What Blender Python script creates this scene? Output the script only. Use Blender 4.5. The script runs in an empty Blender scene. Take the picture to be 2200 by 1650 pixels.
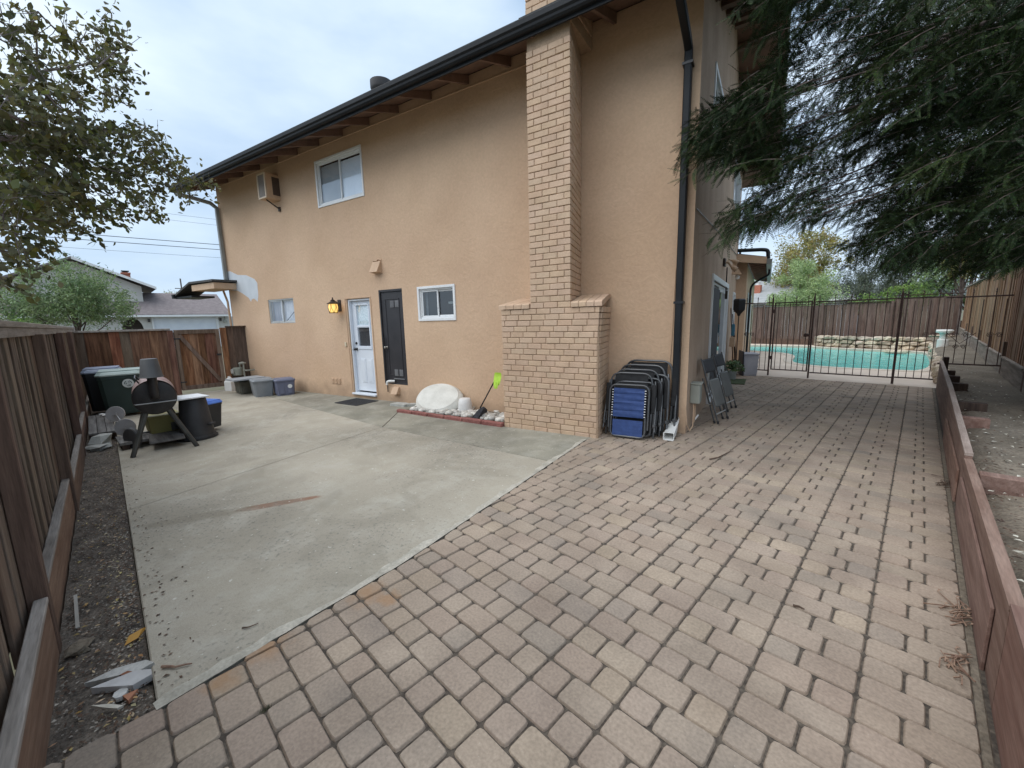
import bpy, math, random
import numpy as np
from mathutils import Vector, Matrix
random.seed(11)
rng = np.random.default_rng(4)
scene = bpy.context.scene
COL = scene.collection
PI = math.pi

# ------------------------------------------------------------------ camera
cam_data = bpy.data.cameras.new('camera')
cam = bpy.data.objects.new('camera', cam_data)
COL.objects.link(cam)
cam_data.sensor_width = 36.0
cam_data.lens = 14.27
cam_data.clip_start = 0.05
cam_data.clip_end = 3000.0
_r = Vector((0.709172765, 0.704608001, -0.024526604))
_u = Vector((-0.093408462, 0.128380957, 0.987316155))
_f = Vector((-0.698819611, 0.697886735, -0.156860628))
_m = Matrix((_r, _u, -_f)).transposed().to_4x4()
_m.translation = Vector((0.0, 0.0, 1.6))
cam.matrix_world = _m
scene.camera = cam

# ------------------------------------------------------------------ sky and sun
HOUSE_ANGLE = math.radians(12.90122)
SUN_AZ = math.radians(203.0)      # compass-like: measured from +Y towards +X, where the sun stands
SUN_EL = math.radians(60.0)
world = bpy.data.worlds.new('World')
scene.world = world
world.use_nodes = True
nt = world.node_tree
nt.nodes.clear()
w_out = nt.nodes.new('ShaderNodeOutputWorld')
w_bg = nt.nodes.new('ShaderNodeBackground')
w_sky = nt.nodes.new('ShaderNodeTexSky')
w_sky.sky_type = 'NISHITA'
w_sky.sun_disc = False
w_sky.sun_elevation = SUN_EL
w_sky.sun_rotation = SUN_AZ
w_sky.air_density = 1.0
w_sky.dust_density = 1.5
w_tc = nt.nodes.new('ShaderNodeTexCoord')
w_map = nt.nodes.new('ShaderNodeMapping')
w_map.inputs['Scale'].default_value = (1.0, 1.0, 2.6)
w_map.inputs['Location'].default_value = (3.1, 0.4, 0.9)
w_n1 = nt.nodes.new('ShaderNodeTexNoise')
w_n1.inputs['Scale'].default_value = 1.7
w_n1.inputs['Detail'].default_value = 6.0
w_n1.inputs['Roughness'].default_value = 0.5
w_r1 = nt.nodes.new('ShaderNodeValToRGB')
w_r1.color_ramp.elements[0].position = 0.36
w_r1.color_ramp.elements[1].position = 0.70
w_r1.color_ramp.elements[0].color = (4.4, 6.3, 8.8, 1)
w_r1.color_ramp.elements[1].color = (9.7, 11.2, 12.7, 1)
w_mix = nt.nodes.new('ShaderNodeMixRGB')
w_mix.inputs['Fac'].default_value = 0.88
nt.links.new(w_tc.outputs['Generated'], w_map.inputs['Vector'])
nt.links.new(w_map.outputs['Vector'], w_n1.inputs['Vector'])
nt.links.new(w_n1.outputs['Fac'], w_r1.inputs['Fac'])
nt.links.new(w_sky.outputs['Color'], w_mix.inputs['Color1'])
nt.links.new(w_r1.outputs['Color'], w_mix.inputs['Color2'])
nt.links.new(w_mix.outputs['Color'], w_bg.inputs['Color'])
w_bg.inputs['Strength'].default_value = 0.05
nt.links.new(w_bg.outputs['Background'], w_out.inputs['Surface'])

sun_data = bpy.data.lights.new('sun', 'SUN')
sun_data.energy = 1.5
sun_data.angle = math.radians(85)
sun_data.color = (1.0, 0.975, 0.94)
sun = bpy.data.objects.new('sun', sun_data)
COL.objects.link(sun)
_d = Vector((math.sin(SUN_AZ) * math.cos(SUN_EL), math.cos(SUN_AZ) * math.cos(SUN_EL), math.sin(SUN_EL)))
sun.rotation_euler = (-_d).to_track_quat('-Z', 'Y').to_euler()
sun.location = _d * 60

scene.view_settings.view_transform = 'Standard'
scene.view_settings.look = 'None'
scene.view_settings.exposure = 1.06
scene.view_settings.gamma = 1.0
scene.view_settings.use_curve_mapping = False
scene.render.engine = 'CYCLES'

# ------------------------------------------------------------------ frames
CA, SA = math.cos(HOUSE_ANGLE), math.sin(HOUSE_ANGLE)
def h2y(x, y, z=0.0):
    return Vector((CA * x - SA * y, SA * x + CA * y, z))
def y2h(x, y, z=0.0):
    return Vector((CA * x + SA * y, -SA * x + CA * y, z))
def gz(x, y):
    """the concrete falls gently towards the side gate"""
    hx = CA * x + SA * y
    return 0.0105 * (max(-13.6, min(-2.0, hx)) + 2.0)

# ------------------------------------------------------------------ mesh builder
class MB:
    def __init__(s):
        s.v, s.f = [], []
    def add(s, vs, fs):
        o = len(s.v)
        s.v.extend([tuple(p) for p in vs])
        s.f.extend([tuple(i + o for i in f) for f in fs])
        return s
    def box(s, x0, x1, y0, y1, z0, z1, b=0.0, M=None):
        if b <= 0:
            vs = [(x, y, z) for x in (x0, x1) for y in (y0, y1) for z in (z0, z1)]
            fs = [(0, 1, 3, 2), (4, 6, 7, 5), (0, 4, 5, 1), (2, 3, 7, 6), (0, 2, 6, 4), (1, 5, 7, 3)]
        else:
            vs, idx = [], {}
            for i, (x, sx) in enumerate(((x0, 1), (x1, -1))):
                for j, (y, sy) in enumerate(((y0, 1), (y1, -1))):
                    for k, (z, sz) in enumerate(((z0, 1), (z1, -1))):
                        idx[i, j, k] = len(vs)
                        vs += [(x, y + sy * b, z + sz * b), (x + sx * b, y, z + sz * b), (x + sx * b, y + sy * b, z)]
            I = lambda i, j, k, a: idx[i, j, k] + a
            fs = []
            for i in (0, 1):
                q = [I(i, 0, 0, 0), I(i, 0, 1, 0), I(i, 1, 1, 0), I(i, 1, 0, 0)]
                fs.append(q if i == 0 else q[::-1])
                q = [I(0, i, 0, 1), I(1, i, 0, 1), I(1, i, 1, 1), I(0, i, 1, 1)]
                fs.append(q if i == 0 else q[::-1])
                q = [I(0, 0, i, 2), I(0, 1, i, 2), I(1, 1, i, 2), I(1, 0, i, 2)]
                fs.append(q if i == 0 else q[::-1])
            for a in (0, 1):
                for c in (0, 1):
                    fs.append([I(a, c, 0, 0), I(a, c, 1, 0), I(a, c, 1, 1), I(a, c, 0, 1)][::(1 if a != c else -1)])
                    fs.append([I(a, 0, c, 0), I(a, 1, c, 0), I(a, 1, c, 2), I(a, 0, c, 2)][::(-1 if a != c else 1)])
                    fs.append([I(0, a, c, 1), I(1, a, c, 1), I(1, a, c, 2), I(0, a, c, 2)][::(1 if a != c else -1)])
            for i in (0, 1):
                for j in (0, 1):
                    for k in (0, 1):
                        t = [I(i, j, k, 0), I(i, j, k, 1), I(i, j, k, 2)]
                        fs.append(t if (i + j + k) % 2 == 0 else t[::-1])
        if M is not None:
            vs = [M @ Vector(p) for p in vs]
        return s.add(vs, fs)
    def cyl(s, p0, p1, r0, r1=None, n=12, cap=True):
        p0, p1 = Vector(p0), Vector(p1)
        r1 = r0 if r1 is None else r1
        q = (p1 - p0).to_track_quat('Z', 'Y').to_matrix()
        vs = []
        for p, r in ((p0, r0), (p1, r1)):
            for i in range(n):
                a = 2 * PI * i / n
                vs.append(p + q @ Vector((r * math.cos(a), r * math.sin(a), 0)))
        fs = [(i, (i + 1) % n, n + (i + 1) % n, n + i) for i in range(n)]
        if cap:
            fs += [tuple(range(n))[::-1], tuple(range(n, 2 * n))]
        return s.add(vs, fs)
    def tube(s, pts, r, n=8, cap=True):
        pts = [Vector(p) for p in pts]
        L = len(pts)
        rs = r if isinstance(r, (list, tuple)) else [r] * L
        vs = []
        up = None
        for i, p in enumerate(pts):
            d = (pts[min(i + 1, L - 1)] - pts[max(i - 1, 0)]).normalized()
            if up is None:
                up = d.orthogonal().normalized()
            up = (up - d * up.dot(d))
            up = up.normalized() if up.length > 1e-6 else d.orthogonal().normalized()
            sd = d.cross(up)
            for k in range(n):
                a = 2 * PI * k / n
                vs.append(p + (up * math.cos(a) + sd * math.sin(a)) * rs[i])
        fs = []
        for i in range(L - 1):
            for k in range(n):
                fs.append((i * n + k, i * n + (k + 1) % n, (i + 1) * n + (k + 1) % n, (i + 1) * n + k))
        if cap:
            fs += [tuple(range(n))[::-1], tuple(range((L - 1) * n, L * n))]
        return s.add(vs, fs)
    def lathe(s, prof, c=(0, 0, 0), n=20, M=None, sx=1.0, sy=1.0, cap=True):
        vs = []
        for r, z in prof:
            for i in range(n):
                a = 2 * PI * i / n
                p = Vector((r * math.cos(a) * sx, r * math.sin(a) * sy, z))
                p = (M @ p) if M is not None else p
                vs.append(p + Vector(c))
        L = len(prof)
        fs = [(j * n + i, j * n + (i + 1) % n, (j + 1) * n + (i + 1) % n, (j + 1) * n + i) for j in range(L - 1) for i in range(n)]
        if cap:
            fs += [tuple(range(n))[::-1], tuple(range((L - 1) * n, L * n))]
        return s.add(vs, fs)
    def prism(s, pts, z0, z1):
        n = len(pts)
        a = sum(pts[i][0] * pts[(i + 1) % n][1] - pts[(i + 1) % n][0] * pts[i][1] for i in range(n))
        if a < 0:
            pts = pts[::-1]
        vs = [(p[0], p[1], z0) for p in pts] + [(p[0], p[1], z1) for p in pts]
        fs = [(i, (i + 1) % n, n + (i + 1) % n, n + i) for i in range(n)] + [tuple(range(n))[::-1], tuple(range(n, 2 * n))]
        return s.add(vs, fs)
    def loft(s, rings, cap=True):
        """rings: lists of equally many points"""
        n = len(rings[0])
        vs = [p for r in rings for p in r]
        fs = [(j * n + i, j * n + (i + 1) % n, (j + 1) * n + (i + 1) % n, (j + 1) * n + i) for j in range(len(rings) - 1) for i in range(n)]
        if cap:
            fs += [tuple(range(n))[::-1], tuple(range((len(rings) - 1) * n, len(rings) * n))]
        return s.add(vs, fs)
    def mesh(s, name):
        me = bpy.data.meshes.new(name)
        me.from_pydata([tuple(p) for p in s.v], [], s.f)
        return me
    def build(s, name, mat, parent=None, smooth=False, loc=None, rot=None, label=None, kind=None):
        me = s.mesh(name)
        me.materials.append(mat)
        if smooth:
            me.polygons.foreach_set('use_smooth', [True] * len(me.polygons))
            try:
                me.set_sharp_from_angle(angle=math.radians(42))
            except Exception:
                pass
        return link(name, me, parent, loc, rot, label, kind)

def link(name, me, parent=None, loc=None, rot=None, label=None, kind=None):
    o = bpy.data.objects.new(name, me)
    COL.objects.link(o)
    if parent is not None:
        o.parent = parent
    if loc is not None:
        o.location = loc
    if rot is not None:
        o.rotation_euler = rot
    if label:
        o['label'] = label
    if kind:
        o['kind'] = kind
    return o
def tag(o, label, cat, group=None):
    o['label'] = label
    o['category'] = cat
    if group:
        o['group'] = group
    return o
def thing(name, label, cat, loc=(0, 0, 0), rotz=0.0, group=None):
    o = bpy.data.objects.new(name, None)
    COL.objects.link(o)
    o.empty_display_size = 0.2
    o.location = loc
    o.rotation_euler = (0, 0, rotz)
    return tag(o, label, cat, group)
def hthing(name, label, cat, x, y, z, rotz=0.0, group=None):
    return thing(name, label, cat, h2y(x, y, z), HOUSE_ANGLE + rotz, group)
def rounded_loop(pts, r, seg=5, closed=False):
    """polyline with rounded inner corners"""
    pts = [Vector(p) for p in pts]
    out = []
    n = len(pts)
    for i, p in enumerate(pts):
        if not closed and i in (0, n - 1):
            out.append(p)
            continue
        a, b = pts[i - 1], pts[(i + 1) % n]
        da, db = (a - p), (b - p)
        ra = min(r, da.length * .49, db.length * .49)
        pa, pb = p + da.normalized() * ra, p + db.normalized() * ra
        for k in range(seg + 1):
            t = k / seg
            out.append(pa * (1 - t) ** 2 + p * 2 * t * (1 - t) + pb * t * t)
    return out
def fast_mesh(name, V, F3, mat):
    """triangle mesh out of numpy arrays"""
    me = bpy.data.meshes.new(name)
    V = np.asarray(V, dtype=np.float32)
    F3 = np.asarray(F3, dtype=np.int32)
    me.vertices.add(len(V))
    me.vertices.foreach_set('co', V.ravel())
    me.loops.add(F3.size)
    me.loops.foreach_set('vertex_index', F3.ravel())
    me.polygons.add(len(F3))
    me.polygons.foreach_set('loop_start', np.arange(0, F3.size, F3.shape[1], dtype=np.int32))
    me.polygons.foreach_set('loop_total', np.full(len(F3), F3.shape[1], dtype=np.int32))
    me.materials.append(mat)
    me.update(calc_edges=True)
    return me

# ------------------------------------------------------------------ materials
def mat(name, c1, c2=None, rough=0.8, ns=3.0, det=5.0, lo=0.35, hi=0.65, fine=0.0, fs=60.0, bump=0.0, bs=80.0, bd=0.004,
        rnd=0.0, hue=0.0, metal=0.0, spec=0.5, stretch=(1, 1, 1), obj=False, trans=0.0, coat=0.0, island=False, extra=None, b2=None, frame_rot=0.0):
    m = bpy.data.materials.new(name)
    m.use_nodes = True
    t = m.node_tree
    N, L = t.nodes, t.links
    b = N['Principled BSDF']
    b.inputs['Roughness'].default_value = rough
    b.inputs['Metallic'].default_value = metal
    b.inputs['Specular IOR Level'].default_value = spec
    if coat:
        b.inputs['Coat Weight'].default_value = coat
    if trans:
        b.inputs['Transmission Weight'].default_value = trans
    if obj:
        src = N.new('ShaderNodeTexCoord').outputs['Object']
    else:
        src = N.new('ShaderNodeNewGeometry').outputs['Position']
    mp = N.new('ShaderNodeMapping')
    mp.vector_type = 'TEXTURE' if frame_rot else 'POINT'
    if frame_rot:
        mp.inputs['Rotation'].default_value = (0, 0, frame_rot)
        mp.inputs['Scale'].default_value = tuple(1.0 / k for k in stretch)
    else:
        mp.inputs['Scale'].default_value = stretch
    L.new(src, mp.inputs['Vector'])
    P = mp.outputs['Vector']
    n1 = N.new('ShaderNodeTexNoise')
    n1.inputs['Scale'].default_value = ns
    n1.inputs['Detail'].default_value = det
    L.new(P, n1.inputs['Vector'])
    r1 = N.new('ShaderNodeValToRGB')
    r1.color_ramp.elements[0].position = lo
    r1.color_ramp.elements[1].position = hi
    r1.color_ramp.elements[0].color = (*c1, 1)
    r1.color_ramp.elements[1].color = (*(c2 or c1), 1)
    L.new(n1.outputs['Fac'], r1.inputs['Fac'])
    out = r1.outputs['Color']
    if fine > 0:
        n2 = N.new('ShaderNodeTexNoise')
        n2.inputs['Scale'].default_value = fs
        n2.inputs['Detail'].default_value = 3.0
        L.new(P, n2.inputs['Vector'])
        mr = N.new('ShaderNodeMapRange')
        mr.inputs['From Min'].default_value = 0.3
        mr.inputs['From Max'].default_value = 0.7
        mr.inputs['To Min'].default_value = 1 - fine
        mr.inputs['To Max'].default_value = 1 + fine
        L.new(n2.outputs['Fac'], mr.inputs['Value'])
        mx = N.new('ShaderNodeMixRGB')
        mx.blend_type = 'MULTIPLY'
        mx.inputs['Fac'].default_value = 1.0
        L.new(out, mx.inputs['Color1'])
        L.new(mr.outputs['Result'], mx.inputs['Color2'])
        out = mx.outputs['Color']
    if rnd > 0 or hue > 0:
        oi = N.new('ShaderNodeObjectInfo').outputs['Random']
        if island:
            gi = N.new('ShaderNodeNewGeometry').outputs['Random Per Island']
            ad = N.new('ShaderNodeMath'); ad.operation = 'ADD'
            L.new(oi, ad.inputs[0]); L.new(gi, ad.inputs[1])
            fr = N.new('ShaderNodeMath'); fr.operation = 'FRACT'
            L.new(ad.outputs[0], fr.inputs[0])
            oi = fr.outputs[0]
        wn = N.new('ShaderNodeTexWhiteNoise'); wn.noise_dimensions = '1D'
        L.new(oi, wn.inputs['W'])
        mr = N.new('ShaderNodeMapRange')
        mr.inputs['To Min'].default_value = 1 - rnd
        mr.inputs['To Max'].default_value = 1 + rnd
        L.new(wn.outputs['Value'], mr.inputs['Value'])
        mh = N.new('ShaderNodeMapRange')
        mh.inputs['To Min'].default_value = 0.5 - hue
        mh.inputs['To Max'].default_value = 0.5 + hue
        L.new(oi, mh.inputs['Value'])
        ms = N.new('ShaderNodeMapRange')
        ms.inputs['To Min'].default_value = 1 - hue * 9
        ms.inputs['To Max'].default_value = 1 + hue * 9
        sp = N.new('ShaderNodeSeparateColor')
        L.new(wn.outputs['Color'], sp.inputs['Color'])
        L.new(sp.outputs['Green'], ms.inputs['Value'])
        hv = N.new('ShaderNodeHueSaturation')
        L.new(mr.outputs['Result'], hv.inputs['Value'])
        L.new(mh.outputs['Result'], hv.inputs['Hue'])
        L.new(ms.outputs['Result'], hv.inputs['Saturation'])
        L.new(out, hv.inputs['Color'])
        out = hv.outputs['Color']
    if extra:
        out = extra(N, L, out, P)
    L.new(out, b.inputs['Base Color'])
    if bump > 0:
        n3 = N.new('ShaderNodeTexNoise')
        n3.inputs['Scale'].default_value = bs
        n3.inputs['Detail'].default_value = 4.0
        L.new(P, n3.inputs['Vector'])
        h = n3.outputs['Fac']
        if b2:
            n4 = N.new('ShaderNodeTexNoise')
            n4.inputs['Scale'].default_value = b2[0]
            n4.inputs['Detail'].default_value = 3.0
            n4.inputs['Distortion'].default_value = b2[2]
            L.new(P, n4.inputs['Vector'])
            cr = N.new('ShaderNodeValToRGB')
            cr.color_ramp.elements[0].position = 0.42
            cr.color_ramp.elements[1].position = 0.56
            L.new(n4.outputs['Fac'], cr.inputs['Fac'])
            ma = N.new('ShaderNodeMath'); ma.operation = 'MULTIPLY_ADD'
            L.new(cr.outputs['Color'], ma.inputs[0])
            ma.inputs[1].default_value = b2[1]
            L.new(h, ma.inputs[2])
            h = ma.outputs[0]
        bp = N.new('ShaderNodeBump')
        bp.inputs['Strength'].default_value = bump
        bp.inputs['Distance'].default_value = bd
        L.new(h, bp.inputs['Height'])
        L.new(bp.outputs['Normal'], b.inputs['Normal'])
    return m

def stain_streaks(N, L, out, P):
    """weathered vertical streaks, a shape of their own"""
    mp = N.new('ShaderNodeMapping'); mp.inputs['Scale'].default_value = (1.3, 1.3, .6)
    L.new(P, mp.inputs['Vector'])
    n = N.new('ShaderNodeTexNoise'); n.inputs['Scale'].default_value = 1.6; n.inputs['Detail'].default_value = 6
    L.new(mp.outputs['Vector'], n.inputs['Vector'])
    r = N.new('ShaderNodeValToRGB')
    r.color_ramp.elements[0].position = .38; r.color_ramp.elements[1].position = .62
    r.color_ramp.elements[0].color = (.87, .85, .84, 1); r.color_ramp.elements[1].color = (1, 1, 1, 1)
    L.new(n.outputs['Fac'], r.inputs['Fac'])
    mx = N.new('ShaderNodeMixRGB'); mx.blend_type = 'MULTIPLY'; mx.inputs['Fac'].default_value = 1
    L.new(out, mx.inputs['Color1']); L.new(r.outputs['Color'], mx.inputs['Color2'])
    return mx.outputs['Color']

def base_dirt(N, L, out, P):
    """splash dirt along the foot of the wall and faint patchy repaint"""
    sp = N.new('ShaderNodeSeparateXYZ'); L.new(P, sp.inputs[0])
    n = N.new('ShaderNodeTexNoise'); n.inputs['Scale'].default_value = 3.5; n.inputs['Detail'].default_value = 7
    L.new(P, n.inputs['Vector'])
    ma = N.new('ShaderNodeMath'); ma.operation = 'MULTIPLY_ADD'; ma.inputs[1].default_value = -.75
    L.new(n.outputs['Fac'], ma.inputs[0]); L.new(sp.outputs['Z'], ma.inputs[2])
    r = N.new('ShaderNodeMapRange'); r.inputs['From Min'].default_value = -.5; r.inputs['From Max'].default_value = -.1; r.inputs['To Min'].default_value = .55; r.inputs['To Max'].default_value = 0
    L.new(ma.outputs[0], r.inputs['Value'])
    mx = N.new('ShaderNodeMixRGB'); mx.inputs['Color2'].default_value = (.24, .17, .12, 1)
    L.new(r.outputs['Result'], mx.inputs['Fac']); L.new(out, mx.inputs['Color1'])
    n = N.new('ShaderNodeTexNoise'); n.inputs['Scale'].default_value = .5; n.inputs['Detail'].default_value = 8; n.inputs['Roughness'].default_value = .65
    L.new(P, n.inputs['Vector'])
    r2 = N.new('ShaderNodeValToRGB'); r2.color_ramp.elements[0].position = .35; r2.color_ramp.elements[1].position = .66
    r2.color_ramp.elements[0].color = (.945, .925, .925, 1); r2.color_ramp.elements[1].color = (1.025, 1.02, 1.0, 1)
    L.new(n.outputs['Fac'], r2.inputs['Fac'])
    m2 = N.new('ShaderNodeMixRGB'); m2.blend_type = 'MULTIPLY'; m2.inputs['Fac'].default_value = 1
    L.new(mx.outputs['Color'], m2.inputs['Color1']); L.new(r2.outputs['Color'], m2.inputs['Color2'])
    return m2.outputs['Color']

def speckle(col, scale, lo, hi, amount=1.0):
    def fn(N, L, out, P):
        n = N.new('ShaderNodeTexNoise'); n.inputs['Scale'].default_value = scale; n.inputs['Detail'].default_value = 2
        L.new(P, n.inputs['Vector'])
        r = N.new('ShaderNodeValToRGB'); r.color_ramp.elements[0].position = lo; r.color_ramp.elements[1].position = hi
        L.new(n.outputs['Fac'], r.inputs['Fac'])
        mm = N.new('ShaderNodeMath'); mm.operation = 'MULTIPLY'; mm.inputs[1].default_value = amount
        L.new(r.outputs['Color'], mm.inputs[0])
        mx = N.new('ShaderNodeMixRGB'); mx.inputs['Color2'].default_value = (*col, 1)
        L.new(mm.outputs[0], mx.inputs['Fac']); L.new(out, mx.inputs['Color1'])
        return mx.outputs['Color']
    return fn

def concrete_extra(N, L, out, P):
    """rust streak, blotches and pale flecks lying on the slab"""
    def ell(cx, cy, ang, a, b, warp):
        mp = N.new('ShaderNodeMapping'); mp.vector_type = 'TEXTURE'
        mp.inputs['Location'].default_value = (cx, cy, 0); mp.inputs['Rotation'].default_value = (0, 0, ang)
        mp.inputs['Scale'].default_value = (a, b, 50)
        L.new(P, mp.inputs['Vector'])
        ln = N.new('ShaderNodeVectorMath'); ln.operation = 'LENGTH'
        L.new(mp.outputs['Vector'], ln.inputs[0])
        nz = N.new('ShaderNodeTexNoise'); nz.inputs['Scale'].default_value = 6; nz.inputs['Detail'].default_value = 5
        L.new(P, nz.inputs['Vector'])
        ma = N.new('ShaderNodeMath'); ma.operation = 'MULTIPLY_ADD'; ma.inputs[1].default_value = warp
        L.new(nz.outputs['Fac'], ma.inputs[0]); L.new(ln.outputs['Value'], ma.inputs[2])
        r = N.new('ShaderNodeValToRGB')
        r.color_ramp.elements[0].position = .55 + warp * .5; r.color_ramp.elements[0].color = (1, 1, 1, 1)
        r.color_ramp.elements[1].position = min(.999, 1.0 + warp * .3); r.color_ramp.elements[1].color = (0, 0, 0, 1)
        L.new(ma.outputs[0], r.inputs['Fac'])
        return r.outputs['Color']
    def over(o, mask, col, amt):
        mm = N.new('ShaderNodeMath'); mm.operation = 'MULTIPLY'; mm.inputs[1].default_value = amt
        L.new(mask, mm.inputs[0])
        mx = N.new('ShaderNodeMixRGB'); mx.inputs['Color2'].default_value = (*col, 1)
        L.new(mm.outputs[0], mx.inputs['Fac']); L.new(o, mx.inputs['Color1'])
        return mx.outputs['Color']
    out = over(out, ell(RUST[0], RUST[1], RUST[2], RUST[3], RUST[4], .55), (.25, .115, .065), .88)
    out = over(out, ell(RUST[0] - .24, RUST[1] - .55, RUST[2], .6, .13, .5), (.2, .165, .11), .5)
    n = N.new('ShaderNodeTexNoise'); n.inputs['Scale'].default_value = .55; n.inputs['Detail'].default_value = 7; n.inputs['Roughness'].default_value = .62
    L.new(P, n.inputs['Vector'])
    r = N.new('ShaderNodeValToRGB'); r.color_ramp.elements[0].position = .43; r.color_ramp.elements[1].position = .66
    L.new(n.outputs['Fac'], r.inputs['Fac'])
    out = over(out, r.outputs['Color'], (.2, .182, .148), .66)
    n = N.new('ShaderNodeTexNoise'); n.inputs['Scale'].default_value = 2.6; n.inputs['Detail'].default_value = 9; n.inputs['Roughness'].default_value = .7
    L.new(P, n.inputs['Vector'])
    rr = N.new('ShaderNodeValToRGB'); rr.color_ramp.elements[0].position = .48; rr.color_ramp.elements[1].position = .7
    L.new(n.outputs['Fac'], rr.inputs['Fac'])
    out = over(out, rr.outputs['Color'], (.5, .48, .42), .42)
    n = N.new('ShaderNodeTexNoise'); n.inputs['Scale'].default_value = 1.3; n.inputs['Detail'].default_value = 9; n.inputs['Distortion'].default_value = 1.2
    L.new(P, n.inputs['Vector'])
    rr = N.new('ShaderNodeValToRGB'); rr.color_ramp.elements[0].position = .54; rr.color_ramp.elements[1].position = .62
    L.new(n.outputs['Fac'], rr.inputs['Fac'])
    out = over(out, rr.outputs['Color'], (.2, .18, .14), .26)
    n = N.new('ShaderNodeTexNoise'); n.inputs['Scale'].default_value = 22; n.inputs['Detail'].default_value = 3
    L.new(P, n.inputs['Vector'])
    r2 = N.new('ShaderNodeValToRGB'); r2.color_ramp.elements[0].position = .70; r2.color_ramp.elements[1].position = .735
    L.new(n.outputs['Fac'], r2.inputs['Fac'])
    out = over(out, r2.outputs['Color'], (.62, .6, .54), .6)
    n = N.new('ShaderNodeTexNoise'); n.inputs['Scale'].default_value = 42; n.inputs['Detail'].default_value = 4
    L.new(P, n.inputs['Vector'])
    r3 = N.new('ShaderNodeValToRGB'); r3.color_ramp.elements[0].position = .56; r3.color_ramp.elements[1].position = .66
    L.new(n.outputs['Fac'], r3.inputs['Fac'])
    mm = N.new('ShaderNodeMath'); mm.operation = 'MULTIPLY'
    L.new(r3.outputs['Color'], mm.inputs[0]); L.new(r.outputs['Color'], mm.inputs[1])
    out = over(out, mm.outputs[0], (.12, .12, .105), .7)
    return out
RUST = (-4.03, .95, math.radians(67), .55, .085)

def paver_rust(N, L, out, P):
    for cx, cy, a in ((-2.2, .38, .13), (-2.2, .93, .12), (-2.12, .2, .1), (-2.06, 1.0, .07)):
        d = N.new('ShaderNodeVectorMath'); d.operation = 'DISTANCE'; d.inputs[1].default_value = (cx, cy, 0)
        L.new(P, d.inputs[0])
        nz = N.new('ShaderNodeTexNoise'); nz.inputs['Scale'].default_value = 14
        L.new(P, nz.inputs['Vector'])
        ma = N.new('ShaderNodeMath'); ma.operation = 'MULTIPLY_ADD'; ma.inputs[1].default_value = .16
        L.new(nz.outputs['Fac'], ma.inputs[0]); L.new(d.outputs['Value'], ma.inputs[2])
        r = N.new('ShaderNodeMapRange'); r.inputs['From Min'].default_value = a * .2 + .08; r.inputs['From Max'].default_value = a + .09
        r.inputs['To Min'].default_value = .55; r.inputs['To Max'].default_value = 0.0
        L.new(ma.outputs[0], r.inputs['Value'])
        mx = N.new('ShaderNodeMixRGB'); mx.inputs['Color2'].default_value = (.36, .2, .095, 1)
        L.new(r.outputs['Result'], mx.inputs['Fac']); L.new(out, mx.inputs['Color1'])
        out = mx.outputs['Color']
    n = N.new('ShaderNodeTexNoise'); n.inputs['Scale'].default_value = .9; n.inputs['Detail'].default_value = 8; n.inputs['Roughness'].default_value = .6
    L.new(P, n.inputs['Vector'])
    r = N.new('ShaderNodeValToRGB'); r.color_ramp.elements[0].position = .36; r.color_ramp.elements[1].position = .62
    r.color_ramp.elements[0].color = (.86, .86, .86, 1); r.color_ramp.elements[1].color = (1.05, 1.04, 1.03, 1)
    L.new(n.outputs['Fac'], r.inputs['Fac'])
    mx = N.new('ShaderNodeMixRGB'); mx.blend_type = 'MULTIPLY'; mx.inputs['Fac'].default_value = 1
    L.new(out, mx.inputs['Color1']); L.new(r.outputs['Color'], mx.inputs['Color2']); out = mx.outputs['Color']
    return speckle((.6, .56, .5), 110, .74, .78, .6)(N, L, out, P)

STUCCO = mat('stucco', (.56, .39, .262), (.625, .445, .305), rough=.92, ns=.9, det=7, fine=.05, fs=26, bump=.36, bs=70, bd=.005, b2=(3.2, .9, 3.4), spec=.25, extra=base_dirt)
STUCCO_SIDE = mat('stucco_weathered', (.50, .36, .26), (.55, .405, .295), rough=.92, ns=1.2, fine=.06, fs=30, bump=.5, bs=55, bd=.005, b2=(7.0, .9, 1.6), spec=.25, extra=stain_streaks)
TAN_PAINT = mat('tan_paint', (.52, .355, .235), (.57, .4, .265), rough=.7, ns=6, fine=.06)
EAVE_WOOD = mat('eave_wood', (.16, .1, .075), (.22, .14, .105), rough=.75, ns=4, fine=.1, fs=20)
BRICK = mat('painted_brick', (.50, .355, .245), (.57, .41, .288), rough=.85, ns=5, fine=.07, fs=50, bump=.35, bs=70, rnd=.045, hue=.004, island=True, spec=.3)
MORTAR = mat('mortar', (.37, .26, .178), (.43, .31, .212), rough=.95, ns=12, fine=.12, bump=.3)  # joints share the brick paint; their recess shade is put into this darker colour
PATCH = mat('patch_primer', (.52, .55, .58), (.57, .6, .63), rough=.9, ns=4, bump=.3, bs=60)
DARK_METAL = mat('dark_gutter_metal', (.011, .013, .016), (.017, .019, .022), rough=.5, ns=3, spec=.28)
GREY_GUTTER = mat('grey_gutter_metal', (.2, .21, .2), (.26, .27, .26), rough=.45)
SHINGLE = mat('shingle', (.05, .05, .052), (.09, .088, .085), rough=.95, ns=25, fine=.3, fs=90, bump=.5)
WHITE_VINYL = mat('white_vinyl', (.72, .73, .73), (.78, .79, .79), rough=.4, ns=2)
WHITE_DOOR = mat('white_door_paint', (.66, .70, .76), (.72, .76, .81), rough=.42, ns=2)
ALU = mat('aluminium', (.5, .5, .48), (.6, .6, .58), rough=.4, metal=.6)
BLACK_DOOR = mat('black_door_paint', (.022, .021, .024), (.032, .03, .033), rough=.5, ns=4, fine=.1)
DARK_ROOM = mat('dark_room', (.03, .03, .03), rough=.9)
BLACK_IRON = mat('black_hardware', (.012, .012, .014), rough=.35, spec=.6)
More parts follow.
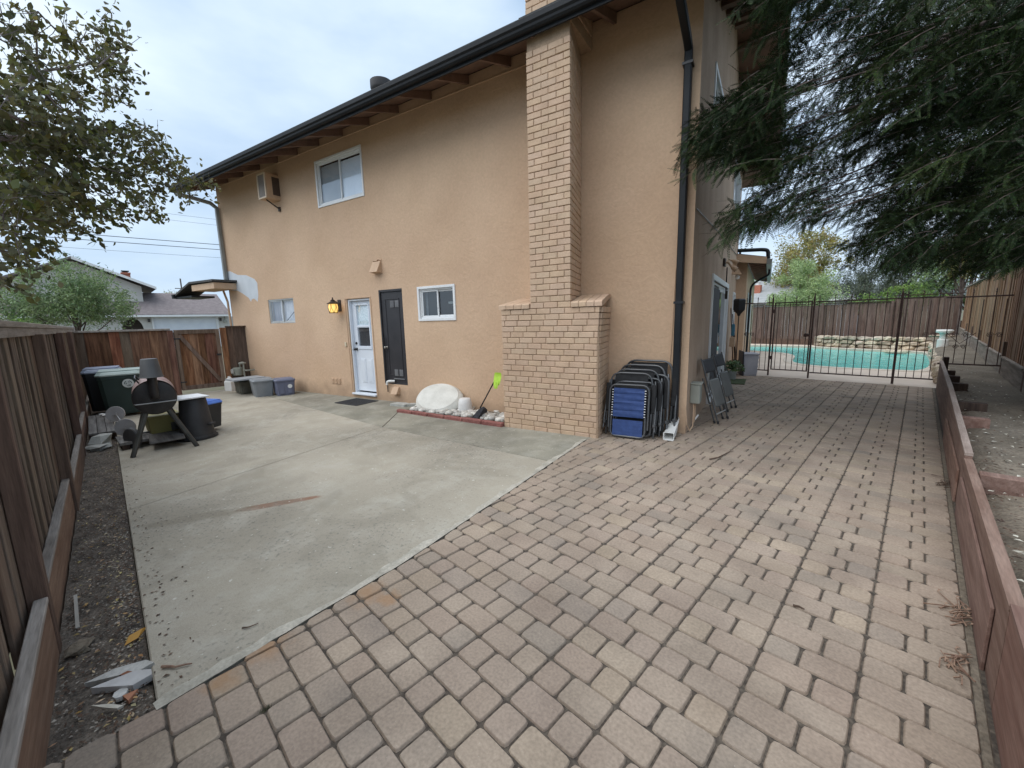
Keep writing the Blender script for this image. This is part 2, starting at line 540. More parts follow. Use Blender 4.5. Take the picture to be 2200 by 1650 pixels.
BRONZE = mat('bronze_hardware', (.045, .032, .026), rough=.45, metal=.3)
CURTAIN = mat('curtain', (.6, .6, .63), (.72, .72, .74), rough=.9, ns=6)
BLIND = mat('blind', (.74, .8, .88), (.8, .85, .92), rough=.8)
LACE = mat('lace', (.6, .7, .72), (.78, .84, .86), rough=.9, ns=30, lo=.45, hi=.55)
SCREEN = mat('insect_screen', (.05, .05, .055), (.065, .065, .07), rough=.8)
def glass_mat(name, tint, gloss):
    m = bpy.data.materials.new(name); m.use_nodes = True
    t = m.node_tree; t.nodes.clear()
    o = t.nodes.new('ShaderNodeOutputMaterial'); mx = t.nodes.new('ShaderNodeMixShader')
    a = t.nodes.new('ShaderNodeBsdfTransparent'); g = t.nodes.new('ShaderNodeBsdfGlossy')
    a.inputs['Color'].default_value = (*tint, 1); g.inputs['Roughness'].default_value = .03
    g.inputs['Color'].default_value = (.95, .97, 1, 1)
    lw = t.nodes.new('ShaderNodeLayerWeight'); lw.inputs['Blend'].default_value = .5
    pw = t.nodes.new('ShaderNodeMath'); pw.operation = 'POWER'; pw.inputs[1].default_value = 3.0
    ma = t.nodes.new('ShaderNodeMath'); ma.operation = 'MULTIPLY_ADD'; ma.inputs[1].default_value = .7; ma.inputs[2].default_value = gloss
    t.links.new(lw.outputs['Facing'], pw.inputs[0]); t.links.new(pw.outputs[0], ma.inputs[0]); t.links.new(ma.outputs[0], mx.inputs['Fac'])
    t.links.new(a.outputs[0], mx.inputs[1]); t.links.new(g.outputs[0], mx.inputs[2])
    t.links.new(mx.outputs[0], o.inputs['Surface'])
    return m
GLASS = glass_mat('window_glass', (.95, .97, .98), .12)
GLASS_DARK = glass_mat('window_glass_tinted', (.5, .55, .55), .10)

def paver_mat(name, c1, c2):
    return mat(name, c1, c2, rough=.9, ns=2.6, det=9, lo=.38, hi=.6, fine=.15, fs=75, bump=.45, bs=160, bd=.003, rnd=.04, hue=.003, island=True, spec=.25, extra=paver_rust)
PAVER = paver_mat('paver_tan', (.29, .232, .183), (.355, .287, .227))
PAVER_B = paver_mat('paver_pink', (.285, .224, .178), (.348, .278, .221))
PAVER_C = paver_mat('paver_grey', (.265, .22, .18), (.33, .27, .216))
PAVER_D = paver_mat('paver_yellow', (.30, .24, .183), (.37, .3, .232))
JOINT_SAND = mat('joint_sand', (.055, .044, .035), (.1, .082, .064), rough=1, ns=30, fine=.3)
CONCRETE = mat('patio_concrete', (.335, .303, .243), (.445, .402, .328), rough=.92, ns=1.1, det=8, fine=.12, fs=140, bump=.4, bs=180, bd=.003, spec=.3, extra=concrete_extra)
CONCRETE_OLD = mat('old_concrete', (.215, .205, .165), (.33, .31, .25), rough=.95, ns=1.4, det=8, fine=.14, fs=120, bump=.5, bs=140, bd=.004, spec=.25, extra=concrete_extra)
JOINT_DARK = mat('joint_dirt', (.07, .065, .05), rough=1)
POOL_DECK = mat('pool_deck_concrete', (.56, .46, .375), (.64, .54, .45), rough=.9, ns=1.5, fine=.06, fs=60)
COPING = mat('pool_coping', (.5, .43, .35), (.58, .5, .42), rough=.85, ns=4, fine=.08)
DIRT = mat('dark_mulch_soil', (.085, .07, .057), (.16, .133, .108), rough=1, ns=9, det=8, fine=.4, fs=70, bump=1.0, bs=45, bd=.02)
SOIL = mat('dry_soil', (.14, .115, .085), (.205, .17, .13), rough=1, ns=2.2, det=8, fine=.25, fs=45, bump=.8, bs=30, bd=.02)
EARTH = mat('earth', (.1, .1, .06), (.16, .14, .09), rough=1, ns=.2)
LITTER = mat('litter_leaf', (.24, .15, .07), (.42, .34, .2), rough=.85, ns=9, rnd=.45, hue=.03, island=True)
CHIPS = mat('bark_chip', (.06, .035, .025), (.12, .075, .05), rough=.95, ns=9, rnd=.4, island=True)
PALE_LITTER = mat('pale_litter', (.4, .37, .3), (.55, .52, .45), rough=.9, ns=9, rnd=.25, island=True)
def wood(name, c1, c2, axis='z', rnd=.22, hue=.008, rough=.88, fr=0.0):
    st = {'z': (9, 9, .8), 'x': (.8, 9, 9), 'y': (9, .8, 9)}[axis]
    return mat(name, c1, c2, rough=rough, ns=2.4, det=7, fine=.16, fs=14, bump=.5, bs=9, bd=.004, rnd=rnd, hue=hue, stretch=st, spec=.3, frame_rot=fr)
WOOD_LEFT = wood('weathered_fence_wood', (.105, .072, .052), (.185, .14, .105))
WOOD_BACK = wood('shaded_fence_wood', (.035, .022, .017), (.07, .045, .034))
WOOD_CAP = wood('grey_cap_wood', (.21, .185, .16), (.32, .29, .26), 'x', rnd=.1)
WOOD_KICK = wood('kickboard_wood', (.16, .098, .07), (.23, .155, .115), 'x')
WOOD_POST = wood('fence_post_wood', (.09, .058, .045), (.16, .105, .08))
WOOD_GATE = wood('gate_redwood', (.11, .05, .03), (.24, .125, .075), rnd=.4, hue=.012)
WOOD_GATEFRAME = wood('gate_frame_wood', (.12, .08, .06), (.22, .16, .125))
WOOD_RIGHT = wood('cedar_fence_wood', (.19, .105, .06), (.33, .205, .125), rnd=.26)
WOOD_FAR = wood('stained_fence_wood', (.095, .064, .052), (.16, .115, .095), rnd=.2)
WOOD_RETAIN = wood('retaining_board_wood', (.165, .095, .072), (.245, .158, .125), 'y', rnd=.1)
WOOD_RETAINTOP = wood('retaining_cap_wood', (.26, .2, .17), (.36, .29, .25), 'y', rnd=.1)
WOOD_GREY = wood('old_plank_wood', (.1, .095, .09), (.2, .19, .18), 'x')
IRON = mat('brown_iron', (.06, .034, .028), (.09, .05, .042), rough=.55, ns=8, fine=.15)

# ================================================================== SETTING
def poly_sheet(name, pts, z, m, parent=None, sub=0.0, kind=None, zfun=None):
    """flat polygon (yard coordinates)"""
    mb = MB()
    a = sum(pts[i][0] * pts[(i + 1) % len(pts)][1] - pts[(i + 1) % len(pts)][0] * pts[i][1] for i in range(len(pts)))
    if a < 0:
        pts = pts[::-1]
    mb.add([(p[0], p[1], (zfun(p[0], p[1]) if zfun else 0) + z) for p in pts], [tuple(range(len(pts)))])
    return mb.build(name, m, parent, kind=kind)

# far ground: one sheet to the horizon (with a hole of nothing: it simply lies below everything)
mb = MB()
xs = [-900, -300, -90, -40, -20, -13.8, -8, -4, -2, 0, 6, 20, 80, 300, 900]
ys = [-900, -300, -90, -30, -10, -4, -1, 2, 6, 14, 30, 90, 300, 900]
for y in ys:
    for x in xs:
        mb.v.append((x, y, gz(x, y) - 0.16))
nx = len(xs)
for j in range(len(ys) - 1):
    for i in range(nx - 1):
        if ys[j] in (14,) and xs[i] in (-8, -4, -2):      # the pool basin is dug here
            continue
        mb.f.append((j * nx + i, j * nx + i + 1, (j + 1) * nx + i + 1, (j + 1) * nx + i))
mb.build('ground', EARTH, kind='structure')

# -------- concrete patio: separate slabs with open joints
def hp(x, y):
    v = h2y(x, y)
    return (v.x, v.y)
patio = None
def slab(pts, inset=0.006, m=None):
    global patio
    c = Vector((sum(p[0] for p in pts) / len(pts), sum(p[1] for p in pts) / len(pts)))
    q = [tuple(Vector(p) + (c - Vector(p)).normalized() * inset) for p in pts]
    n = len(q)
    mb = MB()
    a = sum(q[i][0] * q[(i + 1) % n][1] - q[(i + 1) % n][0] * q[i][1] for i in range(n))
    if a < 0:
        q = q[::-1]
    q2 = [tuple(Vector(p) + (c - Vector(p)).normalized() * .008) for p in q]
    mb.loft([[(p[0], p[1], gz(*p) - .11) for p in q], [(p[0], p[1], gz(*p) - .007) for p in q], [(p[0], p[1], gz(*p)) for p in q2]])
    return mb.build('slab', m or CONCRETE, patio)
edge = [(-2.15, -.04), (-2.235, .55), (-2.325, 1.257), (-2.62, 2.6), (-2.83, 3.55), (-3.005, 4.36)]
JA, JB, JC, JD = (-4.955, -.04), (-5.89, 2.95), (-11.45, 2.62), (-2.80, 3.42)
joint_bed = MB()
for a, b in ((JA, JB), (JB, JC), (JB, JD), (JB, hp(-5.75, 5.1))):
    a, b = Vector(a), Vector(b)
    n = (b - a).normalized().orthogonal() * .02
    joint_bed.add([(p.x, p.y, gz(p.x, p.y) - .013) for p in (a - n, b - n, b + n, a + n)], [(0, 1, 2, 3)])
patio = joint_bed.build('concrete_patio', JOINT_DARK, kind='structure')
BEDL, BEDR = hp(-5.72, 5.12), hp(-3.45, 5.04)
slab([JA, edge[0], edge[1], edge[2], edge[3], JD, JB])
slab([(-13.42, -.04), JA, JB, JC, (-13.42, 2.5)])
slab([JC, JB, BEDL, hp(-5.72, 5.84), hp(-12.6, 5.84), (-13.40, 2.5)], m=CONCRETE_OLD)
slab([JB, JD, edge[5], hp(-1.9, 5.06), BEDR, BEDL], m=CONCRETE_OLD)

# cement smeared along the pavers where the slab was cut
mb = MB(); cp = []
for i in range(len(edge) - 1):
    a, b = Vector(edge[i]), Vector(edge[i + 1]); n_ = max(2, int((b - a).length / .06))
    for k in range(n_): cp.append(a + (b - a) * k / n_)
cp.append(Vector(edge[-1]))
for i, p in enumerate(cp):
    t_ = (cp[min(i + 1, len(cp) - 1)] - cp[max(0, i - 1)]).normalized(); q_ = Vector((t_.y, -t_.x))
    wl = .02 + .03 * (math.sin(i * .37) * .5 + .5) + random.uniform(0, .03)
    for s_, z_ in ((-wl, .0015), (-wl * .6, .004), (.004 + random.uniform(0, .008), .003)):
        v_ = p + q_ * s_; mb.v.append((v_.x, v_.y, gz(v_.x, v_.y) + z_))
for i in range(len(cp) - 1):
    for k in range(2): mb.f.append((i * 3 + k, i * 3 + k + 1, i * 3 + k + 4, i * 3 + k + 3))
mb.build('cement_edge', mat('cement_smear', (.32, .3, .25), (.46, .43, .365), rough=.95, ns=9, det=7, fine=.15, bump=.5, bs=60), patio)

# -------- dirt strip along the left fence, with litter
mb = MB()
W_, H_ = 150, 9
for j in range(H_ + 1):
    for i in range(W_ + 1):
        x = 1.0 - 14.4 * i / W_
        y = -.37 + (.33 if x < -2.15 else .33 - .0) * j / H_
        z = gz(x, y) - .035 + .012 * math.sin(x * 9 + y * 31) * math.sin(x * 23.7 - y * 17) + random.uniform(-.006, .006)
        if j == H_:
            z = gz(x, y) - .05
        mb.v.append((x, y, z))
for j in range(H_):
    for i in range(W_):
        a = j * (W_ + 1) + i
        mb.f.append((a, a + W_ + 1, a + W_ + 2, a + 1))
mb.build('dirt_strip', DIRT, smooth=True, kind='structure')
# front corner of bare dirt in front of the pavers
mb = MB()
for j in range(13):
    for i in range(25):
        x = -2.7 + 4.2 * i / 24; y = -1.5 + 1.45 * j / 12
        mb.v.append((x, y, -.045 + random.uniform(-.006, .006)))
for j in range(12):
    for i in range(24):
        a = j * 25 + i
        mb.f.append((a, a + 1, a + 26, a + 25))
mb.build('dirt_corner', DIRT, smooth=True, kind='structure')

def litter(name, n, sampler, m, smin, smax, kind='stuff', curl=.4, asp=.45):
    V, F = [], []
    for i in range(n):
        x, y, z = sampler()
        s = random.uniform(smin, smax); w = s * random.uniform(asp * .7, asp * 1.3)
        a = random.uniform(0, 2 * PI); t = random.uniform(-.35, .35)
        c, sn = math.cos(a), math.sin(a)
        k = random.uniform(0, curl) * w
        loc = [(-s / 2, 0, 0), (0, -w / 2, k), (s / 2, 0, s * t * .5), (0, w / 2, k)]
        o = len(V)
        for px, py, pz in loc:
            V.append((x + px * c - py * sn, y + px * sn + py * c, z + pz + .004))
        F += [(o, o + 1, o + 2), (o, o + 2, o + 3)]
    return link(name, fast_mesh(name, V, F, m), kind=kind)
def strip_s():
    x = -1.3 - abs(random.gauss(0, 1)) * 4.2
    if x < -11: x = random.uniform(-11, -1.5)
    y = random.uniform(-.35, -.05) if random.random() < .6 else -.05 - abs(random.gauss(0, .07))
    return x, max(y, -.35), gz(x, y) - .022
litter('leaf_litter', 620, strip_s, LITTER, .012, .035)
litter('bark_chips', 2200, strip_s, CHIPS, .008, .03, curl=.2)
GRAVEL = mat('pale_gravel', (.16, .14, .12), (.3, .27, .23), rough=.95, ns=9, rnd=.4, island=True)
litter('gravel', 2600, strip_s, GRAVEL, .006, .018, curl=.5, asp=.8)
def conc_s():
    while True:
        x = random.uniform(-11, -2.4); y = random.uniform(0, 4.2)
        h = y2h(x, y)
        if x > -2.3 - y * .16 - .05 or h.y > 5.6 or (h.x > -5.8 and h.y > 5.0): continue
        return x, y, gz(x, y)
litter('fallen_flecks', 330, conc_s, PALE_LITTER, .007, .022, curl=.2, asp=.7)
def conc_e():
    x = random.uniform(-7, -2.2); y = -.03 + abs(random.gauss(0, .1))
    return x, y, gz(x, y)
litter('edge_litter', 170, conc_e, CHIPS, .01, .028)

# -------- paver patio
sand = MB()
sand.add([(-2.13, -1.2, -.011), (.36, -1.2, -.011), (.36, 12.0, -.011), (-3.4, 12.0, -.011), (-3.1, 4.7, -.011), (-2.32, 1.25, -.011), (-2.14, -.05, -.011)], [tuple(range(7))])
sand.add([(p[0], p[1], -.011) for p in (hp(-1.95, 5.0), hp(-.8, 5.0), hp(-.8, 5.9), hp(-1.95, 5.9))], [(0, 1, 2, 3)])
paver_patio = sand.build('paver_patio', JOINT_SAND, kind='structure')

def clip_half(poly, p, n):
    out = []
    for i in range(len(poly)):
        a, b = poly[i - 1], poly[i]
        da = (a[0] - p[0]) * n[0] + (a[1] - p[1]) * n[1]
        db = (b[0] - p[0]) * n[0] + (b[1] - p[1]) * n[1]
        if da >= 0 and db >= 0: out.append(b)
        elif da >= 0 > db or db >= 0 > da:
            t = da / (da - db)
            q = (a[0] + (b[0] - a[0]) * t, a[1] + (b[1] - a[1]) * t)
            out.append(q)
            if db >= 0: out.append(b)
    return out
def paver_shape(pts, zt, tilt, hi):
    """rounded outline, chamfered top"""
    n = len(pts)
    P = [Vector(p) for p in pts]
    c = sum(P, Vector((0, 0))) / n
    ring = []
    for i, p in enumerate(P):
        a, b = P[i - 1], P[(i + 1) % n]
        la, lb = (a - p).length, (b - p).length
        r = min(.021, la * .3, lb * .3)
        pa, pb = p + (a - p).normalized() * r, p + (b - p).normalized() * r
        ring += ([pa, (pa + pb) / 2 * .5 + p * .5, pb] if hi else [pa, pb])
    def lift(q, k, z):
        d = q - c
        L = d.length
        q2 = c + d * (1 - k / max(L, .03))
        return (q2.x, q2.y, z + tilt[0] * d.x + tilt[1] * d.y)
    rs = [[lift(q, 0, zt - .05) for q in ring], [lift(q, 0, zt - .012) for q in ring], [lift(q, .004, zt - .0035) for q in ring], [lift(q, .0075, zt) for q in ring]]
    mb = MB()
    m = len(ring)
    for r in rs: mb.v += r
    for j in range(3):
        for i in range(m):
            mb.f.append((j * m + i, j * m + (i + 1) % m, (j + 1) * m + (i + 1) % m, (j + 1) * m + i))
    mb.f.append(tuple(range(3 * m, 4 * m)))
    return mb
pieces = []
PITCH, BAND = .1478, .3535
X0 = -1.105
for k in range(-9, 79):
    y0 = .2835 + PITCH * k
    y1 = y0 + PITCH
    for b in range(-8, 5):
        xa = X0 + BAND * b
        sm = .142
        split = xa + (sm if (k + b) % 2 == 0 else BAND - sm)
        for (u, v) in ((xa, split), (split, xa + BAND)):
            gx, gy = .0036, .0024
            jx, jy = random.gauss(0, .001), random.gauss(0, .001)
            q = [(u + gx + jx, y0 + gy + jy), (v - gx + jx, y0 + gy + jy), (v - gx + jx, y1 - gy + jy), (u + gx + jx, y1 - gy + jy)]
            cx, cy = (u + v) / 2, (y0 + y1) / 2
            if cy > 11.93 or u > .36: continue
            if v > .31: q = [(min(p[0], .30), p[1]) for p in q]
            if q[1][0] - q[0][0] < .035: continue
            if cy < -.05:
                lim = (-2.10 if cy > -.13 else -2.24 + .25 * min(0, cy + .1) * -1.0)
                if cx < lim: continue
            elif cy < 4.4:
                for i in range(len(edge) - 1):
                    (ax, ay), (bx, by) = edge[i], edge[i + 1]
                    if ay - .02 <= cy < by + .02 or (i == 0 and cy < ay) or (i == 4 and cy >= by):
                        d = Vector((bx - ax, by - ay)).normalized()
                        q = clip_half(q, (ax + d.y * .006, ay - d.x * .006), (d.y, -d.x))
                        break
            if len(q) < 3: continue
            ar = abs(sum(q[i][0] * q[(i + 1) % len(q)][1] - q[(i + 1) % len(q)][0] * q[i][1] for i in range(len(q)))) / 2
            if ar < .0016: continue
            h = y2h(cx, cy)
            if h.y > 5.95 and h.x < -1.0: continue
            if h.x < -1.98 and h.y > 5.02: continue
            # merge points nearer than 1 cm
            q2 = []
            for p in q:
                if not q2 or (Vector(p) - Vector(q2[-1])).length > .008: q2.append(p)
            if (Vector(q2[0]) - Vector(q2[-1])).length < .008: q2.pop()
            if len(q2) < 3: continue
            pieces.append((math.hypot(cx, cy), ar, q2))
def view_size(d, a):      # how large a paver shows
    return a / (d * d + 1.6 ** 2) ** 1.5
def in_view(q):
    d = Vector((q[0][0], q[0][1]))
    ang = math.degrees(math.atan2(-d.x, d.y))
    return -8 < ang < 97 and d.length > 1.0
pieces.sort(key=lambda t: -view_size(t[0], t[1]) if in_view(t[2]) else 1)
rest = {0: MB(), 1: MB(), 2: MB(), 3: MB()}
PM = [PAVER, PAVER_B, PAVER_C, PAVER_D]
for i, (d, a, q) in enumerate(pieces):
    pm = random.choices([0, 1, 2, 3], [5, 3.2, 1.6, 1.0 if q[0][1] < 4 else 2.0])[0]
    mbp = paver_shape(q, random.gauss(-.001, .0016), (random.gauss(0, .010), random.gauss(0, .010)), i < 200)
    if i < 300:
        c = Vector((sum(p[0] for p in q) / len(q), sum(p[1] for p in q) / len(q), 0))
        mbp.v = [(p[0] - c.x, p[1] - c.y, p[2]) for p in mbp.v]
        mbp.build('paver', PM[pm], paver_patio, loc=c)
    else:
        rest[pm].add(mbp.v, mbp.f)
allv = MB(); sizes = []
for pm in range(4):
    allv.add(rest[pm].v, rest[pm].f); sizes.append(len(rest[pm].f))
me = allv.mesh('pavers')
for m_ in PM: me.materials.append(m_)
me.polygons.foreach_set('material_index', np.repeat(np.arange(4), sizes).astype(np.int32))
link('pavers', me, paver_patio, kind='stuff')
# narrow concrete edging between the pavers and the board
mb = MB(); mb.box(.306, .338, -1.2, 11.95, -.06, -.006, .006)
mb.build('paver_edging', SOIL, kind='structure')
# moss tuft and dry twigs lying on the pavers
def twig(pts, r, m, label, z=.006):
    mb = MB(); mb.tube([(p[0], p[1], (p[2] if len(p) > 2 else z)) for p in pts], [r * (1 - .6 * i / (len(pts) - 1)) for i in range(len(pts))], 5)
    o = mb.build('twig', m); tag(o, label, 'twig'); return o
TWIG = mat('dry_twig', (.07, .045, .03), (.13, .085, .06), rough=.9, ns=30)
TWIG_L = mat('pale_twig', (.2, .12, .085), (.3, .2, .14), rough=.9, ns=30)

# -------- raised planter strip on the right
mb = MB()
NX, NY = 10, 130
for j in range(NY + 1):
    for i in range(NX + 1):
        x = .40 + .82 * i / NX
        y = -1.0 + 26.2 * j / NY
        z = .33 + .02 * math.sin(x * 7 + y * 2.1) * math.sin(y * 3.7) + random.uniform(-.01, .01)
        if i == 0: z -= .07
        if i == 1: z -= .02
        if y > 12.5: z = z + (y - 12.5) * .014
        mb.v.append((x, y, z))
for j in range(NY):
    for i in range(NX):
        a = j * (NX + 1) + i
        mb.f.append((a, a + 1, a + NX + 2, a + NX + 1))
mb.build('planter_soil', SOIL, smooth=True, kind='structure')
def plant_s():
    y = 1.6 + abs(random.gauss(0, 5.0)); x = random.uniform(.44, 1.15)
    if y > 24: y = random.uniform(2, 12)
    return x, y, .345 + (max(0, y - 12.5) * .014)
litter('planter_litter', 420, plant_s, PALE_LITTER, .012, .05, asp=.6)
litter('planter_chips', 1300, lambda: (lambda p: (p[0] if random.random() < .5 else .42 + abs(random.gauss(0, .09)), p[1], p[2]))(plant_s()), CHIPS, .012, .05, asp=.3)

# -------- pool
pool_out = [(-7.2, 23.0), (-6.3, 23.4), (-5.0, 23.7), (-3.5, 23.6), (-2.6, 22.9), (-1.2, 22.5), (0.1, 22.2), (.33, 21.2), (.33, 15.15), (-.6, 15.0), (-1.7, 14.95), (-2.45, 15.3), (-2.85, 15.9), (-3.05, 17.0), (-3.2, 18.4), (-3.75, 19.4), (-4.7, 19.9), (-5.6, 20.2), (-7.2, 20.4)]
def smooth_closed(P, it=2):
    for _ in range(it):
        Q = []
        for i in range(len(P)):
            a, b = P[i], P[(i + 1) % len(P)]
            Q += [(.75 * a[0] + .25 * b[0], .75 * a[1] + .25 * b[1]), (.25 * a[0] + .75 * b[0], .25 * a[1] + .75 * b[1])]
        P = Q
    return P
pool = smooth_closed(pool_out)
def ring_strip(inner, outer, z):
    n = len(inner)
    mb = MB()
    mb.v = [(p[0], p[1], z) for p in inner] + [(p[0], p[1], z) for p in outer]
    mb.f = [(i, n + i, n + (i + 1) % n, (i + 1) % n) for i in range(n)]
    return mb
ctr = Vector((-2.6, 19.5))
def off(P, d):
    out = []
    n = len(P)
    for i in range(n):
        t = Vector(P[(i + 1) % n]) - Vector(P[i - 1])
        nn = Vector((t.y, -t.x)).normalized()
        if (Vector(P[i]) + nn * .01 - ctr).length < (Vector(P[i]) - ctr).length and False: nn = -nn
        out.append(tuple(Vector(P[i]) + nn * d))
    return out
area = sum(pool[i][0] * pool[(i + 1) % len(pool)][1] - pool[(i + 1) % len(pool)][0] * pool[i][1] for i in range(len(pool)))
if area < 0: pool = pool[::-1]
cop = off(pool, .28)
big = []
for p in cop:
    d = Vector(p) - ctr
    k = min((10.0 / abs(d.x)) if d.x else 1e9, ((7.55 if d.y < 0 else 5.6) / abs(d.y)) if d.y else 1e9)
    q = ctr + d * max(1.0, k)
    big.append((max(-12.5, min(.6, q.x)), max(11.95, min(25.1, q.y))))
mbw = MB(); n = len(pool)
mbw.v = [(p[0], p[1], -.012) for p in cop] + [(p[0], p[1], -.012) for p in big]
mbw.f = [(i, n + i, n + (i + 1) % n, (i + 1) % n) for i in range(n)]
mbw.add([(-12.5, 11.95, -.014), (.6, 11.95, -.014), (.6, 14.5, -.014), (-12.5, 14.5, -.014)], [(0, 1, 2, 3)])
mbw.build('pool_deck', POOL_DECK, kind='structure')
mb = MB()
mb.v = [(p[0], p[1], z) for P, z in ((off(pool, -.0), -.3), (pool, -.005), (off(pool, .02), .008), (off(pool, .25), .008), (cop, -.02)) for p in P]
for j in range(4):
    mb.f += [(j * n + i, j * n + (i + 1) % n, (j + 1) * n + (i + 1) % n, (j + 1) * n + i) for i in range(n)]
mb.build('pool_coping', COPING, kind='structure')
def water_caustics(N, L, out, P):  # pale cell lines imitate caustic light, painted into the water colour
    v = N.new('ShaderNodeTexVoronoi'); v.feature = 'DISTANCE_TO_EDGE'; v.inputs['Scale'].default_value = 2.6
    nz = N.new('ShaderNodeTexNoise'); nz.inputs['Scale'].default_value = 1.5
    L.new(P, nz.inputs['Vector'])
    ad = N.new('ShaderNodeMixRGB'); ad.inputs['Fac'].default_value = .35
    L.new(P, ad.inputs['Color1']); L.new(nz.outputs['Color'], ad.inputs['Color2'])
    L.new(ad.outputs['Color'], v.inputs['Vector'])
    r = N.new('ShaderNodeMapRange'); r.inputs['From Max'].default_value = .12; r.inputs['To Min'].default_value = .5; r.inputs['To Max'].default_value = 0
    L.new(v.outputs['Distance'], r.inputs['Value'])
    mx = N.new('ShaderNodeMixRGB'); mx.inputs['Color2'].default_value = (.25, .75, .68, 1)
    L.new(r.outputs['Result'], mx.inputs['Fac']); L.new(out, mx.inputs['Color1'])
    return mx.outputs['Color']
WATER = mat('pool_water', (.04, .46, .43), (.07, .54, .5), rough=.1, ns=1.2, bump=.5, bs=5, bd=.03, extra=water_caustics, spec=.22)
poly_sheet('pool_water', pool, -.09, WATER, kind='structure')
# ================================================================== HOUSE
house = thing('house', 'large tan stucco two storey house with tall brick chimney', 'house', (0, 0, 0), HOUSE_ANGLE)
WY, WX, WXL, WYB = 5.81, -.866, -13.12, 14.0
ZS = 5.49
def wall_holes(mb, u0, u1, z0, z1, holes, place, depth):
    us = sorted({u0, u1, *[h[0] for h in holes], *[h[1] for h in holes]})
    zs = sorted({z0, z1, *[h[2] for h in holes], *[h[3] for h in holes]})
    for i in range(len(us) - 1):
        for j in range(len(zs) - 1):
            cu, cz = (us[i] + us[i + 1]) / 2, (zs[j] + zs[j + 1]) / 2
            if any(h[0] < cu < h[1] and h[2] < cz < h[3] for h in holes): continue
            mb.add([place(us[i], 0, zs[j]), place(us[i + 1], 0, zs[j]), place(us[i + 1], 0, zs[j + 1]), place(us[i], 0, zs[j + 1])], [(0, 1, 2, 3)])
    for h in holes:
        a, b, c, d = h[:4]
        dd = h[4] if len(h) > 4 else depth
        for q in (((a, c), (a, d)), ((b, d), (b, c)), ((a, d), (b, d)), ((b, c), (a, c))):
            (ua, za), (ub, zb) = q
            mb.add([place(ua, 0, za), place(ub, 0, zb), place(ub, dd, zb), place(ua, dd, za)], [(0, 1, 2, 3)])
    return mb
front = lambda u, d, z: (u, WY + d, z)
side = lambda u, d, z: (WX - d, u, z)
H_UP = (-8.535, -7.065, 4.165, 5.045)
H_LR = (-5.695, -4.848, 1.655, 2.215)
H_SM = (-11.115, -9.95, 1.65, 2.26)
H_WD = (-7.90, -7.14, .05, 2.125)
H_BD = (-6.84, -6.16, .325, 2.262)
mb = wall_holes(MB(), WXL, WX, -.35, ZS, [H_UP, H_LR, H_SM, (*H_WD, .14), (*H_BD, .06)], front, .16)
mb.build('wall', STUCCO, house)
S_SL = (8.03, 11.1, .04, 2.2)
S_W1 = (7.1, 8.75, 4.25, 5.1)
S_W2 = (11.3, 13.3, 4.25, 5.1)
S_W3 = (12.95, 13.75, 1.05, 2.15)
mb = wall_holes(MB(), WY, WYB, -.35, 5.6, [S_SL, S_W1, S_W2, S_W3], side, .14)
# gable triangle above the side wall
mb.add([(WX, WY, 5.6), (WX, WYB, 5.6), (WX, 9.9, 7.25)], [(0, 1, 2)])
mb.build('wall', STUCCO_SIDE, house, label='weathered side wall with vertical streaks')
mb = MB()   # shell closing the rooms: back, far side, floor between storeys
mb.add([(WXL, WYB, -.35), (WXL, WY, -.35), (WXL, WY, 5.6), (WXL, 9.9, 7.25), (WXL, WYB, 5.6)], [(0, 1, 2, 3, 4)])
mb.add([(WX, WYB, -.35), (WXL, WYB, -.35), (WXL, WYB, 5.6), (WX, WYB, 5.6)], [(0, 1, 2, 3)])
mb.build('rear_wall', STUCCO, house)
mb = MB(); mb.box(WXL + .02, WX - .16, WY + .6, WYB - .02, 2.7, 2.9)
mb.box(WXL + .02, WX - .16, WY + .9, WY + 1.0, -.3, 5.5)
mb.box(-2.6, -2.5, WY + .7, WYB - .1, -.3, 5.5)
mb.build('inner_partition', DARK_ROOM, house)

# ---- roof: front slope, back slope, soffit boards, rake
SL = .40
def roof_z(y): return 5.17 + SL * (y - 4.98)
XR0, XR1, YE, YR = -13.45, -.02, 4.98, 9.9
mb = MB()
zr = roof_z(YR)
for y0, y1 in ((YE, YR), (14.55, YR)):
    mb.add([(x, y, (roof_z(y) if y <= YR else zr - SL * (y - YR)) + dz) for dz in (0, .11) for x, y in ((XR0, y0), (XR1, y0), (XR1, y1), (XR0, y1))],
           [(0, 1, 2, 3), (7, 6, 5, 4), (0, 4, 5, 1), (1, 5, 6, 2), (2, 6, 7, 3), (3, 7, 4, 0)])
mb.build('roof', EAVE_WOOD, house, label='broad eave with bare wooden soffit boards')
mb = MB()
for y0, y1 in ((YE - .04, YR), (14.6, YR)):
    mb.add([(x, y, (roof_z(y) if y <= YR else zr - SL * (y - YR)) + dz) for dz in (.115, .14) for x, y in ((XR0 - .03, y0), (XR1 + .03, y0), (XR1 + .03, y1), (XR0 - .03, y1))],
           [(0, 1, 2, 3), (7, 6, 5, 4), (0, 4, 5, 1), (1, 5, 6, 2), (2, 6, 7, 3), (3, 7, 4, 0)])
mb.build('roof_shingles', SHINGLE, house)
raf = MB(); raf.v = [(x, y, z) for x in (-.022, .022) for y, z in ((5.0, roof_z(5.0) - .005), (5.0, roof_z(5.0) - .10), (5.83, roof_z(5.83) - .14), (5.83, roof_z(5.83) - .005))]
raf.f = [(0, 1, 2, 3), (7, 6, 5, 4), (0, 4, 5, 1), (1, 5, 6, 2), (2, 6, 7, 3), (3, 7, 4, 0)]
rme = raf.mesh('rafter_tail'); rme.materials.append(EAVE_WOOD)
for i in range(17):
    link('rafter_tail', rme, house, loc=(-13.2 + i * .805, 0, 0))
look = MB(); look.box(WX + .005, XR1 - .04, -.05, .05, -.12, -.004)
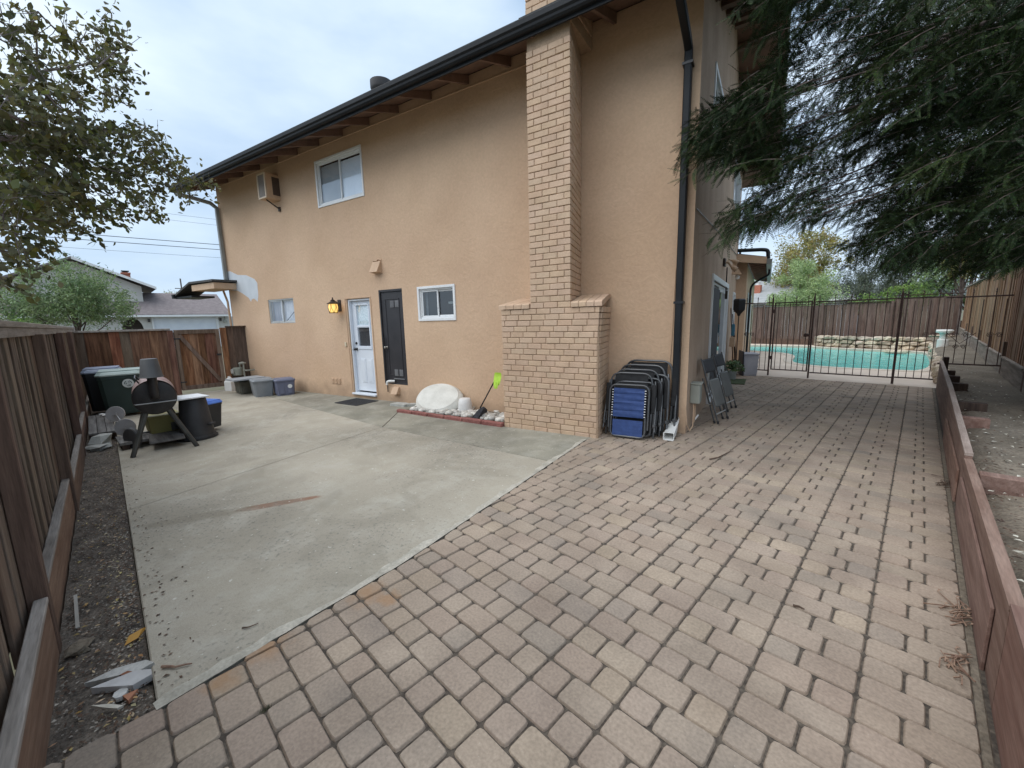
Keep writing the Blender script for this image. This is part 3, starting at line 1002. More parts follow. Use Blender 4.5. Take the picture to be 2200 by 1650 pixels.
lme = look.mesh('lookout_beam'); lme.materials.append(EAVE_WOOD)
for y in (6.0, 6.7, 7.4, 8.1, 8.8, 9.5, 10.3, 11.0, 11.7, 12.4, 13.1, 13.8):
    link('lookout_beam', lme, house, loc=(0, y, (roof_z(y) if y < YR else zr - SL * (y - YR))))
mb = MB()
for y0, y1 in ((YE, YR), (14.55, YR)):
    f = lambda y: (roof_z(y) if y <= YR else zr - SL * (y - YR))
    mb.add([(XR1 + dx, y, f(y) + dz) for dx in (.002, .035) for y, dz in ((y0, -.1), (y0, .112), (y1, .112), (y1, -.1))],
           [(0, 1, 2, 3), (7, 6, 5, 4), (0, 4, 5, 1), (1, 5, 6, 2), (2, 6, 7, 3), (3, 7, 4, 0)])
mb.build('rake_board', GREY_GUTTER, house)
# fascia and K-style gutter
mb = MB(); mb.box(XR0, XR1, 4.955, 4.978, 5.06, 5.26)
mb.build('fascia', DARK_METAL, house)
prof = [(4.953, 5.10), (4.905, 5.10), (4.885, 5.12), (4.878, 5.145), (4.855, 5.165), (4.848, 5.215), (4.86, 5.22), (4.862, 5.205), (4.953, 5.20)]
mb = MB()
mb.loft([[(x, y, z) for y, z in prof] for x in (XR0 - .02, XR1 + .04)])
mb.build('gutter', DARK_METAL, house)
# drain pipes
def dspout(pts, w, d, m, label):
    mb = MB()
    P = [Vector(p) for p in pts]
    rings = []
    for i, p in enumerate(P):
        t = (P[min(i + 1, len(P) - 1)] - P[max(i - 1, 0)]).normalized()
        side_ = Vector((1, 0, 0)); fr = t.cross(side_).normalized()
        c = .012
        rings.append([p + side_ * a + fr * b for a, b in ((-w / 2 + c, -d / 2), (w / 2 - c, -d / 2), (w / 2, -d / 2 + c), (w / 2, d / 2 - c), (w / 2 - c, d / 2), (-w / 2 + c, d / 2), (-w / 2, d / 2 - c), (-w / 2, -d / 2 + c))])
    mb.loft(rings)
    return mb.build('downspout', m, house, label=label)
dspout([(-1.0, 4.93, 5.1), (-1.0, 4.95, 4.99), (-1.0, 5.1, 4.93), (-1.0, 5.62, 4.78), (-1.0, 5.735, 4.72), (-1.0, 5.745, 4.6), (-1.0, 5.745, 1.74), (-1.0, 5.745, .16)], .085, .11, DARK_METAL, 'black downspout at the near corner')
mb = MB()
for z in (4.55, 1.75): mb.box(-1.06, -.94, 5.683, 5.812, z, z + .03)
mb.build('downspout_strap', BLACK_IRON, house)
dspout([(-13.2, 4.93, 5.1), (-13.2, 4.95, 5.02), (-13.16, 5.2, 5.0), (-13.08, 5.62, 4.93), (-13.05, 5.745, 4.82), (-13.05, 5.745, 4.6), (-13.05, 5.745, 2.87)], .085, .09, GREY_GUTTER, 'grey downspout at the far corner')
# cable along the wall top
mb = MB(); mb.tube([(-13.05, 5.80, 5.36), (-10, 5.80, 5.35), (-6, 5.80, 5.33), (-2.85, 5.80, 5.30)], .011, 6)
mb.build('wall_cable', TAN_PAINT, house)
mb = MB(); mb.tube([(-1.07, 5.806, 2.2), (-1.08, 5.804, 1.5), (-1.1, 5.80, .8), (-1.07, 5.795, .42)], .006, 5)
mb.build('wall_cable', TAN_PAINT, house, label='thin cable stapled beside the downspout')
# flue on the roof
mb = MB(); mb.lathe([(.27, 0), (.2, .3), (.175, .36), (.175, .74), (.24, .80), (.255, .84), (.255, .99), (.24, .99), (.23, .84), (.15, .76)], (-8.19, 7.5, roof_z(7.5) + .1), 24, cap=False)
mb.build('flue_pipe', mat('flue_metal', (.035, .032, .033), (.05, .047, .047), rough=.6), house, smooth=True)

# ---- chimney with bricks
CF = 5.045
core = MB()
def taper_box(x0, x1, k, z0, z1):
    ya, yb = CF + .012, WY
    core.add([(x, y, z) for z in (z0, z1) for x, y in ((x0, ya), (x1, ya), (x1 - k * (yb - CF), yb), (x0, yb))], [(3, 2, 1, 0), (4, 5, 6, 7), (0, 1, 5, 4), (1, 2, 6, 5), (2, 3, 7, 6), (3, 0, 4, 7)])
KB, KS = .166, .217          # the stack narrows towards the wall
taper_box(-3.315, -1.84, KB, -.35, 1.735)
taper_box(-2.828, -2.236, KS, 1.735, 5.14)
core.box(-2.828, -2.236, CF + .012, 5.79, 5.14, 6.9)
# sloping shoulders
for xa, xb in ((-3.30, -2.83), (-2.40, -1.99)):
    core.add([(x, y, z) for x in (xa, xb) for y, z in ((CF + .02, 1.735), (CF + .02, 1.79), (WY - .16, 1.90), (WY - .01, 1.90), (WY - .01, 1.735))],
             [(0, 1, 2, 3, 4), (9, 8, 7, 6, 5), (0, 5, 6, 1), (1, 6, 7, 2), (2, 7, 8, 3), (3, 8, 9, 4), (4, 9, 5, 0)])
chimney = core.build('chimney', MORTAR, house)
bl = []          # (distance key, box)
CH = .0805
def course_front(xa, xb, z, offs, yf):
    x = xa + offs
    while x > xa + .02: x -= .2125
    while x < xb - .02:
        a, b = max(x, xa), min(x + .2125, xb)
        if b - a > .03: bl.append((a + .0045, b - .0045, yf, yf + .05, z + .0045, z + CH - .0045, 'f'))
        x += .2125
def course_side(yf, yb, z, offs, xs, sgn):
    y = yf + offs
    while y > yf + .02: y -= .2125
    while y < yb - .02:
        a, b = max(y, yf), min(y + .2125, yb)
        if b - a > .03:
            x0, x1 = (xs - .05, xs) if sgn > 0 else (xs, xs + .05)
            bl.append((x0, x1, a + .0045 + (.05 if a <= yf + 1e-6 else 0), b - .0045, z + .0045, z + CH - .0045, 's'))
        y += .2125
k = 0
z = -.03
while z + CH < 1.745:
    fl = .02 * max(0, (z - 1.2) / .55)
    o = (0, .075, .135)[k % 3] if random.random() < .8 else random.uniform(0, .2)
    course_front(-3.33 , -1.852 + fl * 1.6, z, o + .02, CF)
    course_side(CF, WY, z, (.1 if k % 2 else 0), -1.828 + fl * 1.6, 1)
    course_side(CF, WY, z, (.1 if k % 2 else 0), -3.327, -1)
    z += CH; k += 1
ztop = z
z = ztop
k = 0
while z < 6.85:
    if z > 4.93 and z < 5.27:
        z += CH; k += 1; continue
    course_front(-2.84, -2.224, z, .1 if k % 2 else 0.0, CF)
    yb = WY if z < 5.1 else 5.78
    course_side(CF, yb, z, (.1 if k % 2 else 0), -2.222, 1)
    course_side(CF, yb, z, (.1 if k % 2 else 0), -2.842, -1)
    z += CH; k += 1
def bkey(b):
    c = h2y((b[0] + b[1]) / 2, (b[2] + b[3]) / 2, (b[4] + b[5]) / 2)
    d = (c - Vector((0, 0, 1.6))).length
    a = (b[1] - b[0]) if b[6] == 'f' else (b[3] - b[2]) * .55
    hidden = b[6] == 's' and b[0] < -2.6
    return (1000 if hidden else 0) + d / a
bl.sort(key=bkey)
brest = MB()
for i, b in enumerate(bl):
    t = MB()
    j = random.gauss(0, .0018)
    x0, x1, y0, y1 = b[:4]
    if b[6] == 'f': y0 += j
    elif x0 > -2.6: x1 += j
    else: x0 += j
    c = Vector(((x0 + x1) / 2, (y0 + y1) / 2, (b[4] + b[5]) / 2))
    kk = (KB if b[4] < 1.74 else KS) if (b[6] == 's' and x0 > -2.6 and b[4] < 5.1) else 0.0
    if i < 240:
        t.box(x0 - c.x, x1 - c.x, y0 - c.y, y1 - c.y, b[4] - c.z, b[5] - c.z, .005)
        t.v = [(p[0] - kk * (p[1] + c.y - CF), p[1], p[2]) for p in t.v]
        t.build('brick', BRICK, chimney, loc=c, rot=(0, random.gauss(0, .006) if b[6] == 'f' else 0, 0))
    else:
        t.box(x0, x1, y0, y1, b[4], b[5], .004)
        t.v = [(p[0] - kk * (p[1] - CF), p[1], p[2]) for p in t.v]
        brest.add(t.v, t.f)
brest.build('bricks', BRICK, chimney, kind='stuff')
# sloping coping bricks on both shoulders
def shoulder(xa, xb, n, k=0.0):
    w = (xb - xa) / n
    for i in range(n):
        t = MB()
        x0, x1 = xa + w * i + .004, xa + w * (i + 1) - .004
        t.v = [(x, y, z) for x in (x0, x1) for y, z in ((CF - .018, 1.745), (CF - .018, 1.798), (CF + .0, 1.812), (WY - .12, 1.925), (WY - .02, 1.925), (WY - .02, 1.88), (CF + .05, 1.745))]
        t.v = [(p[0] - k * (p[1] - CF), p[1], p[2]) for p in t.v]
        t.f = [tuple(range(7)), tuple(range(13, 6, -1))] + [(a, a + 7, (a + 1) % 7 + 7, (a + 1) % 7) for a in range(7)]
        t.build('brick', BRICK, chimney, label='long sloping coping brick on the chimney shoulder')
shoulder(-3.36, -2.845, 4)
shoulder(-2.222, -1.79, 4, .19)
mb = MB(); mb.box(-2.90, -2.16, 4.985, 5.02, 5.255, 5.34)
mb.build('chimney_flashing', DARK_METAL, house)

# ---- windows
def slider_window(name, place, u0, u1, z0, z1, trim, m, back_l, back_r, glass_l, glass_r, proud=.02, split=.5, label=None, open_left=False):
    """two-pane sliding window; frame is the part, panes and sashes are its sub-parts"""
    def bx(mb, a, b, c, d, f0, f1, bev=.003):
        p, q = place(a, f0, c), place(b, f1, d)
        mb.box(min(p[0], q[0]), max(p[0], q[0]), min(p[1], q[1]), max(p[1], q[1]), min(p[2], q[2]), max(p[2], q[2]), bev)
    mb = MB()
    def frame(mb, a, b, c, d, t, f0, f1):
        bx(mb, a, b, d - t, d, f0, f1); bx(mb, a, b, c, c + t, f0, f1)
        bx(mb, a, a + t, c + t, d - t, f0, f1); bx(mb, b - t, b, c + t, d - t, f0, f1)
    if trim > 0:
        frame(mb, u0 - trim, u1 + trim, z0 - trim, z1 + trim, trim + .004, -proud, .012)
    frame(mb, u0 + .002, u1 - .002, z0 + .002, z1 - .002, .028, .013, .09)
    fr = mb.build('window', m, house, label=label)
    um = u0 + (u1 - u0) * split
    t = MB(); frame(t, u0 + .03, um + .02, z0 + .03, z1 - .03, .028, .03, .05); t.build('sash', m, fr)
    t = MB(); frame(t, um - .02, u1 - .03, z0 + .03, z1 - .03, .034 if not open_left else .022, .052, .072); t.build('sash', m, fr)
    for a, b, g, f in ((u0 + .055, um - .005, glass_l, .04), (um + .01, u1 - .06, glass_r, .062)):
        t = MB(); t.add([place(a, f, z0 + .055), place(b, f, z0 + .055), place(b, f, z1 - .055), place(a, f, z1 - .055)], [(0, 1, 2, 3)])
        t.build('pane', g, fr)
    return fr
def drape(place, u0, u1, z0, z1, f, amp, waves, m, parent, name='curtain'):
    t = MB(); n = waves * 6
    for i in range(n + 1):
        u = u0 + (u1 - u0) * i / n
        d = f + amp * math.sin(i / 6 * 2 * PI) + random.uniform(-.2, .2) * amp
        t.v += [place(u, d, z0), place(u, d * .9 + f * .1, z1)]
    for i in range(n): t.f.append((2 * i, 2 * i + 2, 2 * i + 3, 2 * i + 1))
    return t.build(name, m, parent, smooth=True)
w = slider_window('window', front, *H_UP, .036, WHITE_VINYL, None, None, GLASS, GLASS, label='white upstairs sliding window')
drape(front, -8.50, -7.80, 4.2, 4.97, .076, .002, 3, SCREEN, w, 'insect_screen').data.materials[0] = mat('dusty_screen', (.36, .385, .41), (.42, .44, .46), rough=.9)
drape(front, -7.80, -7.1, 4.2, 4.95, .076, .003, 4, BLIND, w, 'blind')
w = slider_window('window', front, *H_LR, .042, WHITE_VINYL, None, None, GLASS_DARK, GLASS_DARK, label='white kitchen sliding window beside the black door')
drape(front, -5.66, -5.6, 1.7, 2.18, .13, .002, 2, CURTAIN, w, 'sash_edge')
drape(front, -5.56, -5.29, 1.7, 2.18, .11, .001, 2, SCREEN, w, 'insect_screen')
t = MB(); t.box(-5.1, -4.9, 5.95, 5.96, 1.92, 1.96); t.build('blind_rail', CURTAIN, w)
w = slider_window('window', front, *H_SM, 0.0, ALU, None, None, GLASS, GLASS, label='small aluminium window with bunched white curtains')
drape(front, -10.75, -9.96, 1.68, 2.24, .115, .02, 7, CURTAIN, w)
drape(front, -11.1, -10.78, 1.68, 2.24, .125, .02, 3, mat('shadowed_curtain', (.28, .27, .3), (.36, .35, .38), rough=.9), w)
t = MB(); t.tube([front(-10.45, .07, 1.70), front(-9.98, .07, 1.98)], .009, 6); t.build('security_bar', BLACK_IRON, w)
slider_window('window', side, *S_W1, .06, WHITE_VINYL, None, None, GLASS_DARK, GLASS_DARK, label='upstairs side window behind the redwood branches')
slider_window('window', side, *S_W2, .06, WHITE_VINYL, None, None, GLASS, GLASS, label='far upstairs side window')
w = slider_window('window', side, *S_W3, .05, WHITE_VINYL, None, None, GLASS, GLASS, label='narrow white window past the sliding door')
drape(side, 13.0, 13.7, 1.1, 2.1, .1, .002, 3, CURTAIN, w)
# sliding patio door
def sbox(mb, a, b, c, d, f0, f1, bev=.004):
    mb.box(WX - f1, WX - f0, a, b, c, d, bev)
mb = MB()
a, b, c, d = S_SL
for q in ((a - .075, b + .075, d, d + .10), (a - .075, a + .01, c, d), (b - .01, b + .075, c, d)): sbox(mb, *q, -.03, .02)
for q in ((a, b, d - .05, d), (a, b, c, c + .06), (a, a + .05, c + .06, d - .05), (b - .05, b, c + .06, d - .05)): sbox(mb, *q, .02, .11)
sbox(mb, a - .05, b + .05, c - .045, c, -.06, .11)
pd = mb.build('patio_door', WHITE_VINYL, house)
um = (a + b) / 2
for u0, u1, f in ((a + .05, um + .04, .085), (um - .04, b - .05, .045)):
    t = MB()
    for q in ((u0, u1, d - .13, d - .05), (u0, u1, c + .06, c + .16), (u0, u0 + .07, c + .16, d - .13), (u1 - .07, u1, c + .16, d - .13)): sbox(t, *q, f - .018, f + .018)
    t.build('sash', WHITE_VINYL, pd)
    t = MB(); t.add([side(u0 + .07, f, c + .15), side(u1 - .07, f, c + .15), side(u1 - .07, f, d - .12), side(u0 + .07, f, d - .12)], [(0, 1, 2, 3)])
    t.build('pane', GLASS_DARK, pd)
t = MB(); t.add([side(a + .12, .014, c + .08), side(um + .02, .014, c + .08), side(um + .02, .014, d - .1), side(a + .12, .014, d - .1)], [(0, 1, 2, 3)])
t.build('insect_screen', SCREEN, pd)
t = MB(); sbox(t, um - .015, um + .025, 1.0, 1.22, .0, .03); t.build('handle', WHITE_VINYL, pd)

# white half-glass door
a, b, c, d = H_WD
yd_ = WY + .10
mb = MB()
mb.box(a + .005, a + .04, WY + .03, WY + .14, c, d - .005, .003); mb.box(b - .04, b - .005, WY + .03, WY + .14, c, d - .005, .003); mb.box(a + .04, b - .04, WY + .03, WY + .14, d - .04, d - .005, .003)
mb.build('door_frame', WHITE_DOOR, house)
gl = (-7.715, -7.325)
mb = MB()
x0, x1 = a + .043, b - .043
for q in ((x0, gl[0], c + .04, d - .045), (gl[1], x1, c + .04, d - .045), (gl[0], gl[1], 1.985, d - .045), (gl[0], gl[1], 1.50, 1.56), (gl[0], gl[1], c + .04, 1.10)):
    mb.box(q[0], q[1], yd_, yd_ + .04, q[2], q[3])
# raised glass surround and raised panels
for q in ((gl[0] - .04, gl[1] + .04, 1.985, 2.02), (gl[0] - .04, gl[1] + .04, 1.03, 1.10), (gl[0] - .04, gl[0], 1.10, 1.985), (gl[1], gl[1] + .04, 1.10, 1.985), (gl[0], gl[1], 1.51, 1.55)):
    mb.box(q[0], q[1], yd_ - .016, yd_ + .002, q[2], q[3], .005)
for px in (-7.70, -7.48):
    mb.box(px, px + .17, yd_ - .007, yd_ + .002, .28, .82, .006)
    mb.box(px + .03, px + .14, yd_ - .012, yd_ - .002, .31, .79, .005)
door = mb.build('door', WHITE_DOOR, house, label='white back door with glass in its upper half')
t = MB(); t.add([(gl[0], yd_ + .02, 1.56), (gl[1], yd_ + .02, 1.56), (gl[1], yd_ + .02, 1.985), (gl[0], yd_ + .02, 1.985)], [(0, 1, 2, 3)]); t.build('pane', GLASS, door)
t = MB(); t.add([(gl[0], yd_ + .02, 1.10), (gl[1], yd_ + .02, 1.10), (gl[1], yd_ + .02, 1.50), (gl[0], yd_ + .02, 1.50)], [(0, 1, 2, 3)]); t.build('pane', GLASS, door)
t = MB(); t.add([(gl[0], yd_ + .026, 1.56), (gl[1], yd_ + .026, 1.56), (gl[1], yd_ + .026, 1.985), (gl[0], yd_ + .026, 1.985)], [(0, 1, 2, 3)]); t.build('lace_curtain', LACE, door)
t = MB(); t.add([(gl[0], yd_ + .028, 1.10), (gl[1], yd_ + .028, 1.10), (gl[1], yd_ + .028, 1.50), (gl[0], yd_ + .028, 1.50)], [(0, 1, 2, 3)]); t.build('insect_screen', SCREEN, door)
t = MB(); t.box(gl[0] + .03, gl[1] - .01, yd_ + .02, yd_ + .024, 1.42, 1.475); t.build('screen_bar', mat('grey_bar', (.2, .19, .19), rough=.6), door)
t = MB(); t.lathe([(.0, 0), (.032, 0), (.032, .012), (.014, .02), (.014, .04), (.03, .05), (.032, .065), (.02, .078), (0, .08)], (-7.80, yd_, 1.03), 14, Matrix.Rotation(PI / 2, 4, 'X')); t.build('knob', BLACK_IRON, door, smooth=True)
t = MB(); t.lathe([(0, 0), (.03, 0), (.03, .012), (.018, .025), (0, .025)], (-7.80, yd_, 1.16), 14, Matrix.Rotation(PI / 2, 4, 'X')); t.build('deadbolt', BLACK_IRON, door, smooth=True)
mb = MB(); mb.box(a - .02, b + .01, WY - .05, WY + .14, .015, .052, .006); mb.build('door_sill', WHITE_DOOR, house)
mb = MB(); mb.box(a - .05, b + .05, WY - .012, WY, 2.135, 2.15); mb.box(a - .05, a - .035, WY - .012, WY, .05, 2.135); mb.box(b + .035, b + .05, WY - .012, WY, .05, 2.135)
mb.build('door_trim', TAN_PAINT, house)
# black utility door
a, b, c, d = H_BD
mb = MB(); mb.box(a, a + .035, WY - .004, WY + .06, c, d, .003); mb.box(a + .035, b, WY - .004, WY + .06, d - .045, d, .003); mb.box(a + .035, b, WY - .002, WY + .06, c, c + .02, .003)
mb.build('door_frame', BLACK_DOOR, house, label='black frame of the utility door')
mb = MB(); mb.box(a + .038, b - .003, WY + .022, WY + .055, c + .022, d - .048)
for q in ((a + .15, b - .12, 2.06, 2.085), (a + .15, b - .12, .50, .52), (a + .15, a + .17, .52, 2.06), (b - .14, b - .12, .52, 2.06)): mb.box(q[0], q[1], WY + .012, WY + .024, q[2], q[3], .003)
bdoor = mb.build('door', BLACK_DOOR, house, label='narrow black utility door with louvre vents')
VENTM = mat('vent_louvre_metal', (.16, .16, .165), (.22, .22, .225), rough=.6)
for px in (-6.53, -6.39):
    for z0 in (1.90, .50):
        t = MB()
        t.box(px, px + .105, WY + .008, WY + .016, z0, z0 + .135)
        for q in range(8): t.box(px + .008, px + .097, WY + .002, WY + .009, z0 + .008 + q * .016, z0 + .016 + q * .016)
        t.build('louvre_vent', VENTM, bdoor)
t = MB(); t.lathe([(0, 0), (.028, 0), (.028, .01), (.012, .02), (.012, .04), (.027, .05), (.027, .065), (0, .075)], (-6.72, WY + .02, 1.09), 14, Matrix.Rotation(PI / 2, 4, 'X')); t.build('knob', mat('satin_nickel', (.3, .28, .25), rough=.35, metal=.8), bdoor, smooth=True)
t = MB(); t.box(-6.56, -6.25, WY + .0, WY + .021, .43, .45, .003); t.build('kick_strip', VENTM, bdoor)
WHITE_PVC = mat('white_pvc', (.72, .72, .7), (.78, .78, .76), rough=.4)
mb = MB(); mb.tube(rounded_loop([(-6.55, WY + .01, .385), (-6.64, WY - .05, .39), (-6.70, WY - .06, .375), (-6.715, WY - .06, .31)], .03), .026, 10)
mb.build('drain_elbow', WHITE_PVC, house, smooth=True)
mb = MB(); mb.tube([(-6.76, WY - .012, 1.3), (-6.76, WY - .012, .38), (-6.735, WY - .03, .15)], .010, 7); mb.build('drain_pipe', BLACK_IRON, house)
# hooded vents, outlet, foundation vent grille
def hood(x, z, w, h, dp, label):
    mb = MB()
    mb.v = [(x - w / 2, WY, z), (x + w / 2, WY, z), (x + w / 2, WY, z - h), (x - w / 2, WY, z - h), (x - w / 2, WY - dp, z - h * .93), (x + w / 2, WY - dp, z - h * .93), (x - w / 2, WY - .03, z), (x + w / 2, WY - .03, z)]
    mb.f = [(6, 7, 1, 0), (4, 5, 7, 6), (4, 6, 0, 3), (5, 2, 1, 7), (3, 2, 5, 4)]
    return mb.build('vent_hood', TAN_PAINT, house, label=label)
hood(-6.80, 2.825, .23, .23, .14, 'tan hooded vent above the doors')
mb = MB(); mb.tube([(-6.93, WY - .006, 2.82), (-6.9, WY - .01, 2.85), (-6.8, WY - .012, 2.845), (-6.78, WY - .012, 2.87), (-6.68, WY - .008, 2.85)], .012, 6); mb.build('vent_flashing', TAN_PAINT, house)
hood(-6.49, .27, .17, .15, .11, 'small tan hooded vent near the ground under the black door')
mb = MB(); mb.box(-8.065, -8.01, WY - .025, WY, 1.09, 1.19, .006); mb.build('outlet_cover', mat('almond_plastic', (.62, .53, .38), rough=.5), house)
mb = MB(); mb.box(-8.70, -8.33, WY - .006, WY + .002, .20, .35)
for i in range(3):
    mb.box(-8.68 + i * .12, -8.595 + i * .12, WY - .018, WY - .005, .215, .335, .003)
    for q in range(6): mb.box(-8.675 + i * .12, -8.60 + i * .12, WY - .023, WY - .016, .222 + q * .019, .232 + q * .019)
mb.build('foundation_vent', TAN_PAINT, house)
# primer patch
mb = MB()
pp = [(-13.1, 3.14), (-12.9, 3.13), (-12.5, 3.0), (-12.05, 2.96), (-11.65, 2.83), (-11.53, 2.72), (-11.55, 2.4), (-11.62, 2.24), (-11.78, 2.33), (-11.92, 2.31), (-11.96, 2.25), (-12.06, 2.36), (-12.35, 2.49), (-12.6, 2.58), (-13.1, 2.62)]
mb.add([(x, WY - .003, z) for x, z in pp] + [(x, WY, z) for x, z in pp], [tuple(range(len(pp)))[::-1]] + [(i, (i + 1) % len(pp), len(pp) + (i + 1) % len(pp), len(pp) + i) for i in range(len(pp))])
mb.build('paint_patch', PATCH, house, label='pale grey patch of unpainted primer')
# porch roof return at the far corner
mb = MB()
mb.box(-14.0, -12.64, 5.25, WY, 2.62, 2.78)
mb.build('porch_fascia', TAN_PAINT, house)
mb = MB()
mb.add([(x, y, z + d) for d in (0, .055) for x, y, z in ((-12.58, 5.2, 2.80), (-12.58, WY, 2.81), (-14.0, WY, 2.83), (-14.0, 5.2, 2.82))], [(0, 1, 2, 3), (7, 6, 5, 4), (0, 4, 5, 1), (1, 5, 6, 2), (2, 6, 7, 3), (3, 7, 4, 0)])
mb.add([(x, y, z + d) for d in (0, .055) for x, y, z in ((-14.0, 5.2, 2.82), (-14.0, WY, 2.83), (-15.1, WY, 2.54), (-15.1, 5.2, 2.53))], [(0, 1, 2, 3), (7, 6, 5, 4), (0, 4, 5, 1), (1, 5, 6, 2), (2, 6, 7, 3), (3, 7, 4, 0)])
mb.build('porch_roof', SHINGLE, house)
mb = MB(); mb.loft([[(-15.16, y, 2.46), (-15.05, y, 2.46), (-15.05, y, 2.58), (-15.18, y, 2.58)] for y in (5.15, WY)]); mb.box(-15.1, -14.0, 5.22, WY - .01, 2.45, 2.5)
mb.build('porch_gutter', DARK_METAL, house)
mb = MB(); mb.tube([(-13.3, 5.75, 2.6), (-13.16, 5.76, 2.3), (-13.15, 5.78, 0)], .03, 6); mb.build('conduit', TAN_PAINT, house)

# ---- single storey wing beyond
WG = -.60
wing = lambda u, d, z: (WG - d, u, z)
W4 = (15.3, 18.2, .95, 2.2)
mb = wall_holes(MB(), WYB, 21.5, -.2, 2.98, [W4], wing, .12)
mb.add([(WX, WYB, -.2), (WG, WYB, -.2), (WG, WYB, 3.1), (WX, WYB, 3.2)], [(0, 1, 2, 3)])
mb.build('wing_wall', STUCCO, house)
def wplace(u, d, z): return (WG - d, u, z)
w = slider_window('window', wplace, *W4, .07, WHITE_VINYL, None, None, GLASS_DARK, GLASS_DARK, label='white window of the low wing')
mb = MB()
mb.add([(x, y, z + d) for d in (0, .12) for x, y, z in ((WX - .5, 13.55, 3.28), (WX - .5, 21.9, 3.28), (-.13, 21.9, 3.02), (-.13, 13.55, 3.02))], [(0, 1, 2, 3), (7, 6, 5, 4), (0, 4, 5, 1), (1, 5, 6, 2), (2, 6, 7, 3), (3, 7, 4, 0)])
mb.build('wing_roof', SHINGLE, house)
mb = MB(); mb.add([(x, 13.52 + e, z) for e in (0, .035) for x, z in ((WX - .3, 3.1), (-.13, 2.95), (-.13, 3.13), (WX - .3, 3.33))], [(0, 1, 2, 3), (7, 6, 5, 4), (0, 4, 5, 1), (1, 5, 6, 2), (2, 6, 7, 3), (3, 7, 4, 0)])
mb.build('wing_fascia', TAN_PAINT, house)
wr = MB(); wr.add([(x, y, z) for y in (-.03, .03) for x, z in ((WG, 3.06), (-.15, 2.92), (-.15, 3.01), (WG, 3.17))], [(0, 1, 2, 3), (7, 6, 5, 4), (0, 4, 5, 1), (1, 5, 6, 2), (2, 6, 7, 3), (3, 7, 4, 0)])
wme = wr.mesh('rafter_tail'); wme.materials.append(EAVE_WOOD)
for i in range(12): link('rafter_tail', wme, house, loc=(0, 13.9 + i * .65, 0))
mb = MB(); mb.loft([[(-.13, y, 2.93), (-.02, y, 2.93), (.0, y, 3.06), (-.13, y, 3.08)] for y in (13.5, 21.9)]); mb.build('wing_gutter', GREY_GUTTER, house)
mb = MB(); mb.tube(rounded_loop([(-.06, 15.2, 2.93), (-.06, 15.2, 2.78), (-.53, 15.2, 2.5), (-.53, 15.2, 0.1)], .18), .032, 8)
mb.build('downspout', DARK_METAL, house, smooth=True, label='thin black downspout of the low wing')
mb = MB(); mb.tube(rounded_loop([(-1.3, 13.75, 3.42), (-.25, 13.75, 3.36), (-.12, 13.75, 3.33), (-.1, 13.75, 3.1)], .12), .05, 8)
mb.tube([(-.8, 13.75, 3.36), (-.8, 13.75, 3.25)], .03, 6)
mb.build('leader_pipe', DARK_METAL, house, smooth=True)
# vinyl sheathing corner strip of the wall base
mb = MB(); mb.tube([(WX + .012, 5.87, 2.93), (WX + .012, 8.3, 3.05), (WX + .012, 11, 3.15), (WX + .012, 13.76, 3.236)], .007, 5)
mb.build('wall_cable', BRONZE, house, label='dark cable sagging across the side wall')
# ================================================================== FENCES
def board_mesh(w, t, h, name, m, bev=.003, warp=0.0):
    mb = MB(); mb.box(-w / 2, w / 2, -t / 2, t / 2, 0, h, bev)
    me = mb.mesh(name); me.materials.append(m)
    return me
# ---- left board fence (yard x axis), boards on both faces of the rails
FT = 1.585
lf = thing('wooden_fence', 'long dark weathered board fence with grey cap rail along the dirt strip', 'fence', (0, -.45, 0), 0)
bm = [board_mesh(.14, .018, 1.0, 'board', WOOD_LEFT) for _ in range(1)]
x = .9
i = 0
while x > -13.4:
    o = link('board', bm[0], lf, loc=(x + random.gauss(0, .006), .012 + random.gauss(0, .003), gz(x, -.4) + .16))
    o.scale = (random.uniform(.92, 1.08), 1, (FT + random.uniform(-.012, .0)) - gz(x, -.4) - .16)
    o.rotation_euler = (0, random.gauss(0, .006), random.gauss(0, .05))
    x -= .225; i += 1
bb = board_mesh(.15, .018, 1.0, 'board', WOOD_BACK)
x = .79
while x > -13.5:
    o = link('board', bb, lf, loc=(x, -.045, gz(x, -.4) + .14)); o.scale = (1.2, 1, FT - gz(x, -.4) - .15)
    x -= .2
for z in (.45, 1.35):
    mb = MB(); mb.box(-13.5, 1.0, -.034, .001, z, z + .085); mb.build('rail', WOOD_BACK, lf)
xs_ = [1.0, -.6, -3.05, -5.5, -7.95, -10.4, -13.4]
for k, px in enumerate(xs_[1:-1]):
    mb = MB(); mb.box(px - .02, px + .07, .021, .095, gz(px, -.4) - .1, FT - .01, .004)
    mb.build('post', WOOD_POST, lf)
for k in range(len(xs_) - 1):
    xa, xb = xs_[k], xs_[k + 1]
    top = .275 - .012 * k
    sh = .02 * (k % 2)
    mb = MB(); z0 = min(gz(xa, -.4), gz(xb, -.4)) - .12
    mb.v = []
    mb.box(xb + .075, xa - .022, .03 + sh, .07 + sh, z0, gz(xa, -.4) * .5 + gz(xb, -.4) * .5 + top, .004)
    mb.build('kickboard', WOOD_KICK, lf)
    mb = MB(); mb.box(xb + .075, xa - .022, .024 + sh, .074 + sh, gz(xa, -.4) * .5 + gz(xb, -.4) * .5 + top + .002, gz(xa, -.4) * .5 + gz(xb, -.4) * .5 + top + .03, .004)
    mb.build('kickboard_cap', WOOD_CAP, lf)
caps = [1.0, -1.6, -4.0, -7.3, -10.4, -13.5]
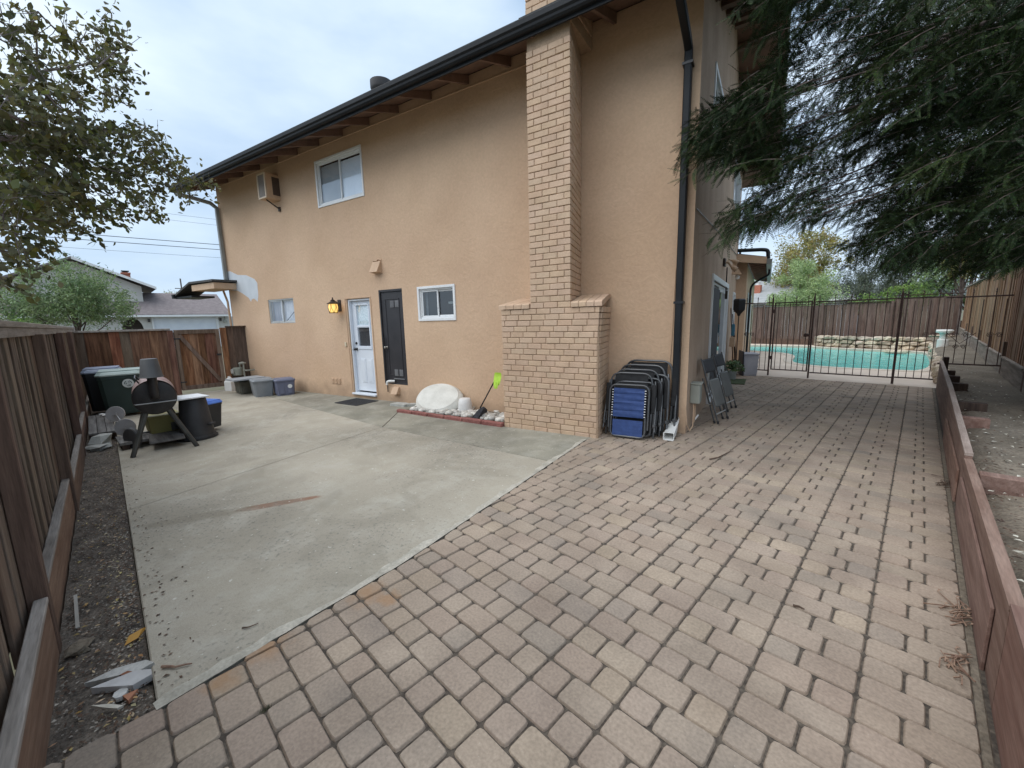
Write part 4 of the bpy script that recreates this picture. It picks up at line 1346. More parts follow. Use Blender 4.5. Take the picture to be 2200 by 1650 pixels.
for k in range(len(caps) - 1):
    mb = MB(); mb.box(caps[k + 1] + .004, caps[k], -.085, .055, FT + .045, FT + .085, .004); o = mb.build('cap_rail', WOOD_CAP, lf)
    mb = MB(); mb.box(caps[k + 1] + .004, caps[k], .026, .046, FT - .02, FT + .043, .003); mb.build('fascia_rail', WOOD_CAP, lf)

# ---- gate-side fence across the yard at x = -13.45
GX = -13.45
gzb = gz(GX, 1.2)
gf = thing('wooden_fence', 'short reddish board fence beside the wooden side gate', 'fence', (GX, -.4, gzb), 0)
y = .0
wid = [.13, .19, .21, .16, .2, .15, .2, .14, .2]
acc = .0
for k, wv in enumerate(wid):
    mb = MB(); mb.box((.0 if k % 2 else -.02), (.018 if k % 2 else -.002), acc - (.35 if k == 0 else .012), acc + wv + .012, .06, 1.66, .003)
    mb.build('board', WOOD_GATE if k not in (0, 4) else WOOD_LEFT, gf)
    acc += wv
mb = MB(); mb.box(-.03, .075, -.02, acc + .06, 1.655, 1.70, .004); mb.build('cap_rail', WOOD_CAP, gf)
for z in (.3, 1.3):
    mb = MB(); mb.box(-.075, -.022, 0, acc, z, z + .09); mb.build('rail', WOOD_BACK, gf)
mb = MB(); mb.box(-.05, .06, acc - .01, acc + .11, -.15, 1.653, .005); mb.build('post', WOOD_GATE, gf)
# ---- gate
gy0 = -.4 + acc + .125
gw = 2.26 - gy0
gt = thing('wooden_gate', 'wooden side gate with a diagonal brace and orange brown planks', 'gate', (GX, gy0, gzb), 0)
nb = 6
for k in range(nb):
    mb = MB(); o_ = -.012 if k % 2 else 0
    mb.box(-.02 + o_, -.002 + o_, gw * k / nb + .003 - .01, gw * (k + 1) / nb - .003 + .01, .12, 1.6, .003)
    mb.build('plank', WOOD_GATE, gt)
for q in ((.0, .085, .1, 1.66), (gw - .085, gw, .1, 1.66)):
    mb = MB(); mb.box(.0, .04, q[0], q[1], q[2], q[3], .004); mb.build('stile', WOOD_GATEFRAME, gt)
for q in ((.085, gw - .085, 1.55, 1.66), (.085, gw - .085, .1, .21)):
    mb = MB(); mb.box(.0, .038, q[0], q[1], q[2], q[3], .004); mb.build('rail', WOOD_GATEFRAME, gt)
mb = MB(); p0, p1 = Vector((.018, .10, 1.53)), Vector((.018, gw - .10, .25)); d = (p1 - p0)
M_ = Matrix.Translation((p0 + p1) / 2) @ Matrix.Rotation(math.atan2(d.z, d.y), 4, 'X')
mb.box(-.018, .018, -d.length / 2, d.length / 2, -.045, .045, .004, M_); mb.build('brace', WOOD_GATEFRAME, gt)
for z in (.3, 1.42):
    mb = MB(); mb.box(.04, .046, -.08, .12, z, z + .03); mb.cyl((.045, -.012, z - .02), (.045, -.012, z + .05), .01, n=8); mb.build('hinge', BLACK_IRON, gt)
mb = MB(); mb.box(.041, .052, gw - .12, gw - .02, .95, 1.0); mb.build('latch', BLACK_IRON, gt)
# ---- stub panel between the gate and the house
sp_ = thing('wooden_fence', 'narrow dark red fence stub between the gate and the house wall', 'fence', (GX, 2.285, gzb), 0)
mb = MB(); mb.box(-.05, .05, 0, .13, -.15, 1.69, .005); mb.build('post', WOOD_GATE, sp_)
mb = MB(); mb.box(-.03, -.01, .13, .30, .05, 1.70, .003); mb.build('board', WOOD_POST, sp_)
mb = MB(); mb.box(-.032, -.012, .303, .62, .05, 1.70, .003); mb.build('board', WOOD_POST, sp_)
mb = MB(); mb.box(-.06, .05, .132, .62, 1.702, 1.73, .003); mb.build('cap_rail', WOOD_BACK, sp_)

# ---- right cedar fence (yard y axis)
rf = thing('wooden_fence', 'tall warm brown cedar board fence on the raised strip at the right', 'fence', (1.235, 0, 0), 0)
bmr = board_mesh(.138, .018, 1.0, 'board', WOOD_RIGHT)
bmr2 = board_mesh(.15, .018, 1.0, 'board', WOOD_BACK)
def rtop(y): return 2.42
def rsoil(y): return .33 + max(0, y - 12.5) * .014
y = 7.5; k = 0
while y < 25.0:
    o = link('board', bmr, rf, loc=(-.01 + random.gauss(0, .003), y, rsoil(y) + .33), rot=(random.gauss(0, .004), 0, PI / 2 + random.gauss(0, .05)))
    o.scale = (random.uniform(.9, 1.06), 1, rtop(y) - rsoil(y) - .34)
    if k % 1 == 0:
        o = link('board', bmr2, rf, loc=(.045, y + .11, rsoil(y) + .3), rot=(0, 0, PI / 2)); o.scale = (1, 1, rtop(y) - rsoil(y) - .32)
    y += .205 if y < 15 else .17; k += 1
for z in (.9, 1.9):
    mb = MB(); mb.box(.0, .034, 7.3, 25.0, z, z + .085); mb.build('rail', WOOD_BACK, rf)
ys_ = [7.2, 9.72, 12.2, 14.65, 17.1, 19.5, 22.0, 25.0]
for a_, b_ in zip(ys_[:-1], ys_[1:]):
    s0 = rsoil((a_ + b_) / 2)
    mb = MB(); mb.box(-.055, -.022, a_ + .06, b_ - .06, s0 - .1, s0 + .31, .004); mb.build('kickboard', wood('kick_grey_wood', (.2, .165, .135), (.31, .265, .225), 'y', rnd=.12) if a_ < 8 else bpy.data.materials['kick_grey_wood'], rf)
    mb = MB(); mb.box(-.075, -.02, a_ + .06, b_ - .06, s0 + .312, s0 + .345, .004); mb.build('kickboard_cap', bpy.data.materials['kick_grey_wood'], rf)
    mb = MB(); mb.box(-.06, .03, b_ - .05, b_ + .05, s0 - .2, s0 + .62, .004); mb.build('post', WOOD_POST, rf)
    mb = MB(); mb.box(-.055, .095, a_, b_ - .004, 2.425, 2.462, .004); mb.build('cap_rail', WOOD_RETAINTOP, rf)
# ---- back fence
bf = thing('wooden_fence', 'brown stained board fence across the back behind the pool', 'fence', (0, 24.85, 0), 0)
bmf = board_mesh(.145, .02, 1.0, 'board', WOOD_FAR)
x = -12.5
while x < 1.15:
    top = (2.0 if x < -.85 else 2.12) + .02 * math.sin(x * 1.3)
    if x < -2.5: top = 1.93 + .05 * abs(x + 4) * .2
    o = link('board', bmf, bf, loc=(x, random.gauss(0, .004), -.02)); o.scale = (random.uniform(.95, 1.05), 1, top)
    x += .15
for q in ((-12.6, -.93, 1.9, 1.935), (-.92, 1.2, 2.13, 2.165)):
    mb = MB(); mb.box(q[0], q[1], -.07, .05, q[2] + .07, q[3] + .07, .004); mb.build('cap_rail', WOOD_BACK, bf)
mb = MB(); mb.box(-12.6, 1.2, -.035, -.012, .0, .28, .004); mb.build('kickboard', WOOD_POST, bf)
for px in (-10.9, -8.4, -5.9, -3.4, -.93):
    mb = MB(); mb.box(px - .045, px + .045, -.10, -.037, -.05, 2.0, .004); mb.build('post', WOOD_FAR, bf)

# ---- retaining boards
rw = thing('retaining_board_wall', 'low reddish brown retaining board wall with grey top edge beside the pavers', 'retaining wall', (.352, 0, 0), 0)
secs = [(-1.0, 2.35, .455, .455), (2.35, 4.72, .44, .41), (4.72, 7.75, .455, .545), (7.75, 11.75, .55, .575)]
for k, (a_, b_, za, zb) in enumerate(secs):
    dx = .0 if k != 1 else .0
    mb = MB(); mb.v = [(x, y, z) for x in (dx, dx + .042) for y, z in ((a_ + .004, -.08), (b_ - .004, -.08), (b_ - .004, zb - .012), (a_ + .004, za - .012))]
    mb.f = [(0, 1, 2, 3)[::-1], (4, 5, 6, 7), (0, 4, 7, 3)[::-1], (1, 2, 6, 5), (3, 7, 6, 2)[::-1], (0, 1, 5, 4)]
    mb.build('board', WOOD_RETAIN, rw)
    mb = MB(); mb.v = [(x, y, z) for x in (dx - .003, dx + .044) for y, z in ((a_ + .002, za - .0105), (b_ - .002, zb - .0105), (b_ - .002, zb + .012), (a_ + .002, za + .012))]
    mb.f = [(0, 1, 2, 3)[::-1], (4, 5, 6, 7), (0, 4, 7, 3)[::-1], (1, 2, 6, 5), (3, 7, 6, 2)[::-1], (0, 1, 5, 4)]
    mb.build('cap_board', WOOD_RETAINTOP if k > 1 else WOOD_RETAIN, rw)
mb = MB(); mb.box(-.018, -.002, 4.9, 7.2, -.05, .27, .003); mb.build('board', WOOD_RETAIN, rw)
mb = MB(); mb.box(-.016, -.002, 2.6, 4.6, -.05, .30, .003); mb.build('board', WOOD_RETAIN, rw)
for y_, l in ((4.3, .3), (6.5, .22), (7.55, .28), (9.4, .22), (10.4, .18), (11.3, .16)):
    mb = MB(); mb.box(.05, .05 + l, y_ - .05, y_ + .05, .30, .44, .006); mb.build('anchor_block', WOOD_BACK if y_ > 7 else WOOD_RETAIN, rw)
mb = MB(); mb.box(.045, .12, 11.6, 11.74, .2, .66, .005); mb.build('post', WOOD_BACK, rw)

# ---- iron pool fence
FY = 12.12
def spear(mb, x, z0, z1, r=.0065):
    mb.box(x - r, x + r, -r, r, z0, z1)
def finial(mb, x, z):
    mb.lathe([(.008, 0), (.016, .02), (.004, .035), (.014, .05), (.0, .09)], (x, 0, z), 6)
def iron_run(th, x0, x1, n, zb, zt, step=True):
    for k in range(n):
        x = x0 + (x1 - x0) * (k + .5) / n
        mb = MB(); tall = k % 2 == 0
        spear(mb, x, zb, zt + (.07 if tall else -.06))
        if tall: finial(mb, x, zt + .07)
        mb.build('bar', IRON, th)
    for z in (zb + .0, zt - .0):
        mb = MB(); mb.box(x0, x1, -.012, .012, z - .014, z + .014, .002); mb.build('rail', IRON, th)
def iron_post(th, x, z0, z1, w=.017):
    mb = MB(); mb.box(x - w, x + w, -w, w, z0, z1, .003); finial(mb, x, z1); return mb.build('post', IRON, th)
if1 = thing('iron_fence', 'brown iron pool fence section between the house wall and the iron gate', 'fence', (0, FY, 0), 0)
iron_run(if1, -3.35, -2.71, 5, .13, 1.86)
iron_post(if1, -2.69, .0, 1.98)
if2 = thing('iron_fence', 'long brown iron pool fence section right of the iron gate', 'fence', (0, FY, 0), 0)
iron_post(if2, -1.835, .0, 1.97)
iron_run(if2, -1.81, -.335, 10, .14, 1.84)
iron_post(if2, -.315, .0, 1.97, .022)
iron_run(if2, -.29, .30, 5, .15, 1.84)
iron_run(if2, .33, 1.2, 6, .49, 1.82)
def scroll(mb, cx, cz, s, flip):
    pts = []
    for q in range(22):
        t = q / 21
        a = t * 3.6 * PI
        r = s * (1 - t * .8)
        pts.append((cx + flip * r * math.cos(a), 0, cz + r * math.sin(a)))
    mb.tube(pts, .006, 4)
mb = MB()
for cx, fl in ((.1, 1), (.22, -1), (.52, 1), (.66, -1), (.98, 1), (1.1, -1)): scroll(mb, cx, 1.08, .05, fl)
mb.tube([(.40, 0, 1.12), (.60, 0, .90), (.80, 0, 1.12)], .008, 4); scroll(mb, .55, .84, .045, 1); scroll(mb, .66, .84, .045, -1)
mb.build('scrollwork', IRON, if2)
mb = MB()
for cx, fl in ((-3.25, 1), (-3.12, -1), (-3.26, 1)): scroll(mb, cx, 1.06 if fl > 0 else 1.06, .055, fl)
mb.build('scrollwork', IRON, if1)
ig = thing('iron_gate', 'brown iron pool gate with latch box between two posts', 'gate', (0, FY, 0), 0)
mb = MB()
for q in ((-2.645, -2.618, .155, 1.86), (-1.89, -1.863, .155, 1.86)): mb.box(q[0], q[1], -.013, .013, q[2], q[3], .002)
mb.build('stile', IRON, ig)
for z in (.168, 1.847):
    mb = MB(); mb.box(-2.617, -1.891, -.012, .012, z - .013, z + .013, .002); mb.build('rail', IRON, ig)
for k in range(6):
    x = -2.617 + .726 * (k + .5) / 6
    mb = MB(); spear(mb, x, .18, 1.92 if k % 2 else 1.835); 
    if k % 2: finial(mb, x, 1.92)
    mb.build('bar', IRON, ig)
mb = MB(); mb.box(-1.99, -1.895, -.03, .03, 1.01, 1.09, .006); mb.build('latch_box', IRON, ig)
mb = MB()
for z in (.42, 1.6): mb.cyl((-2.655, 0, z), (-2.655, 0, z + .09), .016, n=8)
mb.build('hinge', IRON, ig)

# ---- rock wall round the pool
ROCK = mat('flagstone', (.34, .275, .2), (.55, .46, .36), rough=.9, ns=4, det=7, fine=.18, fs=25, bump=.8, bs=14, bd=.02, rnd=.28, hue=.012)
rk = thing('rock_wall', 'pale stacked flagstone wall behind the pool', 'rock wall', (0, 0, 0), 0)
def stone_mesh(seed, name, rad=1.0, flat=.6, m=ROCK, n1=7, n2=5, rough=.22):
    r = random.Random(seed)
    mb = MB()
    rings = []
    for j in range(n2 + 1):
        th = PI * j / n2
        rg = []
        for i in range(n1):
            a = 2 * PI * i / n1
            k = rad * (1 + r.uniform(-rough, rough) * (0 if j in (0, n2) else 1))
            sz = math.copysign(abs(math.cos(th)) ** .7, math.cos(th))
            rg.append((k * max(.12, math.sin(th) ** .7) * math.cos(a), k * max(.12, math.sin(th) ** .7) * math.sin(a), -sz * flat * rad * r.uniform(.9, 1.1)))
        rings.append(rg)
    mb.loft(rings)
    me = mb.mesh(name); me.materials.append(m)
    return me
SM = [stone_mesh(i, 'stone') for i in range(7)]
mb = MB(); mb.prism([(-3.1, 24.2), (-2.5, 23.35), (-1.2, 23.0), (.2, 22.75), (.75, 22.4), (.75, 12.45), (.46, 12.45), (.46, 22.1), (.1, 22.5), (-1.2, 22.75), (-2.7, 23.1), (-3.5, 24.0)][:0] or [(-3.6, 24.5), (-3.1, 24.0), (-2.5, 23.45), (-1.2, 23.0), (.3, 22.7), (1.1, 22.7), (1.1, 24.7), (-3.6, 24.7)], -.1, .42)
mb.build('rock_wall_fill', SOIL, rk)
path = [(-3.45, 24.25), (-2.9, 23.65), (-2.4, 23.3), (-1.2, 22.95), (.2, 22.65)]
for row in range(3):
    t = random.uniform(0, .1)
    L = sum((Vector(path[i + 1]) - Vector(path[i])).length for i in range(4))
    while t < L:
        w_ = random.uniform(.24, .5)
        u = t + w_ / 2; i = 0
        while i < 3 and u > (Vector(path[i + 1]) - Vector(path[i])).length:
            u -= (Vector(path[i + 1]) - Vector(path[i])).length; i += 1
        d_ = (Vector(path[i + 1]) - Vector(path[i])); p = Vector(path[i]) + d_.normalized() * u
        hgt = .105
        o = link('stone', random.choice(SM), rk, loc=(p.x + random.uniform(-.03, .03), p.y - .02 * (2 - row), .08 + row * .17 + random.uniform(-.02, .02)), rot=(0, random.uniform(-.1, .1), math.atan2(d_.y, d_.x)))
        o.scale = (w_ * .56, .17, .15)
        t += w_
# low rock edging along the right side of the pool
for k in range(44):
    y = 12.6 + k * .235
    for row in range(2):
        o = link('stone', random.choice(SM), rk, loc=(.46 + random.uniform(-.04, .04), y + random.uniform(-.05, .05), .06 + row * .19), rot=(0, random.uniform(-.15, .15), random.uniform(-.4, .4)))
        o.scale = (.13, random.uniform(.13, .18), random.uniform(.13, .16))
    if y > 22.6: break
mb = MB(); mb.lathe([(.14, -.3), (.14, .04), (.10, .07), (.09, .2), (.11, .25), (.20, .28), (.21, .33), (.19, .36), (.05, .36)], (.0, 0, 0), 18)
o = mb.build('pedestal', mat('white_plaster', (.7, .69, .66), (.78, .77, .74), rough=.7), smooth=True, loc=(.58, 19.0, .58)); tag(o, 'white plaster pedestal standing on the rocks by the pool', 'pedestal')
o = link('stone', stone_mesh(77, 'flat_stone', 1, .4), None, loc=(.62, 21.6, .62)); o.scale = (.35, .22, .12); tag(o, 'flat pale stone lying beyond the white pedestal', 'stone')
o = link('stone', stone_mesh(78, 'flat_stone', 1, .5), None, loc=(-.55, 21.9, .0)); o.scale = (.42, .22, .15); tag(o, 'smooth pale stone at the pool edge below the rock wall', 'stone')
# ================================================================== THINGS ON AND BY THE HOUSE
# window air conditioner
ac = hthing('air_conditioner', 'tan window air conditioner box jutting from the upstairs wall', 'air conditioner', -10.185, WY, 4.81)
mb = MB(); mb.box(-.17, .17, -.31, .02, -.28, .28, .012); mb.build('casing', TAN_PAINT, ac)
mb = MB()
for q in ((-.17, .17, .245, .28), (-.17, .17, -.28, -.245), (-.17, -.135, -.245, .245), (.135, .17, -.245, .245)): mb.box(q[0], q[1], -.335, -.312, q[2], q[3], .004)
mb.build('front_frame', mat('cream_paint', (.58, .47, .34), (.64, .52, .39), rough=.6), ac)
mb = MB()
for k in range(23): mb.box(-.135, .135, -.322, -.314, -.24 + k * .021, -.228 + k * .021)
mb.build('grille', mat('grey_grille', (.24, .21, .19), (.32, .29, .27), rough=.6), ac)
mb = MB(); mb.box(.171, .176, -.17, -.0, -.19, .21)
for k in range(10): mb.box(.176, .181, -.16, -.01, -.17 + k * .037, -.155 + k * .037)
mb.build('side_louvre', mat('dark_louvre', (.09, .06, .045), rough=.7), ac)
mb = MB(); mb.tube([(.02, -.26, -.29), (.1, -.03, -.46)], .016, 6); mb.box(.07, .13, -.04, 0, -.52, -.42, .005); mb.build('bracket', BRONZE, ac)

# lit wall lantern
ln = hthing('wall_lantern', 'bronze wall lantern glowing yellow beside the white door', 'lantern', -8.14, WY, 2.0)
mb = MB(); mb.box(-.055, .055, -.022, 0, -.13, .13, .008); mb.build('back_plate', BRONZE, ln)
mb = MB(); mb.tube(rounded_loop([(0, -.02, .03), (0, -.09, .09), (0, -.17, .10), (0, -.17, .06)], .04), .011, 8); mb.build('arm', BRONZE, ln, smooth=True)
mb = MB(); mb.lathe([(.125, .035), (.128, .045), (.07, .075), (.045, .10), (.05, .11), (.02, .13), (.012, .15), (.018, .16), (0, .185)], (0, -.17, 0), 18); mb.build('cap', BRONZE, ln, smooth=True)
GLOW = bpy.data.materials.new('lantern_glow'); GLOW.use_nodes = True
_b = GLOW.node_tree.nodes['Principled BSDF']
_b.inputs['Base Color'].default_value = (.8, .6, .25, 1); _b.inputs['Emission Color'].default_value = (1.0, .58, .13, 1); _b.inputs['Emission Strength'].default_value = .5; _b.inputs['Roughness'].default_value = .4
mb = MB(); mb.lathe([(.085, .03), (.098, -.03), (.092, -.1), (.07, -.16)], (0, -.17, 0), 18); mb.build('glass_shade', GLOW, ln, smooth=True)
mb = MB(); mb.lathe([(.09, -.165), (.095, -.155), (.085, -.15), (.08, -.16)], (0, -.17, 0), 18)
for k in range(6):
    a_ = 2 * PI * k / 6
    for sg in (-1, 1):
        mb.tube([(.1 * math.cos(a_), -.17 + .1 * math.sin(a_), .03), (.106 * math.cos(a_ + sg * .1), -.17 + .106 * math.sin(a_ + sg * .1), -.06), (.092 * math.cos(a_ + sg * .5), -.17 + .092 * math.sin(a_ + sg * .5), -.155)], .004, 4)
mb.build('cage', BRONZE, ln)

# flood light and fittings on the side wall
fl = hthing('flood_light', 'tan twin flood light fixture above the sliding door', 'light', WX, 9.75, 2.66)
mb = MB(); mb.box(0, .05, -.09, .09, -.08, .08, .01); mb.build('junction_box', BRONZE, fl)
for sy, dz in ((-.0, -.10), (.16, .05)):
    mb = MB(); mb.tube([(.04, sy * .4, 0), (.10, sy, dz * .5 + .04), (.16, sy + .04, dz)], .022, 8); mb.lathe([(.03, 0), (.05, .05), (.055, .11), (.0, .12)], (.16, sy + .04, dz), 12, Matrix.Rotation(math.radians(125), 4, 'Y')); mb.build('lamp_head', TAN_PAINT, fl, smooth=True)
mb = MB(); mb.tube([(.012, .85, -.02), (.012, .85, -.55)], .014, 6); mb.box(0, .05, .80, .90, -.72, -.54, .006); mb.build('conduit_box', BRONZE, fl)
sc = hthing('wall_sconce', 'small triangular shaded lamp at the end of the side wall', 'light', WX, 12.3, 2.62)
mb = MB(); mb.loft([[(0, -.1, .0), (0, .1, .0), (.22, .12, -.02), (.22, -.12, -.02)], [(0, -.03, .3), (0, .03, .3), (.03, .03, .3), (.03, -.03, .3)]]); mb.build('shade', TAN_PAINT, sc)
mb = MB(); mb.lathe([(.0, -.12), (.05, -.1), (.06, -.04), (.03, 0)], (.12, 0, -.02), 12); mb.build('bulb', mat('clear_bulb', (.7, .7, .66), rough=.15), sc, smooth=True)

# electrical box near the corner
eb = hthing('electrical_box', 'grey outdoor electrical box low on the side wall corner', 'electrical box', WX, 6.16, .5)
GREYBOX = mat('grey_box_paint', (.27, .28, .24), (.34, .35, .3), rough=.55)
mb = MB(); mb.box(0, .13, -.10, .10, -.13, .14, .012); mb.build('box', GREYBOX, eb)
mb = MB(); mb.box(.0, .145, -.11, .11, .141, .163, .006); mb.build('lid', GREYBOX, eb)
mb = MB(); mb.tube([(.06, 0, -.13), (.06, 0, -.36), (.05, .02, -.42)], .012, 6); mb.tube([(.05, -.06, -.13), (.07, -.2, -.42), (.05, -.33, -.46), (.02, -.40, -.36), (.0, -.415, -.1)], .007, 5); mb.build('cable', TAN_PAINT, eb)
mb = MB(); mb.tube([(.05, .02, -.40), (.10, .08, -.32)], .012, 6); mb.build('white_conduit', WHITE_PVC, eb)

# ================================================================== ROCK BED
bed = MB()
b0, b1 = h2y(-5.73, 5.12), h2y(-3.33, 5.02)
bed.add([(p.x, p.y, gz(p.x, p.y) + .008) for p in (h2y(-5.70, 5.14), h2y(-3.33, 5.06), h2y(-3.33, WY), h2y(-5.70, WY))], [(0, 1, 2, 3)])
rock_bed = bed.build('rock_bed', SOIL, kind='structure')
PEB = mat('river_pebble', (.42, .4, .36), (.6, .57, .52), rough=.7, ns=9, fine=.1, fs=40, rnd=.3, hue=.012)
PM_ = [stone_mesh(100 + i, 'pebble', 1, .7, PEB, 8, 5, .14) for i in range(6)]
for me_ in PM_: me_.polygons.foreach_set('use_smooth', [True] * len(me_.polygons))
for k in range(190):
    hx = random.uniform(-5.6, -3.36); hy = 5.2 + (random.random() ** 1.5) * .5
    if -5.45 < hx < -4.6 and hy > 5.42: continue
    s = random.uniform(.025, .06)
    p = h2y(hx, hy)
    o = link('stone', random.choice(PM_), rock_bed, loc=(p.x, p.y, gz(p.x, p.y) + .02 + s * .35 + random.uniform(0, .03)), rot=(random.uniform(-.3, .3), random.uniform(-.3, .3), random.uniform(0, 6)))
    o.scale = (s * random.uniform(.9, 1.4), s, s * random.uniform(.7, 1))
for hx, hy, s in ((-4.03, 5.42, .085), (-3.95, 5.33, .09), (-3.52, 5.35, .1), (-4.25, 5.42, .08), (-5.1, 5.33, .085), (-4.1, 5.52, .09), (-3.45, 5.3, .09)):
    p = h2y(hx, hy); o = link('stone', random.choice(PM_), rock_bed, loc=(p.x, p.y, gz(p.x, p.y) + .06)); o.scale = (s * 1.2, s, s * .75)
REDBRICK = mat('red_edging', (.21, .075, .065), (.3, .12, .1), rough=.9, ns=14, fine=.2, fs=60, bump=.6, rnd=.15, island=True)
ex = (b1 - b0); L_ = ex.length; an = math.atan2(ex.y, ex.x)
for k in range(6):
    mb = MB(); w_ = L_ / 6; mb.box(-w_ / 2 + .006, w_ / 2 - .006, -.045, .045, -.05, .055 + random.uniform(-.008, .008), .008)
    c = b0 + ex * ((k + .5) / 6)
    mb.build('edging_block', REDBRICK, rock_bed, loc=(c.x, c.y, gz(c.x, c.y)), rot=(0, 0, an + random.gauss(0, .012)))
# big white disc stone leaning on the wall
PLASTER = mat('white_cast_stone', (.56, .55, .5), (.66, .65, .6), rough=.75, ns=5, fine=.06, fs=50, bump=.2, bs=40)
o = hthing('stone_basin', 'large oval white cast stone basin leaning against the wall above the pebbles', 'basin', -5.09, 5.56, gz(*hp(-5.09, 5.56)) - .0)
mb = MB()
prof = [(.0, .10), (.26, .10), (.36, .085), (.385, .05), (.41, .03), (.425, -.02), (.40, -.06), (.0, -.06)]
rr = []
for r_, z_ in prof:
    rr.append([Vector((r_ * 1.17 * math.cos(2 * PI * i / 36) * (1 + .02 * math.sin(3 * 2 * PI * i / 36)), r_ * .92 * math.sin(2 * PI * i / 36), z_)) for i in range(36)])
mb.loft(rr)
Mx = Matrix.Translation((0, -.02, .205)) @ Matrix.Rotation(math.radians(7), 4, 'Y') @ Matrix.Rotation(math.radians(33), 4, 'X')
mb.v = [tuple(Mx @ Vector(p)) for p in mb.v]
mb.build('basin', PLASTER, o, smooth=True)
# white pot upside down
o = hthing('plant_pot', 'upturned off white plant pot beside the white basin', 'pot', -4.46, 5.52, gz(*hp(-4.46, 5.5)) + .03)
mb = MB(); mb.lathe([(.115, 0), (.128, .01), (.13, .05), (.122, .16), (.1, .235), (.09, .243), (.0, .243)], (0, 0, 0), 24); mb.build('pot_body', mat('white_pot', (.6, .59, .57), (.68, .67, .65), rough=.6), o, smooth=True)
# broom
o = hthing('broom', 'black broom with lime green rag hanging from its handle leaning on the chimney', 'broom', -3.97, 5.27, gz(*hp(-3.97, 5.3)) + .02)
top = Vector((.40, .02, .76))
mb = MB(); mb.tube([Vector((.02, .01, .17)), top], .011, 8); mb.build('handle', BLACK_IRON, o)
mb = MB(); dv = top.normalized(); q = dv.to_track_quat('Z', 'Y').to_matrix().to_4x4()
mb.loft([[q @ Vector((x, y, z)) + Vector((.0, 0, .0)) for x, y in ((-w, -t), (w, -t), (w, t), (-w, t))] for w, t, z in ((.15, .05, -.02), (.145, .048, .05), (.085, .035, .17), (.025, .02, .21))])
mb.build('brush_head', mat('black_bristle', (.02, .02, .024), (.045, .045, .05), rough=.9, ns=30), o)
LIME = mat('lime_rag', (.42, .68, .06), (.5, .75, .1), rough=.8, ns=10)
mb = MB()
for w0, ln_, ox in ((.05, .26, -.015), (.045, .2, .03)):
    n = 7
    for i in range(n + 1):
        t = i / n
        w_ = w0 * math.sin(PI * (.15 + .75 * t)) + .006
        c = top + Vector((ox + .02 * t - .1 * t * .4, -.03 - .01 * t, .02 - ln_ * t))
        for sx in (-1, 1): mb.v.append(tuple(c + Vector((sx * w_, .012 * math.sin(t * 6 + sx), 0))))
    b_ = len(mb.v) - 2 * (n + 1)
    mb.f += [(b_ + 2 * i, b_ + 2 * i + 1, b_ + 2 * i + 3, b_ + 2 * i + 2) for i in range(n)]
mb.build('rag', LIME, o, smooth=True)
# black door mat, stone slabs
o = hthing('door_mat', 'black rubber door mat on the concrete below the white door', 'mat', -7.32, 5.41, gz(*hp(-7.3, 5.4)) + .003)
mb = MB(); mb.box(-.36, .36, -.27, .29, 0, .012, .004); mb.build('mat_pad', mat('black_rubber', (.018, .018, .02), (.035, .035, .038), rough=.85, ns=60), o)
mb = MB()
for k in range(11): mb.box(-.31 + k * .058, -.285 + k * .058, -.22, .24, .0122, .0155)
mb.build('mat_rib', bpy.data.materials['black_rubber'], o)
SLABS = mat('grey_slab', (.36, .36, .33), (.45, .45, .42), rough=.9, ns=8, fine=.1)
for x_, y_, r_, lab in ((-6.12, 5.55, .1, 'thin grey stone slab lying left of the rock bed edging'), (-5.86, 5.62, .6, 'small broken slab corner touching the rock bed')):
    p = h2y(x_, y_); mb = MB(); mb.prism([(-.2, -.09), (.17, -.1), (.22, .03), (.08, .1), (-.16, .09)] if r_ < .3 else [(-.1, -.06), (.1, -.05), (.07, .07), (-.06, .08)], 0, .045)
    o = mb.build('stone_slab', SLABS, loc=(p.x, p.y, gz(p.x, p.y)), rot=(0, 0, HOUSE_ANGLE + r_)); tag(o, lab, 'stone slab')
# grey tray hidden in the corner: a folded grey cloth by the chimney
o = hthing('wood_offcut', 'grey wedge of board leaning in the corner behind the broom', 'board', -3.42, 5.62, gz(*hp(-3.4, 5.6)))
mb = MB(); mb.loft([[(-.22, -.02, 0), (.07, -.02, 0), (.07, .02, 0), (-.22, .02, 0)], [(.03, .08, .36), (.08, .08, .36), (.08, .12, .36), (.03, .12, .36)]]); mb.build('offcut', mat('grey_board', (.2, .16, .13), (.27, .22, .18), rough=.9), o)

